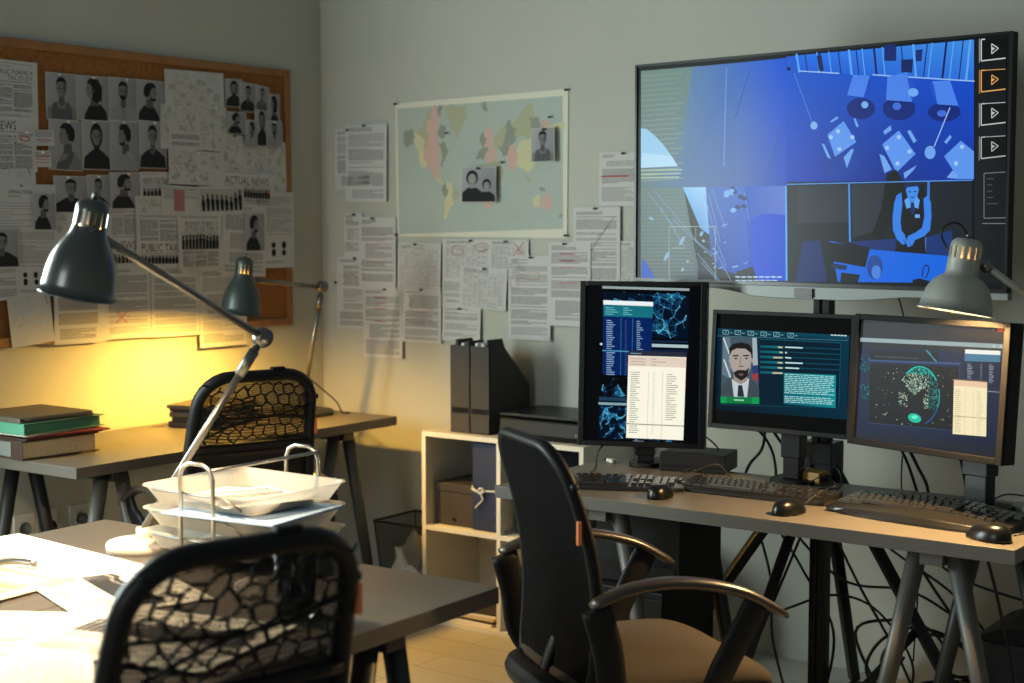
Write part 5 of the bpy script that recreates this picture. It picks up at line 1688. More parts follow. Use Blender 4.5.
def paint(cv, w, h, kind, arg, seed):
    R = random.Random(seed * 7 + 3)
    a, b = .07 * w, .05 * h
    if kind == 'photo': portrait(cv, .002, .002, w - .004, h - .004, arg); return
    if kind.startswith('text') or kind == 'drawing2':
        head = h * .9
        lines(cv, R, a, head, w * (.4 + .3 * R.random()), h - b * .6, .006, INK, .0022)
        v = head - .004
        while v > b + .02:
            nb = min(v - b, h * (.12 + .2 * R.random())); x = a if R.random() < .75 else a + w * .1
            lines(cv, R, x, v - nb, w - a, v, .0052 if h > .1 else .0045, INK if R.random() < .6 else INK2); v -= nb + .007
        if kind == 'text_red': oval(cv, w * .5, h * .60, w * .30, .009); oval(cv, w * .45, h * .40, w * .32, .009)
        if kind == 'text_red2': redbox(cv, w * .45, h * .72, w * .75, h * .80); redbox(cv, w * .06, h * .62, w * .24, h * .74)
        if kind == 'text_red3':
            for t in (.86, .78, .70, .52): cv.line(REDI, w * .28, h * t, w * .62, h * t, .0028)
        if kind == 'text_red4': cv.line(REDI, w * .05, h * .55, w * .7, h * .55, .004)
        if kind == 'text_x': cv.line(REDI, w * .22, h * .22, w * .48, h * .38, .003); cv.line(REDI, w * .24, h * .38, w * .46, h * .22, .003)
        if kind == 'drawing2': cv.line(INK, w * .3, h * .35, w * .86, h * .86, .002); cv.line(INK, w * .52, h * .62, w * .62, h * .66, .002)
    elif kind.startswith('table'):
        n, m = 8, 12; c = INK2
        if arg == 22:
            cv.rect(rgb(150, 148, 144), w * .08, h * .62, w * .84, h * .9); cv.rect(rgb(158, 152, 142), w * .08, h * .36, w * .84, h * .58); lines(cv, R, w * .1, h * .08, w * .8, h * .3); return
        for i in range(n + 1): cv.line(c, a + (w - 2 * a) * i / n, b, a + (w - 2 * a) * i / n, h * .85, .0008, 2)
        for j in range(m + 1): cv.line(c, a, b + (h * .85 - b) * j / m, w - a, b + (h * .85 - b) * j / m, .0008, 3)
        for i in range(n):
            for j in range(m):
                if R.random() < .75:
                    x = a + (w - 2 * a) * (i + .2) / n; y = b + (h * .85 - b) * (j + .35) / m; cv.rect(INK, x, y, x + (w / n) * (.25 + .35 * R.random()), y + .0018, 4)
        cv.k = 5; lines(cv, R, a, h * .87, w * .6, h * .97)
        if kind == 'table_red': redbox(cv, w * .2, h * .5, w * .5, h * .76); redbox(cv, w * .7, h * .12, w * .93, h * .5)
        if kind == 'table_red2': oval(cv, w * .3, h * .72, w * .12, h * .12, .002); oval(cv, w * .82, h * .8, w * .14, h * .1, .002)
        if kind == 'table_x': cv.line(REDI, w * .62, h * .6, w * .88, h * .95, .0025); cv.line(REDI, w * .62, h * .95, w * .88, h * .6, .0025)
    elif kind.startswith('map'):
        cs = [rgb(168, 166, 160), rgb(150, 150, 146), rgb(130, 132, 130), rgb(184, 182, 174)]
        for i in range(26):
            x, y = w * R.random(), h * R.random(); r1 = w * (.04 + .1 * R.random())
            cv.ell(cs[3 if i % 2 else 0], x * .86 + w * .07, y * .84 + h * .08, (min(r1, w * .06), 0), (0, min(r1, h * .07)), 7, 1 + i * .05)
        cv.k = 3
        for i in range(46):
            x, y = w * R.random(), h * R.random(); t = R.choice([0, .4, 1.2, 1.57, 2.2, 2.8]) + R.random() * .3; L = .01 + .05 * R.random()
            x2, y2 = x + L * cos(t), y + L * sin(t); C_ = lambda q, m_: min(max(q, m_ * .03), m_ * .97)
            cv.line(cs[i % 3], C_(x, w), C_(y, h), C_(x2, w), C_(y2, h), .0006 + .0010 * R.random(), 4 + i * .03)
        cv.k = 6
        for i in range(18): x, y = w * (.08 + .8 * R.random()), h * (.08 + .84 * R.random()); cv.rect(INK2, x, y, x + .008, y + .0014, 7)
        cv.k = 8
        if kind == 'map_red':
            cv.line(REDI, w * .03, h * .62, w * .42, h * .6, .0016); cv.line(REDI, w * .42, h * .6, w * .5, h * .08, .0014); cv.line(REDI, w * .05, h * .6, w * .22, h * .25, .0014)
            cv.ell(REDI, w * .5, h * .1, (.003, 0), (0, .003), 8)
    elif kind == 'news':
        v = h * .97; 
        lines(cv, R, a, h * .90, w - a, v, .005, INK2); v = h * .88
        fig = '#' in arg; wt = [t for t in arg if t and t != '#']
        hh = .030 if 'ACTUAL' in wt[0] else min(.034, .085 * h + .012) if len(wt[0]) < 14 and len(wt) == 1 else min(.015, h * .08)
        if arg[0] == '': lines(cv, R, a, h * .5, w * .48, v, .0042, INK, .0016); lines(cv, R, w * .52, h * .5, w - a, v, .0042, INK, .0016); v = h * .48
        for t in wt:
            v -= hh * 1.25; tw = min(w * .84, hh * .74 * len(t)); write(cv, t, (w * .70 - tw if t == 'NEWS' and w > .2 else w - a - tw if 'ACTUAL' not in t else a), v, hh, tw, INK)
        cv.line(INK, a, v - .006, w - a, v - .006, .0016); v -= .012
        if fig:
            f0 = max(h * .08, v - h * .28); cv.rect(rgb(160, 158, 152), a, f0, w - a, v); n = max(4, int(w / .018))
            for i in range(n):
                x = a + (w - 2 * a) * (i + .5) / n; t = f0 + (v - f0) * (.62 + .2 * R.random()); s_ = (v - f0) * .12
                cv.poly(rgb(30, 30, 30), [(x - .006, f0), (x - .007, t - s_), (x, t), (x + .007, t - s_), (x + .006, f0)]); cv.ell(rgb(34, 34, 34), x, min(t + s_ * .7, v - s_), (s_ * .8, 0), (0, s_), 8)
            v = f0 - .004
        c = 3 if w > .14 else 2
        if v > b + .01:
            for i in range(c):
                x0 = a + (w - 2 * a) * i / c + .002; lines(cv, R, x0, b, a + (w - 2 * a) * (i + 1) / c - .003, v, .0042, INK, .0016)
    elif kind == 'strip':
        cv.rect(rgb(170, 168, 160), w * .03, h * .1, w * .97, h * .9)
        for i in range(9):
            x = w * (.08 + .1 * i); t = h * (.55 + .25 * R.random()); cv.poly(rgb(26, 26, 28), [(x, h * .12), (x - .004, t - .02), (x + .006, t), (x + .016, t - .02), (x + .012, h * .12)]); cv.ell(rgb(30, 30, 30), x + .006, t, (.005, 0), (0, .007), 8)
    elif kind == 'note':
        lines(cv, R, a, h * .5, w - a, h * .95, .005, INK2)
        if arg == 12: cv.rect(rgb(168, 112, 106), w * .32, h * .1, w * .60, h * .85)
        elif arg == 1: oval(cv, w * .45, h * .42, w * .3, h * .2, .002); oval(cv, w * .5, h * .38, w * .26, h * .16, .0016)
        elif arg == 2: cv.line(REDI, w * .12, h * .38, w * .9, h * .34, .003); cv.line(REDI, w * .2, h * .24, w * .7, h * .22, .0016)
        else:
            for t in (.68, .5, .3): cv.line(REDI, w * .1, h * t, w * .88, h * (t - .04), .0022)
    elif kind == 'spots':
        lines(cv, R, a, h * .42, w - a, h * .95, .0056, INK2); lines(cv, R, a, b, w * .7, h * .1)
        for i in range(6):
            x, y = w * (.2 + .26 * (i % 3)), h * (.3 - .1 * (i // 3)); cv.ell(rgb(34, 32, 34), x + .004 * R.random(), y, (w * .055, 0), (0, w * (.05 + .03 * R.random())), 9)
    elif kind == 'profile':
        write(cv, 'CRIMINAL PROFILE', w * .32, h * .8, .012, w * .34, INK)
        lines(cv, R, w * .32, h * .72, w * .5, h * .77, .005); lines(cv, R, w * .12, h * .08, w * .66, h * .66, .0095, INK2, .0016)
    elif kind == 'drawing':
        for i in range(30):
            x, y = w * (.1 + .75 * R.random()), h * (.25 + .6 * R.random()); cv.line(INK2, x, y, x + .02 * R.random() - .004, y + .016 * R.random() - .006, .0011)
        cv.line(INK, w * .12, h * .82, w * .34, h * .86, .002); cv.line(INK, w * .4, h * .87, w * .62, h * .92, .002); cv.line(INK, w * .86, h * .9, w * .9, h * .55, .0025)

def sheet(kind, arg, label, mat, w, h, seed, lift=.006, group=None, name=None, paper=PAP):
    R = random.Random(seed); li = lift * (.4 + R.random())
    bend = lambda u, v: li * (1 - v / h)
    cv = Canvas(mat, .00012, bend)
    n = 6
    for sgn in (1, 0):
        for i in range(n):
            a_, b_ = h * i / n, h * (i + 1) / n; b0 = len(cv.mb.V)
            cv.mb.V += [cv.pt(0, a_, sgn * .0004), cv.pt(w, a_, sgn * .0004), cv.pt(w, b_, sgn * .0004), cv.pt(0, b_, sgn * .0004)]
            cv.mb.face([b0, b0 + 1, b0 + 2, b0 + 3] if sgn else [b0 + 3, b0 + 2, b0 + 1, b0], 0, paper)
    cv.k = 5.5; k0 = 5.5
    # shapes are drawn just above the sheet; keep them on the piecewise bend
    real = cv.bend
    def pw(u, v):
        t = min(max(v / h * n, 0), n - 1e-6); i = int(t); f = t - i
        return real(u, h * i / n) * (1 - f) + real(u, h * (i + 1) / n) * f
    cv.bend = pw; cv.step = .00009
    old = cv.poly
    def poly(col, pts, layer=None):
        if layer is not None and layer < 30 and cv._abs: layer = 5.5 + layer
        old(col, pts, layer)
    cv._abs = kind.startswith(('map', 'table'))
    cv.poly = poly
    paint(cv, w, h, kind, arg, seed)
    nm = name or {'photo': 'portrait_photo', 'map': 'street_map', 'map_red': 'street_map', 'news': 'newspaper_page', 'strip': 'newspaper_clipping', 'note': 'paper_slip', 'profile': 'profile_page'}.get(kind, 'typed_sheet')
    cat = {'portrait_photo': 'photo', 'street_map': 'map', 'newspaper_page': 'newspaper', 'newspaper_clipping': 'newspaper', 'paper_slip': 'note'}.get(nm, 'paper')
    o = cv.mb.build(nm, M_PRINT); tag(o, label, cat, group)
    return o

# ------------------------------------------------------------------ cork board and everything pinned to it
CB = thing('cork_board', 'large cork board in an oak frame hung on the left wall', 'notice board', (WX, 3.68, 1.05))
y0, y1, z0, z1 = 2.93 - 3.68, 4.437 - 3.68, 1.065 - 1.05, 2.078 - 1.05
MB().box(.002, .016, y0 + .02, y1 - .02, z0 + .02, z1 - .02).build('cork_panel', M_CORK, CB)
for a in ((y0, y1, z0, z0 + .03), (y0, y1, z1 - .03, z1)): MB().box(0, .026, *a).build('frame_rail', M_PINE, CB, .003)
for a in ((y0, y0 + .03, z0 + .03, z1 - .03), (y1 - .03, y1, z0 + .03, z1 - .03)): MB().box(0, .026, *a).build('frame_rail', M_PINE, CB, .003)

WM = thing('world_map', 'large pale world map poster pinned to the back wall', 'map', (MAP_AT[0], WY, MAP_AT[1]))
bw, bh = MAP_AT[2], MAP_AT[3]
mm = Matrix.Translation((0, -.004, 0)) @ Matrix(((1, 0, 0, 0), (0, 0, -1, 0), (0, 1, 0, 0), (0, 0, 0, 1))) @ Matrix.Rotation(MAP_AT[4], 4, 'Z')
cv = Canvas(mm, .00012)
sk = lambda u, v: (u, v)
cv.poly(rgb(214, 210, 192), [(-.002, -.006), (bw + .002, -.010), (bw + .006, bh + .019), (-.006, bh + .003)])
cv.art(MAP_ART, .22)
cv.mb.build('printed_sheet', M_PRINT, WM)

def pin(loc, n, label, col, r=.006, name='push_pin', cat='push pin', clip=False):
    t = MB()
    if clip:     # small black clip pin lying against the wall
        f = frame_to(loc, n)
        t.lathe([(.0, .0), (r * .45, .0), (r * .4, .006), (r * .75, .008), (r * .8, .012), (0, .0135)], 10, 0, f)
        t.box(-r * 1.4, r * 1.4, -r * .45, r * .45, .004, .009, 0, f)
    else:
        t.lathe([(.0, .0), (r * .4, .0), (r * .4, .004), (r, .006), (r * .8, .009), (0, .010)], 10, 0, frame_to(loc, n))
    return tag(t.build(name, col), label, cat)

LAY = .0024
for i, (wall, u, z, w, h, layer, rot, kind, arg, label, short, pn) in enumerate(SHEETS):
    off = .0015 + LAY * layer
    if wall == 'L':
        base = Matrix(((0, 0, 1, WX + .017 + off * .9), (1, 0, 0, u), (0, 1, 0, z), (0, 0, 0, 1))); nrm = Vector((1, 0, 0)); lift = .003
    else:
        base = Matrix(((1, 0, 0, u), (0, 0, -1, WY - .002 - off), (0, 1, 0, z), (0, 0, 0, 1))); nrm = Vector((0, -1, 0)); lift = .0055
        if layer == 9: lift = .003
    mat = base @ Matrix.Rotation(rot, 4, 'Z') @ Matrix.Translation((-w / 2, -h / 2, 0))
    pap = rgb(196, 194, 190) if wall == 'B' else rgb(190, 190, 188)
    sheet(kind, arg, label, mat, w, h, i + 1, lift if kind != 'photo' else lift * .4, paper=pap)
    if pn:
        du = (((i * 37) % 11) / 11 - .5) * w * .25
        P = mat @ Vector((w / 2 + du, h - .006, .001))
        c_ = {'w': M_WHITE, 'b': M_BLACK, 'r': M_ORANGE, 'g': M_GREEN}[pn]; nm = {'w': 'white', 'b': 'black', 'r': 'orange', 'g': 'green'}[pn]
        pin(P, nrm, f'{nm} push pin holding the top of the {short}', c_, .0055 if wall == 'B' else .0045, clip=(pn == 'b'))
for k, (u, v, nm) in enumerate([(0, bh, 'upper left'), (bw + .002, bh + .014, 'upper right'), (bw, 0, 'lower right'), (.0, .0, 'lower left')]):
    P = mm @ Vector((u, v, .001)) + Vector((MAP_AT[0], WY, MAP_AT[1]))
    pin(P, (0, -1, 0), f'black push pin at the {nm} corner of the world map', M_BLACK, .006, clip=True)
for k, (x, z, nm) in enumerate([(-3.60, 1.818, 'on the west coast of the map'), (-3.335, 1.70, 'on the southern tip of the left continent'), (-3.12, 1.86, 'on the upper middle of the map')]):
    pin((x, WY - .0075, z), (0, -1, 0), f'small black marker pin {nm}', M_BLACK, .005, 'marker_pin', clip=True)
pin((-4.18, WY, 1.23), (0, -1, 0), 'dark hook screwed to the back wall beside the corner', M_BLACK, .007, 'wall_hook', 'hook', clip=True)
# ------------------------------------------------------------------ television on its floor stand
tvL, tvR = Vector((-2.435, 4.09, 0)), Vector((-1.2187, 3.9208, 0)); tva = atan2(tvR.y - tvL.y, tvR.x - tvL.x)
TV = thing('television', 'large flat television showing blue security camera pictures on a floor stand', 'television', (tvL.x, tvL.y, 1.2935), tva)
tw, th = TV_SIZE
XZ = Matrix(((1, 0, 0, 0), (0, 0, -1, 0), (0, 1, 0, 0), (0, 0, 0, 1)))      # u right, v up, w towards -y
m = MB(); m.box(0, tw, .002, .028, 0, th); m.box(tw * .2, tw * .8, .028, .06, .06, th * .6)
m.build('television_body', M_BLACK, TV, .002)
b = MB()
for a in ((0, .007, 0, th), (tw - .007, tw, 0, th), (.007, tw - .007, 0, .010), (.007, tw - .007, th - .007, th)): b.box(a[0], a[1], -.006, .002, a[2], a[3])
b.build('bezel', M_GLOSS, TV)
cv = Canvas(XZ, .00012); cv.rect(rgb(8, 9, 12), .006, .008, tw - .006, th - .006); cv.art(TV_ART); cv.mb.build('screen', M_TVSCREEN, TV)
u = [(0, -.014), (.30, -.014), (.36, -.020), (.44, -.034), (.52, -.037), (.76, -.037), (.84, -.031), (.93, -.022), (tw, -.020), (tw, 0), (0, 0)]
MB().prism([(x, y) for x, y in u], 0, .026, 0, Matrix.Translation((0, .004, 0)) @ XZ @ Matrix.Translation((0, 0, -.028))).build('lower_trim', M_SILVER, TV, .002)
MB().box(.585, .645, -.001, .004, -.033, -.006).build('sensor_window', M_BLACK2, TV)
MB().box(1.08, tw - .004, .004, .034, -.001, .052).build('corner_box', M_BLACK, TV, .003)

ST = thing('television_stand', 'black steel floor stand with splayed legs behind the right desk', 'stand', (-1.80, 4.095, 0))
m = MB(); m.box(-.026, -.004, -.02, .02, .0, 1.7); m.box(.004, .026, -.02, .02, .0, 1.7); m.box(-.008, .008, -.012, .012, .0, 1.7)
m.build('pole', M_BLACK2, ST, .003)
MB().box(-.08, .20, -.022, -.012, 1.45, 1.72).build('mounting_plate', M_BLACK2, ST)
for (x, y) in ((-.56, .0), (.50, .0), (-.12, -.42), (-.06, .42)):
    MB().tube([(x * .03, y * .03, .80), (x, y, .012)], .021, 4, 0).build('leg', M_BLACK2, ST, .002)
m = MB(); m.box(-.05, .05, -.045, .045, .74, .84); m.build('leg_hub', M_BLACK2, ST, .004)
m = MB().tube([(-.12, -.40, .05), (-.02, -.06, .60)], .004, 6); m.build('brace', M_BLACK2, ST)
tag(MB().tube([(-1.50, 4.12, .33), (-1.68, 3.86, .06)], .014, 6).build('loose_metal_bar', M_LEGD), 'grey metal bar leaning low among the tangled cables', 'bar')

# ------------------------------------------------------------------ monitors
def monitor(name_label, AT, art, bez, depth, frame_mat, glow, colx, colw, colz, basew, side=0.0):
    x, y, z, rz, tilt, w, h = AT
    T = thing('computer_monitor', name_label, 'monitor', (x, y, z), rz)
    Mx = Matrix.Rotation(-tilt, 4, 'X')
    bl, br, bb, bt = bez
    m = MB(); m.box(0, w, .004, depth, 0, h, 0, Mx, 0); m.box(w * .2, w * .8, depth, depth + .025, h * .2, h * .8, 0, Mx)
    m.build('housing', M_BLACK, T, .003)
    m = MB()
    for a in ((0, bl, 0, h), (w - br, w, 0, h), (bl, w - br, 0, bb), (bl, w - br, h - bt, h)): m.box(a[0], a[1], -.006, .004, a[2], a[3], 0, Mx)
    m.build('bezel', frame_mat, T, .0015)
    cv = Canvas(Mx @ XZ @ Matrix.Translation((0, 0, -.0035)), .00012); cv.rect(glow, bl - .001, bb - .001, w - br + .001, h - bt + .001); cv.art(art); cv.mb.build('screen', M_SCREEN, T)
    cx, cy = colx; m = MB()
    z0 = .741 - z
    m.box(cx - colw / 2, cx + colw / 2, cy - .02, cy + .02, z0 + .012, h * .45, 0)
    m.box(cx - colw / 2 - .005, cx + colw / 2 + .005, cy - .025, cy + .025, z0 + .012 + (colz if colz else .02), h * .45)
    m.build('stand_column', M_BLACK2, T, .003)
    bx = MB(); bx.prism(rrect(cx - basew / 2, cx + basew / 2, cy - .055, cy + .09, .045), z0, z0 + .012); bx.build('stand_foot', M_BLACK, T, .002)
    return T
monitor('tall portrait computer monitor with a white list window over a dark blue network', MON_TALL_AT, MON_TALL_ART, (.018, .020, .016, .014), .035, M_GLOSS, rgb(5, 6, 9), (.195, .085), .050, 0, .10)
monitor('middle computer monitor showing a suited man\'s profile page in teal', MON_MID_AT, MON_MID_ART, (.014, .016, .014, .012), .04, M_BLACK, rgb(10, 11, 12), (.235, .075), .050, .06, .13)
monitor('right computer monitor showing a dotted green globe and a cream list window', MON_WIDE_AT, MON_WIDE_ART, (.015, .018, .016, .015), .05, pbr('dark_bronze_plastic', rgb(12, 11, 10), .6, spec=.12), rgb(30, 31, 38), (.275, .185), .066, .08, .13)

# ------------------------------------------------------------------ desks: a top on two trestles
def desk(label, x0, x1, y0, y1, trestles, along, legmat, legmat2, group=None, spl=.15):
    """trestles: positions of the beams; along='y' when the beams run along y"""
    T = thing('trestle_desk', label, 'desk', ((x0 + x1) / 2, (y0 + y1) / 2, 0), 0, group)
    cx, cy = (x0 + x1) / 2, (y0 + y1) / 2
    MB().box(x0 - cx, x1 - cx, y0 - cy, y1 - cy, .706, .740).build('desktop', M_DESK, T, .0012)
    for t in trestles:
        if along == 'y': b = MB().box(t - cx - .028, t - cx + .028, y0 - cy + .03, y1 - cy - .03, .672, .706)
        else: b = MB().box(x0 - cx + .03, x1 - cx - .03, t - cy - .028, t - cy + .028, .672, .706)
        tr = b.build('trestle', legmat, T, .002)
        for e in (0, 1):
            for s in (-1, 1):
                if along == 'y':
                    py = (y0 + .07 if e == 0 else y1 - .07) - cy; top = (t - cx + s * .045, py, .700); bot = (t - cx + s * (.045 + spl), py, 0.0)
                else:
                    px_ = (x0 + .07 if e == 0 else x1 - .07) - cx; top = (px_, t - cy + s * .035, .700); bot = (px_, t - cy + s * (.035 + spl), 0.0)
                MB().tube([top, bot], [.024, .019], 12).build('leg', legmat if e == 0 else legmat2, tr)
        if along == 'y': sb = MB().tube([(t - cx, y0 - cy + .08, .33), (t - cx, y1 - cy - .08, .33)], .008, 6)
        else: sb = MB().tube([(x0 - cx + .08, t - cy, .33), (x1 - cx - .08, t - cy, .33)], .008, 6)
    return T
desk('long grey desk carrying three monitors along the back wall', -2.47, -1.02, 3.39, 3.99, (-2.15, -1.225), 'y', M_LEG, M_LEGD, spl=.15)
desk('grey desk with binders and lamp against the left wall under the cork board', -4.245, -3.667, 2.901, 4.401, (3.09, 4.16), 'x', M_LEGD, M_LEG)
desk('near grey desk with the letter trays, its bare corner pointing at the shelf unit', -2.369, -1.767, .94, 2.44, (1.10, 2.15), 'x', M_LEGD, M_LEGD, spl=.13)
desk('near grey desk at the left picture edge, covered with bright papers', -2.975, -2.373, .94, 2.44, (1.10, 2.15), 'x', M_LEGD, M_LEGD, spl=.13)

# ------------------------------------------------------------------ office chairs
def office_chair(label, x, y, heading, armdz=0.0, lattice_seed=1, tagside=1, group='black mesh office chairs', lined=False, sz=0.0, tv=.69):
    T = thing('office_chair', label, 'chair', (x, y, 0), heading - pi / 2, group)
    # local frame: sitter faces +y, right is +x
    def bp(u, v, w=0.0):                       # point of the backrest: u across, v 0..1 up, w forward
        z = .47 + .55 * v
        y_ = -.215 - .02 * v - .045 * v * v + .035 * sin(pi * v) + .10 * (u * u) * 1.2 + w
        return Vector((u, y_, z))
    def halfw(v): return .192 - .016 * v + .012 * sin(pi * v)
    # frame loop
    H = .55
    def edge(u_, v_): return bp(u_, v_)
    ring = []
    rx = .085; rv = .085 / H
    for cx, cy, a in ((1, 1, 0), (-1, 1, pi / 2), (-1, 0, pi), (1, 0, 1.5 * pi)):
        for i in range(7):
            t = a + pi / 2 * i / 6
            vv = (1 - rv if cy else rv) + rv * sin(t)
            uu = cx * (halfw(vv) - rx) + rx * cos(t); ring.append((uu, vv))
        # straight runs are filled by subdividing below
    full = []
    for i in range(len(ring)):
        a, b_ = ring[i], ring[(i + 1) % len(ring)]; d = hypot(a[0] - b_[0], (a[1] - b_[1]) * H); k = max(1, int(d / .04))
        for j in range(k):
            t = j / k; vv = a[1] + (b_[1] - a[1]) * t; uu = a[0] + (b_[0] - a[0]) * t
            if abs(uu) > .1 and k > 2 and abs(a[0] - b_[0]) < .06: uu = (1 if uu > 0 else -1) * halfw(vv)
            full.append(edge(uu, vv))
    MB().tube(full, .021 if not lined else .014, 10, closed=True, squash=.8).build('backrest_frame', M_BLACK, T)
    # lower solid bar and mesh
    m = MB(); nu, nv = 14, 18
    for j in range(nv + 1):
        v = .02 + .96 * j / nv
        for i in range(nu + 1):
            cut = 0
            if v < rv: cut = rx * (1 - sqrt(max(0, 1 - ((rv - v) / rv) ** 2)))
            if v > 1 - rv: cut = rx * (1 - sqrt(max(0, 1 - ((v - 1 + rv) / rv) ** 2)))
            m.V.append(tuple(bp((halfw(v) - cut) * (2 * i / nu - 1), v, .004)))
    for j in range(nv):
        for i in range(nu):
            a = j * (nu + 1) + i; m.face([a, a + 1, a + nu + 2, a + nu + 1], 0, None, True)
    m.build('mesh_panel', M_MESH, T)
    # ribbed support behind the mesh: a warped honeycomb of flat ribs
    R = random.Random(lattice_seed); m = MB(); cell = .0215
    P = {}
    def node(i, j, k):
        key = (i, j, k)
        if key not in P:
            u = (i + .5 * (j % 2)) * cell * 1.732 + (0 if k else 0); v = j * cell * 1.5 + (cell if k else 0)
            u += R.uniform(-.0055, .0055) + .014 * sin(v * 22); v += R.uniform(-.006, .006) + .014 * sin(u * 14 + 1)
            P[key] = (u - .0, v)
        return P[key]
    def seg(a, b_, r_):
        for q in (a, b_):
            if not (.62 < q[1] / H * 1 < .97 and abs(q[0]) < halfw(.7) - .012): return
        m.tube([bp(a[0], a[1] / H, -.012), bp((a[0] + b_[0]) / 2, (a[1] + b_[1]) / 2 / H, -.012), bp(b_[0], b_[1] / H, -.012)], r_, 6, squash=.6)
    for j in range(0, 18):
        for i in range(-8, 9):
            a = node(i, j, 1); b0 = node(i, j, 0)
            seg(b0, a, .0046)
            n1 = node(i + (j % 2), j + 1, 0); n2 = node(i - 1 + (j % 2), j + 1, 0)
            seg(a, n1, .0046); seg(a, n2, .0046)
    for c in (0.0, .5):
        m.tube([bp(t, .70 + .06 * cos(t * 9 + c * 5) + .22 * c + t * .3, -.014) for t in [-.17 + .34 * q / 12 for q in range(13)]], .007, 8, squash=.5)
    m.build('support_lattice', M_BLACK, T) if not lined else None
    m = MB()
    m.tube([bp(t, .60, -.006 if not lined else .0) for t in [-.185 + .37 * q / 12 for q in range(13)]], .021 if not lined else .012, 8, squash=.7)
    m.build('lumbar_bar', M_BLACK, T)
    # solid lower shell of the backrest
    m = MB(); nu, nv = 12, 10
    for j in range(nv + 1):
        v = .03 + .56 * j / nv
        for i in range(nu + 1):
            cut = rx * (1 - sqrt(max(0, 1 - ((rv - v) / rv) ** 2))) if v < rv else 0
            m.V.append(tuple(bp((halfw(v) - cut - .006) * (2 * i / nu - 1), v, -.010)))
    for j in range(nv):
        for i in range(nu):
            a = j * (nu + 1) + i; m.face([a, a + 1, a + nu + 2, a + nu + 1], 0, None, True)
    o_ = m.build('back_shell', M_BLACK, T); s_ = o_.modifiers.new('solid', 'SOLIDIFY'); s_.thickness = .006
    if lined:
        m = MB(); nu, nv = 12, 14
        for j in range(nv + 1):
            v = .02 + .965 * j / nv
            for i in range(nu + 1):
                cut = rx * (1 - sqrt(max(0, 1 - ((v - 1 + rv) / rv) ** 2))) if v > 1 - rv else (rx * (1 - sqrt(max(0, 1 - ((rv - v) / rv) ** 2))) if v < rv else 0)
                m.V.append(tuple(bp((halfw(v) - cut) * (2 * i / nu - 1), v, -.012)))
        for j in range(nv):
            for i in range(nu):
                a = j * (nu + 1) + i; m.face([a, a + 1, a + nu + 2, a + nu + 1], 0, None, True)
        m.build('back_lining', M_LINING, T)
    tp = bp(tagside * (halfw(tv) + .012), tv, -.020); MB().box(tp.x - .004, tp.x + .004, tp.y - .004, tp.y + .004, tp.z - .024, tp.z + .024).build('fabric_tag', M_ORANGE, T)
    kb = bp(tagside * (halfw(.86) + .018), .86); MB().lathe([(0, 0), (.008, 0), (.008, .010), (0, .012)], 10, 0, frame_to(kb - Vector((tagside * .006, 0, 0)), (tagside, 0, 0))).build('side_bolt', M_BLACK, T)
    tb = bp(.06, 1.0); m = MB(); clip = not lined; m.box(tb.x - .022, tb.x + .022, tb.y - .010, tb.y + .010, tb.z + .012, tb.z + .024); m.build('top_clip', M_BLACK, T, .003) if clip else None
    # seat
    m = MB(); ns = 28; prof = [(.0, .455), (.70, .455), (.93, .465), (1.0, .482), (.985, .500), (.90, .512), (.55, .508), (.0, .502)]
    for s_, z in prof:
        for i in range(ns):
            t = 2 * pi * i / ns; c_, d_ = cos(t), sin(t); e_ = .42
            xx = abs(c_) ** e_ * (1 if c_ > 0 else -1) * .245 * s_; yy = abs(d_) ** e_ * (1 if d_ > 0 else -1) * .235 * s_
            zz = z - (.022 * max(0, yy / .235 - .5) ** 2 * 4 if z > .47 else 0) + .006 * (xx / .245) ** 2
            m.V.append((xx, yy + .005, zz + sz))
    for j in range(len(prof) - 1):
        for i in range(ns): m.face([j * ns + i, j * ns + (i + 1) % ns, (j + 1) * ns + (i + 1) % ns, (j + 1) * ns + i], 0, None, True)
    m.build('seat', M_FABRIC, T)
    m = MB(); m.prism(rrect(-.21, .21, -.19, .20, .06), .436, .456); m.tube(spline([(-.20, -.15, .478), (-.15, -.232, .482), (0, -.245, .484), (.15, -.232, .482), (.20, -.15, .478)], 5), .034, 8); m.build('seat_pan', M_BLACK, T, .004)
    # back bracket
    m = MB(); m.tube(spline([(0, -.02, .425), (0, -.17, .425), (0, -.215, .45), (0, -.232, .50), bp(0, .22, .0)], 5), .020, 8, squash=.5, upv=(0, 1, .2)); m.build('back_bracket', M_BLACK, T)
    # arms
    for s in (-1, 1):
        x_ = s * .265; dz = armdz
        pad = spline([(x_, -.235, .715 + dz), (x_, -.15, .742 + dz), (x_, -.03, .745 + dz), (x_, .10, .715 + dz), (x_, .21, .655 + dz)], 6)
        n_ = len(pad); rr = [.020 + .005 * sin(pi * i / (n_ - 1)) for i in range(n_)]; rr[0] = .014; rr[-1] = .012
        MB().tube(pad, rr, 10, squash=.5, upv=(0, 0, 1)).build('armrest', M_ARM, T)
        fr = spline([(x_, .14, .690 + dz), (x_ - s * .002, .10, .62 + dz * .7), (x_ - s * .01, .06, .54), (x_ - s * .035, .045, .46), (x_ - s * .08, .03, .436)], 6)
        rs = spline([(x_, -.225, .708 + dz), (x_ + s * .002, -.20, .62 + dz * .6), (x_, -.185, .53), (x_ - s * .03, -.13, .455), (x_ - s * .08, -.08, .438)], 6)
        MB().tube(fr, .031, 10, squash=.38, upv=(1, 0, 0)).tube(rs, .033, 10, squash=.36, upv=(1, 0, 0)).build('arm_support', M_BLACK, T)
    # column, base and castors
    m = MB(); m.lathe([(.028, .10), (.028, .24), (.016, .24), (.016, .40), (.06, .41), (.07, .436), (0, .436)], 18); m.build('gas_column', M_BLACK2, T)
    bs = MB(); bs.lathe([(.0, .125), (.045, .125), (.05, .10), (.045, .07), (0, .07)], 18)
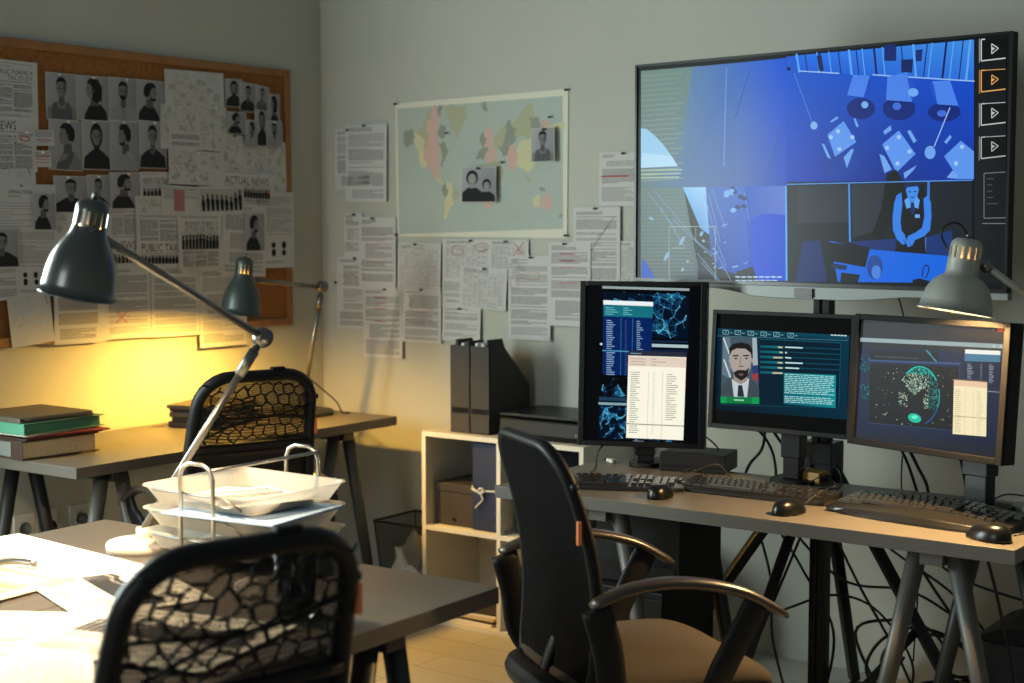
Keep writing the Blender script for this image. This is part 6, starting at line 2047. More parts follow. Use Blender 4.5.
    for k in range(5):
        a = 2 * pi * k / 5 + .3; bs.tube([(.03 * cos(a), .03 * sin(a), .105), (.17 * cos(a), .17 * sin(a), .098), (.29 * cos(a), .29 * sin(a), .068)], [.024, .02, .015], 8, squash=.8)
    base = bs.build('star_base', M_BLACK, T)
    for k in range(5):
        a = 2 * pi * k / 5 + .3; f = frame_to((.29 * cos(a) - .012 * sin(a), .29 * sin(a) + .012 * cos(a), .027), (-sin(a), cos(a), 0))
        c_ = MB(); 
        for off in (-.024, .010): c_.lathe([(0, off), (.024, off), (.027, off + .004), (.027, off + .010), (.024, off + .014), (0, off + .014)], 14, 0, f)
        c_.tube([(.29 * cos(a), .29 * sin(a), .03), (.29 * cos(a), .29 * sin(a), .066)], .006, 6); c_.build('castor', M_GLOSS, base)
    return T
M_ARM = pbr('armrest_plastic', rgb(52, 46, 40), .32)
office_chair('black mesh office chair with brown seat turned from the three monitor desk', -1.672, 2.844, radians(56), 0.0, 3, lined=True, sz=.02)
office_chair('black mesh office chair pushed up to the desk under the cork board', -3.475, 3.325, radians(158), -.078, 8)
office_chair('nearest black mesh office chair, its back cutting the bottom picture edge', -1.788, 1.571, radians(165), -.078, 5, tv=.80)

# ------------------------------------------------------------------ desk lamps
def desk_lamp(label, base, elbow, neck, rim, top, D, prof, mats, power, lcol, baser, cordpts=None, slots=14, group=None, clamp=False, barr=.0085, bulb=1.0, bulbup=0.0):
    base, elbow, neck, rim, top = map(Vector, (base, elbow, neck, rim, top))
    T = thing('desk_lamp', label, 'lamp', base, 0, group)
    L = lambda p: Vector(p) - base
    shade_m, arm_m, base_m, joint_m = mats
    MB().lathe([(0, 0), (baser, 0), (baser, .014), (baser * .97, .019), (baser * .2, .024), (.016, .03), (.016, .05), (0, .05)], 40).build('lamp_base', base_m, T)
    up = L(elbow) - Vector((0, 0, .045)); 
    MB().tube([Vector((0, 0, .045)), L(elbow)], barr, 12).build('lower_arm', arm_m, T)
    MB().tube([L(elbow), L(neck)], barr, 12).build('upper_arm', arm_m, T)
    view = -(elbow - Vector((0, 0, 1.4))).normalized(); arm1 = L(elbow).normalized(); arm2 = (L(neck) - L(elbow)).normalized()
    ax = arm1.cross(arm2).normalized()
    f = frame_to(L(elbow) - ax * .014, ax)
    j = MB().lathe([(0, 0), (.020, 0), (.023, .004), (.023, .024), (.020, .028), (.010, .028), (.010, .034), (0, .034)], 24, 0, f); j.build('elbow_joint', joint_m, T)
    pr = L(elbow) * .93 + Vector((0, 0, .045)) * .07
    MB().tube([pr, L(elbow) * .80 + Vector((0, 0, .045)) * .2], barr * 1.45, 12).build('arm_sleeve', joint_m, T)
    # shade, built along its own axis from the rim upwards
    axis = (top - rim); H = axis.length; F = frame_to(L(rim), axis)
    R0 = D / 2
    out = [(R0 * 1.03, .0), (R0 * 1.03, .004)] + [(r * R0, z * H) for r, z in prof if z <= .72]
    inn = [(r - .0025, max(z, .001)) for r, z in out[::-1]]
    sh = MB().lathe(out, 48, 0, F); sh.lathe(inn, 48, 1, F); sh.lathe([(R0 * 1.03, 0), (R0 * 1.03 - .0025, .001)], 48, 0, F)
    shade = sh.build('lamp_shade', [shade_m, M_REFLECT], T)
    rn = prof_r(prof, .72) * R0; z0 = .72 * H; z1 = .88 * H
    nk = MB()
    for k in range(slots):
        a = 2 * pi * k / slots; da = 2 * pi / slots * .30
        nk.lathe([(rn, z0 - .002), (rn * .99, z1 + .002)], 2, 0, F, True, a - da, a + da); nk.lathe([(rn * .99 - .003, z1 + .002), (rn - .003, z0 - .002)], 2, 0, F, True, a - da, a + da)
    nk.lathe([(rn * .99, z1), (rn * .97, z1 + (H - z1) * .45), (rn * .72, H * .99), (rn * .3, H), (0, H)], 32, 0, F)
    nk.build('shade_neck', shade_m, shade)
    MB().lathe([(0, H), (.006, H), (.005, H + .014), (0, H + .016)], 10, 0, F).build('shade_knob', joint_m, shade)
    # socket and bulb
    MB().lathe([(0, H * .96), (.017, H * .96), (.017, H * .62), (.0, H * .62)], 16, 0, F).build('bulb_socket', M_CREAM, T)
    bz = H * .44; br = min(.026, R0 * .38)
    MB().lathe([(.012, H * .62), (.014, H * .57)] + [(br * sin(t), bz - br * cos(t)) for t in [pi * .85 - pi * .85 * i / 9 for i in range(10)]], 20, 0, F).build('light_bulb', emit_mat('lit_bulb', (*lcol, 1), bulb), T)
    ld = bpy.data.lights.new('bulb_light', 'POINT'); ld.energy = power; ld.color = lcol; ld.shadow_soft_size = .028
    lo = bpy.data.objects.new('bulb_light', ld); COL.objects.link(lo); lo.parent = T
    lo.location = F @ Vector((0, 0, max(.03, bz - br - .045) + bulbup))
    # knuckle between arm and neck
    kn = F @ Vector((0, 0, H * .70)); nn = L(neck)
    MB().tube([nn, nn * .3 + kn * .7], .007, 8).lathe([(0, -.012), (.012, -.012), (.012, .012), (0, .012)], 14, 0, frame_to(nn, ax)).build('shade_knuckle', joint_m, T)
    if cordpts: MB().tube(spline([L(p) for p in cordpts], 8), .0028, 6).build('lamp_cord', M_CABLE, T)
    return T
def prof_r(prof, z):
    for (r0, z0), (r1, z1) in zip(prof, prof[1:]):
        if z0 <= z <= z1: return r0 + (r1 - r0) * (z - z0) / (z1 - z0)
    return prof[-1][0]
SLIM = [(1.0, .012), (.975, .12), (.935, .26), (.86, .38), (.74, .48), (.60, .57), (.49, .64), (.445, .72), (.42, .88), (.3, 1)]
DOME = [(1.0, .012), (.96, .14), (.885, .27), (.77, .38), (.62, .455), (.46, .50), (.44, .55), (.435, .72), (.43, .9), (.3, 1)]
NEAR_ELBOW, NEAR_NECK, NEAR_RIM, NEAR_TOP = (-2.457, 2.474, 1.215), (-2.399, 1.948, 1.459), (-2.441, 1.943, 1.331), (-2.405, 1.962, 1.522)
desk_lamp('near desk lamp with dark green grey shade and long steel arms over the papers', (-2.630, 2.262, .740), NEAR_ELBOW, NEAR_NECK, NEAR_RIM, NEAR_TOP, .149, SLIM,
          (M_LAMPDK, M_STEEL, M_CREAM, M_STEEL), LAMP_NEAR, (1.0, .72, .42), .083, bulb=60, bulbup=.018)
desk_lamp('far desk lamp with dark shade glowing yellow on the desk by the left wall', (-3.995, 4.235, .740), (-3.886, 4.229, 1.233), (-3.861, 3.832, 1.272), (-3.872, 3.787, 1.149), (-3.862, 3.806, 1.352), .142, SLIM,
          (M_LAMPDK2, M_STEEL, M_LEGD, M_STEEL), LAMP_FAR, (1.0, .55, .09), .115,
          cordpts=[(-3.965, 4.233, .885), (-3.94, 4.27, .845), (-3.905, 4.32, .79), (-3.885, 4.335, .745), (-3.87, 4.36, .742)], bulb=40)
desk_lamp('right desk lamp with sage grey dome shade lighting the keyboards', (-1.095, 3.90, .740), (-1.032, 3.643, 1.264), (-1.157, 3.561, 1.373), (-1.213, 3.511, 1.265), (-1.193, 3.532, 1.438), .170, DOME,
          (M_LAMPGR, M_LAMPGR, M_LAMPGR, M_STEEL), LAMP_RIGHT, (1.0, .63, .26), .085,
          cordpts=[(-1.192, 3.533, 1.442), (-1.207, 3.521, 1.470), (-1.228, 3.509, 1.474), (-1.247, 3.501, 1.452), (-1.237, 3.519, 1.410)], bulb=30, bulbup=.02)
# ------------------------------------------------------------------ keyboards (each key its own part) and mice
KEYW = {}
def key_mesh(w, d=.0155):
    if w not in KEYW:
        m = MB(); m.box(-w / 2, w / 2, -d / 2, d / 2, 0, .007, 0, None, .0022); o = m.build('key', M_KEY); KEYW[w] = o.data; bpy.data.objects.remove(o)
    return KEYW[w]
def keyboard(label, x, y, rz, length, depth, curve=0.0, tilt=.07, rest=0.02):
    T = thing('computer_keyboard', label, 'keyboard', (x, y, .7405), rz)
    L, D = length, depth
    def surf(u, v): return .012 + (v + D / 2) * tilt + curve * .010 * cos(u / L * pi)
    fw = lambda u: curve * .020 * cos(u / L * pi)
    m = MB(); n = 16
    for i in range(n + 1):
        u = -L / 2 + L * i / n; e = .012 * (abs(2 * i / n - 1) ** 6)
        for v, z in ((-D / 2 - fw(u) + e, .0), (-D / 2 - fw(u) + e, .006), (-D / 2 + .008 - fw(u), surf(u, -D / 2) - .001), (D / 2 - .006 + fw(u) * .6, surf(u, D / 2) - .001), (D / 2 + fw(u) * .6 - e, surf(u, D / 2) - .008), (D / 2 + fw(u) * .6 - e, 0)): m.V.append((u, v, z))
    for i in range(n):
        for k in range(6): a = i * 6 + k; b_ = i * 6 + (k + 1) % 6; m.face([a, a + 6, b_ + 6, b_], 0, None, False)
    m.face([0, 1, 2, 3, 4, 5]); m.face([n * 6 + k for k in range(5, -1, -1)])
    m.build('keyboard_shell', M_KBD, T, .0015)
    kd = (D - rest - .016) / 6.0; u1 = (L - .016) / 22.5; cnt = 0
    rows = []
    full = [('f', [1] * 13 + [0, 1, 1, 1]), ('n', [1] * 13 + [2]), ('q', [1.5] + [1] * 12 + [1.5]), ('a', [1.75] + [1] * 11 + [2.25]), ('z', [2.25] + [1] * 10 + [2.75]), ('s', [1.5, 1.25, 6.5, 1.25, 1.5])]
    for r, (nm, ws) in enumerate(full):
        v = D / 2 - .010 - kd * (r + .5); u = -L / 2 + .008
        ws = list(ws)
        if nm == 'f': ws = [1, -1] + [1] * 4 + [-.5] + [1] * 4 + [-.5] + [1] * 4; 
        tot = sum(abs(q) for q in ws); rowk = []
        for q in ws:
            w = abs(q) * u1 * (15 / tot)
            if q > 0: rowk.append((u + w / 2, w))
            u += w
        # navigation block and number pad
        nav = {'f': 3, 'n': 3, 'q': 3, 'a': 0, 'z': 1, 's': 3}[nm]; ub = -L / 2 + .008 + 15.25 * u1
        for k in range(nav): rowk.append((ub + ((1.5 if nav == 1 else k + .5)) * u1, u1))
        ub = -L / 2 + .008 + 18.5 * u1
        for k in range({'f': 0, 'n': 4, 'q': 4, 'a': 3, 'z': 3, 's': 2}[nm]): rowk.append((ub + (k + .5) * u1, u1))
        for uu, w in rowk:
            cnt += 1
            if cnt > 100: break
            me = key_mesh(round(w - .0022, 4)); k_ = bpy.data.objects.new('key', me); COL.objects.link(k_); k_.parent = T
            k_.location = (uu, v + fw(uu) * .3, surf(uu, v) - .001); k_.rotation_euler = (atan2(tilt, 1), 0, 0)
    return T
keyboard('black keyboard at the far left of the desk in front of the tall monitor', -2.213, 3.560, radians(24), .45, .135)
keyboard('middle black keyboard in front of the middle monitor', -1.808, 3.690, radians(1), .440, .145)
keyboard('large curved black keyboard glinting under the right desk lamp', -1.315, 3.635, radians(-7.5), .480, .185, 1.0, .085, .045)

def mouse(label, x, y, rz, s=1.0):
    T = thing('computer_mouse', label, 'mouse', (x, y, .7405), rz)
    m = MB(); n, k = 14, 10; L_, W_, H_ = .058 * s, .032 * s, .036 * s
    for j in range(k + 1):
        t = j / k; zz = H_ * sin(t * pi / 2); f = cos(t * pi / 2) ** .6
        for i in range(n * 2):
            a = pi * i / n; xx = W_ * f * cos(a) * (1 - .12 * sin(a)); yy = L_ * f * sin(a)
            m.V.append((xx, yy - .006 * t, zz * (1 - .18 * (yy / L_))))
    for j in range(k):
        for i in range(2 * n): m.face([j * 2 * n + i, j * 2 * n + (i + 1) % (2 * n), (j + 1) * 2 * n + (i + 1) % (2 * n), (j + 1) * 2 * n + i], 0, None, True)
    m.face(list(range(2 * n))[::-1]); m.build('mouse_body', M_GLOSS, T)
    MB().tube([(0, .022 * s, H_ * .80), (0, .036 * s, H_ * .64)], .0035, 8).build('scroll_wheel', M_BLACK2, T)
    return T
mouse('black mouse between the left and the middle keyboard', -2.005, 3.512, radians(10))
mouse('black mouse between the middle and the curved keyboard', -1.622, 3.497, radians(-12))
mouse('black mouse nearest the right end of the desk in the lamp light', -1.108, 3.470, radians(70), 1.05)

# ------------------------------------------------------------------ small things on the right desk
B = thing('flat_black_device', 'flat black box lying at the back of the desk behind the tall monitor', 'device', (-2.15, 3.945, .7405), radians(12))
MB().box(-.085, .115, -.045, .10, 0, .055).build('casing', M_BLACK, B, .003); MB().box(-.075, .105, -.0465, -.044, .012, .020).build('front_slot', M_GLOSS, B)
B = thing('power_adapter', 'ochre plastic box on the desk beside the middle monitor column', 'adapter', (-1.765, 3.945, .7405), radians(-12))
MB().prism([(-.045, -.025), (.045, -.025), (.045, .03), (.02, .045), (-.045, .045)], 0, .034).build('casing', M_YELLOW, B, .004); MB().box(.0455, .050, -.015, .02, .008, .026).build('port', M_BLACK, B)
B = thing('usb_plug', 'small loose white plug lying on the desk near the shelf unit', 'plug', (-2.42, 3.93, .7405), radians(150))
MB().box(-.02, .02, -.008, .008, 0, .010).build('plug_body', M_WHITE, B, .002); MB().box(.02, .034, -.006, .006, .002, .008).build('metal_tip', M_BLACK, B)

# ------------------------------------------------------------------ white shelf unit and what stands in and on it
SX0, SX1, SY0, SY1, SH, TK = -3.463, -2.757, 4.297, 4.632, .712, .018
S = thing('shelf_unit', 'white two by two cube shelf against the back wall', 'shelf', ((SX0 + SX1) / 2, SY0, 0))
sx = (SX1 - SX0) / 2; dy = SY1 - SY0; mid = -.006
m = MB().box(-sx, -sx + TK, 0, dy, 0, SH); m.build('side_panel', M_SHELF, S, .001)
MB().box(sx - TK, sx, 0, dy, 0, SH).build('side_panel', M_SHELF, S, .001)
MB().box(-sx + TK, sx - TK, 0, dy, SH - TK, SH).build('top_panel', M_SHELF, S, .001)
MB().box(-sx + TK, sx - TK, 0, dy, 0, TK).build('bottom_panel', M_SHELF, S, .001)
MB().box(mid - TK / 2, mid + TK / 2, .001, dy - .006, TK, SH - TK).build('divider', M_SHELF, S, .001)
MB().box(-sx + TK, mid - TK / 2, .001, dy - .006, .347, .347 + TK).build('shelf_board', M_SHELF, S, .001)
MB().box(mid + TK / 2, sx - TK, .001, dy - .006, .347, .347 + TK).build('shelf_board', M_SHELF, S, .001)
MB().box(-sx + TK, sx - TK, dy - .006, dy, TK, SH - TK).build('back_panel', M_SHELF, S)
MB().lathe([(0, 0), (.004, 0), (.004, .002), (0, .002)], 8, 0, frame_to((mid + TK / 2, .03, .375), (1, 0, 0))).build('shelf_pin', M_BLACK, S)
MB().lathe([(0, 0), (.004, 0), (.004, .002), (0, .002)], 8, 0, frame_to((mid + TK / 2, .03, .06), (1, 0, 0))).build('shelf_pin', M_BLACK, S)
fz = .347 + TK + .0005
B = thing('storage_box', 'dark brown lidded box in the upper left cubby of the shelf', 'box', (-3.345, 4.45, fz))
MB().box(-.085, .085, -.11, .11, 0, .125).build('box_body', M_BROWNBOX, B, .002); MB().box(-.088, .088, -.113, .113, .125, .155).build('lid', M_BROWNBOX, B, .002)
MB().box(-.006, .006, -.1145, -.1125, .02, .03).build('corner_stud', M_BLACK, B)
B = thing('archive_folder', 'tall navy blue folder tied with white ribbon in the upper left cubby', 'folder', (-3.193, 4.45, fz))
MB().box(-.058, .058, -.125, .13, 0, .318).build('folder_body', M_NAVY, B, .003)
ty = -.129
rb = MB().tube(spline([(-.058, ty, .150), (-.03, ty - .003, .142), (.0, ty - .002, .147), (.058, ty, .150)], 6), .0038, 6)
rb.tube(spline([(-.028, ty - .006, .142), (-.012, ty - .012, .158), (.002, ty - .008, .15), (-.012, ty - .008, .138), (-.028, ty - .006, .142)], 6), .0035, 6)
rb.tube(spline([(-.02, ty - .006, .142), (-.045, ty - .008, .155), (-.052, ty - .004, .163)], 5), .003, 6)
rb.tube(spline([(-.016, ty - .006, .140), (-.004, ty - .008, .118), (-.03, ty - .006, .092), (-.04, ty - .004, .084)], 5), .0032, 6)
rb.build('ribbon_bow', M_TIE, B)
B = thing('archive_folder', 'dark blue folder leaning in the upper right cubby of the shelf', 'folder', (-2.98, 4.46, fz))
MB().box(-.10, .09, -.10, .12, 0, .30).build('folder_body', M_NAVY, B, .003); MB().box(-.10, .09, -.103, -.10, .03, .06).build('label_strip', M_CYAN, B)
B = thing('flat_case', 'flat black case with pale edge in front of the upper right cubby folder', 'case', (-2.87, 4.315, fz))
MB().box(-.085, .085, .0, .03, 0, .15, 0, Matrix.Rotation(radians(4), 4, 'Y')).build('case_body', M_BLACK, B, .003); MB().box(-.085, .085, -.0025, .0, .142, .149, 0, Matrix.Rotation(radians(4), 4, 'Y')).build('pale_edge', M_SILVER, B)
for k, (dx, w_, t_, c_, lb) in enumerate([(0, .24, .010, M_PAPER, 'lowest magazine of the stack in the lower left cubby'), (.006, .235, .008, M_BROWNBOX, 'dark magazine second from the bottom in the lower left cubby'), (-.004, .24, .012, M_PAGES, 'thick magazine in the middle of the lower left cubby stack'), (.004, .23, .008, M_PAPER, 'pale magazine second from the top in the lower left cubby'), (0, .24, .007, M_FILE, 'black covered magazine topmost in the lower left cubby')]):
    zb = TK + .0005 + sum([.0105, .0085, .0125, .0085, .0075][:k])
    o = MB().box(-w_ / 2, w_ / 2, -.14, .14, 0, t_).build('magazine', c_, None, .001); o.location = (-3.27 + dx, 4.46, zb); o.rotation_euler = (0, 0, .03 * (k - 2)); tag(o, lb, 'magazine', 'magazines in the lower left cubby')
def file_box(label, x):
    B = thing('magazine_file', label, 'magazine file', (x, 4.345, SH + .0005), 0, 'black magazine files on the shelf unit')
    w_ = .088; D_, Hf, Hb = .25, .318, .165
    side = [(0, 0), (D_, 0), (D_, Hb), (.085, Hf), (0, Hf)]
    m = MB(); YZ = Matrix(((0, 0, 1, 0), (1, 0, 0, 0), (0, 1, 0, 0), (0, 0, 0, 1)))
    m.prism(side, -w_ / 2, -w_ / 2 + .003, 0, YZ); m.prism(side, w_ / 2 - .003, w_ / 2, 0, YZ)
    m.box(-w_ / 2, w_ / 2, 0, .003, 0, Hf); m.box(-w_ / 2, w_ / 2, D_ - .003, D_, 0, Hb); m.box(-w_ / 2, w_ / 2, 0, D_, 0, .003)
    m.build('file_body', M_FILE, B)
    MB().box(-.036, .036, -.0012, .0, .072, .092).build('label_strip', M_GLOSS, B)
    return B
file_box('left black magazine file full of papers on the shelf unit', -3.321); file_box('right black magazine file full of papers on the shelf unit', -3.2325)
YZ = Matrix(((0, 0, 1, 0), (1, 0, 0, 0), (0, 1, 0, 0), (0, 0, 0, 1)))
for k, (x, h_, t_, c_, lb) in enumerate([(-3.345, .335, .012, M_FILE, 'dark folder standing in the left magazine file'), (-3.318, .322, .014, M_PAPER, 'grey white papers standing in the left magazine file'), (-3.294, .330, .010, M_FILE, 'thin dark folder at the right side of the left magazine file'),
                                      (-3.256, .324, .012, M_PAPER, 'grey white papers standing in the right magazine file'), (-3.228, .322, .014, M_PAPER, 'thick wad of papers in the middle of the right magazine file'), (-3.207, .338, .006, M_FILE, 'black folder with a slanted corner in the right magazine file')]):
    o = MB().prism([(0, 0), (.21, 0), (.21, .15), (.105, h_ - .035), (.088, h_), (0, h_)], -t_ / 2, t_ / 2, 0, YZ).build('paper_folder', c_, None, .001); o.location = (x, 4.357, SH + .0045); tag(o, lb, 'folder')
B = thing('flat_printer', 'low black printer on the shelf unit beside the magazine files', 'printer', (-2.965, 4.47, SH + .0005))
m = MB(); m.prism([(-.13, 0), (.13, 0), (.135, .02), (.13, .075), (-.13, .07), (-.138, .02)], -.175, .175, 0, Matrix(((0, 0, 1, 0), (1, 0, 0, 0), (0, 1, 0, 0), (0, 0, 0, 1)))); m.build('printer_body', M_BLACK, B, .006)
MB().box(-.178, .178, -.128, .135, .077, .088).build('printer_lid', M_BLACK2, B, .003); MB().lathe([(0, 0), (.006, 0), (.006, .003), (0, .003)], 12, 0, frame_to((.155, -.134, .03), (0, -1, 0))).build('power_button', M_SILVER, B)

# ------------------------------------------------------------------ wire waste basket with a crumpled bag
B = thing('waste_basket', 'square wire mesh waste basket beside the shelf unit', 'waste basket', (-3.625, 4.485, 0))
m = MB(); rt, rb_ = .125, .095; Hh = .335
C4 = lambda r, z: [(-r, -r, z), (r, -r, z), (r, r, z), (-r, r, z)]
m.tube(C4(rt, Hh), .005, 6, closed=True); m.tube(C4(rb_, .006), .004, 6, closed=True)
for a, b_ in zip(C4(rt, Hh), C4(rb_, .006)): m.tube([a, b_], .003, 6)
m.build('wire_rim', M_BLACK2, B)
m = MB()
for k in range(4):
    A, A2 = Vector(C4(rt, Hh)[k]), Vector(C4(rt, Hh)[(k + 1) % 4]); Bq, B2 = Vector(C4(rb_, .006)[k]), Vector(C4(rb_, .006)[(k + 1) % 4])
    b0 = len(m.V); m.V += [tuple(Bq), tuple(B2), tuple(A2), tuple(A)]; m.face([b0, b0 + 1, b0 + 2, b0 + 3])
m.V += C4(rb_, .006); m.face([16, 17, 18, 19])
def wire_mat():
    mt = translucent('fine_wire_mesh', rgb(60, 56, 50), .0, .5); return mt
m.build('wire_mesh', wire_mat(), B)
def crumple(name, label, cat, x, y, z, s, mat, seed, h_=1.0):
    R = random.Random(seed); bm = bmesh.new(); bmesh.ops.create_icosphere(bm, subdivisions=3, radius=1)
    for v in bm.verts:
        n_ = v.co.normalized(); f = 1 + .22 * sin(n_.x * 5 + seed) * sin(n_.y * 6) + .14 * sin(n_.z * 9 + n_.x * 7) + R.uniform(-.07, .07); v.co = Vector((n_.x * s * f, n_.y * s * f, n_.z * s * f * h_))
    me = bpy.data.meshes.new(name); bm.to_mesh(me); bm.free(); me.materials.append(mat); o = bpy.data.objects.new(name, me); COL.objects.link(o); o.location = (x, y, z); return tag(o, label, cat)
crumple('crumpled_paper', 'crumpled pale paper ball in the wire waste basket', 'paper', -3.60, 4.44, .165, .078, M_PAPER, 4, 1.5)

# ------------------------------------------------------------------ wall sockets behind the desk under the cork board
for k, (y, lb, plug) in enumerate([(3.145, 'white wall socket furthest left behind the left desk', 0), (3.235, 'white wall socket with a black plug behind the left desk', 1), (3.375, 'white wall socket right of the desk leg with a grey plug', 2)]):
    B = thing('wall_socket', lb, 'socket', (WX, y, .445))
    MB().box(.001, .010, -.043, .043, -.050, .050).build('socket_plate', M_WHITE, B, .003)
    MB().lathe([(.024, 0), (.024, .003), (.021, .003), (.021, .0005), (0, .0005)], 20, 0, frame_to((.010, 0, 0), (1, 0, 0))).build('socket_well', M_WHITE if plug else M_SILVER, B)
    if plug:
        o = MB().lathe([(0, 0), (.019, 0), (.020, .02), (.014, .034), (0, .036)], 16, 0, frame_to((0, 0, 0), (1, 0, 0))).tube(spline([(.03, 0, 0), (.05, .01, -.02), (.04, .03, -.12), (.03, .05, -.40)], 6), .0035, 6).build('power_plug', M_BLACK if plug == 1 else M_LEG)
        o.location = (WX + .0135, y, .445); tag(o, 'black plug in the middle wall socket' if plug == 1 else 'grey plug in the right wall socket', 'plug')

# ------------------------------------------------------------------ on the desk under the cork board
def binder(name, label, cat, x, y, z, w, d, h, cover, fill, rz, spine=None, group=None):
    """stacked item: width w along x, d along y; spine towards -y"""
    B = thing(name, label, cat, (x, y, z), rz, group); c = .003
    m = MB(); m.box(-w / 2, w / 2, -d / 2, d / 2, 0, c); m.box(-w / 2, w / 2, -d / 2, d / 2, h - c, h); m.box(-w / 2, w / 2, -d / 2, -d / 2 + c, c, h - c)
    m.build('cover', cover, B, .001)
    m = MB(); m.box(-w / 2 + .006, w / 2 - .012, -d / 2 + c + .004, d / 2 - .008, c + .0004, h - c - .003); m.build('page_block', fill, B, .001)
    if spine: MB().box(-w * .22, w * .30, -d / 2 - .0015, -d / 2, h * .12, h * .88).build('spine_label', spine, B)
    return B
zz = .7405
bx = -4.055
binder('ring_binder', 'thick dark brown ring binder at the bottom of the left desk stack', 'binder', bx, 3.045, zz, .30, .285, .060, M_BINDER, M_PAGES, -.06, M_SILVER); zz += .0605
for nm, lb, cat, w, d, h, mt, rz, dx, dy_ in [('card_folder', 'dark maroon folder lying on the thick ring binder', 'folder', .30, .29, .005, M_BINDER, -.03, .0, .0), ('card_folder', 'red card folder sticking out of the left desk stack', 'folder', .30, .28, .006, M_RED, -.12, .012, .03),
                                   ('paper_wad', 'loose cream papers under the green file on the left desk', 'papers', .28, .28, .006, M_PAPER, .03, .0, -.012)]:
    o = MB().box(-w / 2, w / 2, -d / 2, d / 2, 0, h).build(nm, mt, None, .001); o.location = (bx + dx, 3.055 + dy_, zz); o.rotation_euler = (0, 0, rz); tag(o, lb, cat); zz += h + .0004
B = binder('box_file', 'mint green box file on the left desk stack', 'file', bx + .006, 3.05, zz, .29, .31, .036, M_GREEN, M_GREEN, .0); zz += .0365
B = thing('spiral_notebook', 'black spiral bound notebook on top of the green box file', 'notebook', (bx, 3.035, zz), -.03)
MB().box(-.14, .14, -.14, .14, 0, .016, 0, None, .004).build('notebook_body', M_NOTE, B, .002)
m = MB()
for k in range(26): y_ = -.125 + k * .010; m.tube([(.140 + .008 * cos(t), y_, .007 + .008 * sin(t)) for t in [2 * pi * q / 8 for q in range(8)]], .0014, 5, closed=True)
m.build('spiral_binding', M_BLACK2, B)
zz = .7405
for k, (h, mt, fl, dy_, lb) in enumerate([(.020, M_BINDER, M_PAPER, .0, 'lowest book of the small stack beside the far chair back'), (.016, M_FILE, M_PAGES, .012, 'second lowest book of the small stack beside the far chair back'), (.018, M_NOTE, M_PAPER, -.004, 'third book of the small stack beside the far chair back'), (.012, M_FILE, M_PAPER, .006, 'thin book second from the top beside the far chair back'), (.014, M_NOTE, M_PAGES, -.012, 'topmost dark covered book beside the far chair back')]):
    binder('book', lb, 'book', -4.075, 3.855 + dy_, zz, .22, .28, h, mt, fl, .05 * (k % 3 - 1) + .3, None, 'books beside the far chair'); zz += h + .0005

# ------------------------------------------------------------------ letter trays on the near desk
TR = thing('letter_tray', 'three tier letter tray with steel wire loops on the near desk', 'letter tray', (-2.40, 2.355, .7405))
def tray_mesh(z):
    m = MB(); x0, x1, y0, y1 = -.172, .170, -.150, .150; i_ = .022; zb, zt = z - .036, z
    O = rrect(x0, x1, y0, y1, .03, 4); I = rrect(x0 + i_, x1 - i_, y0 + i_, y1 - i_, .025, 4); n = len(O)
    RIM = rrect(x0 - .006, x1 + .006, y0 - .006, y1 + .006, .034, 4)
    m.V += [(x, y, zt) for x, y in RIM] + [(x, y, zt + .002) for x, y in RIM] + [(x, y, zt + .002) for x, y in O] + [(x, y, zb) for x, y in I] + [(x, y, zb - .002) for x, y in I] + [(x - .0, y, zt - .001) for x, y in O]
    for a in ((0, 1), (1, 2), (2, 3), (4, 5), (5, 0)):
        for i in range(n): j = (i + 1) % n; m.face([a[0] * n + i, a[0] * n + j, a[1] * n + j, a[1] * n + i], 0, None, False)
    m.face([3 * n + i for i in range(n)]); m.face([4 * n + i for i in range(n)][::-1])
    return m
for z in (.160, .110, .060): tray_mesh(z).build('tray', M_TRAY, TR)
m = MB()
for y_ in (-.162, .162):
    x0, x1, tz = -.030, .070, .226
    m.tube([(x0, y_, .0), (x0, y_, tz - .03), (x0 + .009, y_, tz - .009), (x0 + .03, y_, tz), (x1 - .03, y_, tz), (x1 - .009, y_, tz - .009), (x1, y_, tz - .03), (x1, y_, 0)], .0048, 8)
m.tube([(.066, -.162, .215), (.066, .162, .215)], .004, 8)
m.build('wire_loop', M_CHROME, TR)
m = MB()
for z in (.158, .108, .058):
    m.tube([(-.12, -.158, z), (.10, -.158, z), (.15, -.158, z - .02)], .003, 6)
m.build('tray_rail', M_STEEL, TR)
XY = lambda x, y, z, r: Matrix.Translation((x, y, z)) @ Matrix.Rotation(r, 4, 'Z')
def loose(kind, arg, label, x, y, z, w, h, rz, seed, lift=.008, paper=None, name=None):
    mt = XY(x, y, z, rz) @ Matrix.Translation((-w / 2, -h / 2, 0)); return sheet(kind, arg, label, mt, w, h, seed, lift, None, name, paper or rgb(226, 222, 212))
loose('text_red', 1, 'white paper with a red mark lying in the top letter tray', -2.37, 2.335, .872, .21, .26, 1.2, 201, .020)
loose('text', 2, 'crossed white sheet under the marked paper in the top letter tray', -2.40, 2.36, .868, .20, .26, 1.75, 202, .004)
o = MB().box(-.15, .15, -.125, .125, 0, .006).build('blue_folder', M_BLUEPAPER, None, .002); o.location = (-2.33, 2.31, .853); o.rotation_euler = (0, 0, .12); tag(o, 'pale blue folder lying across the middle letter tray', 'folder')
loose('text', 3, 'white sheet in the lowest letter tray above the desk', -2.40, 2.34, .769, .20, .26, 1.55, 203, .004)

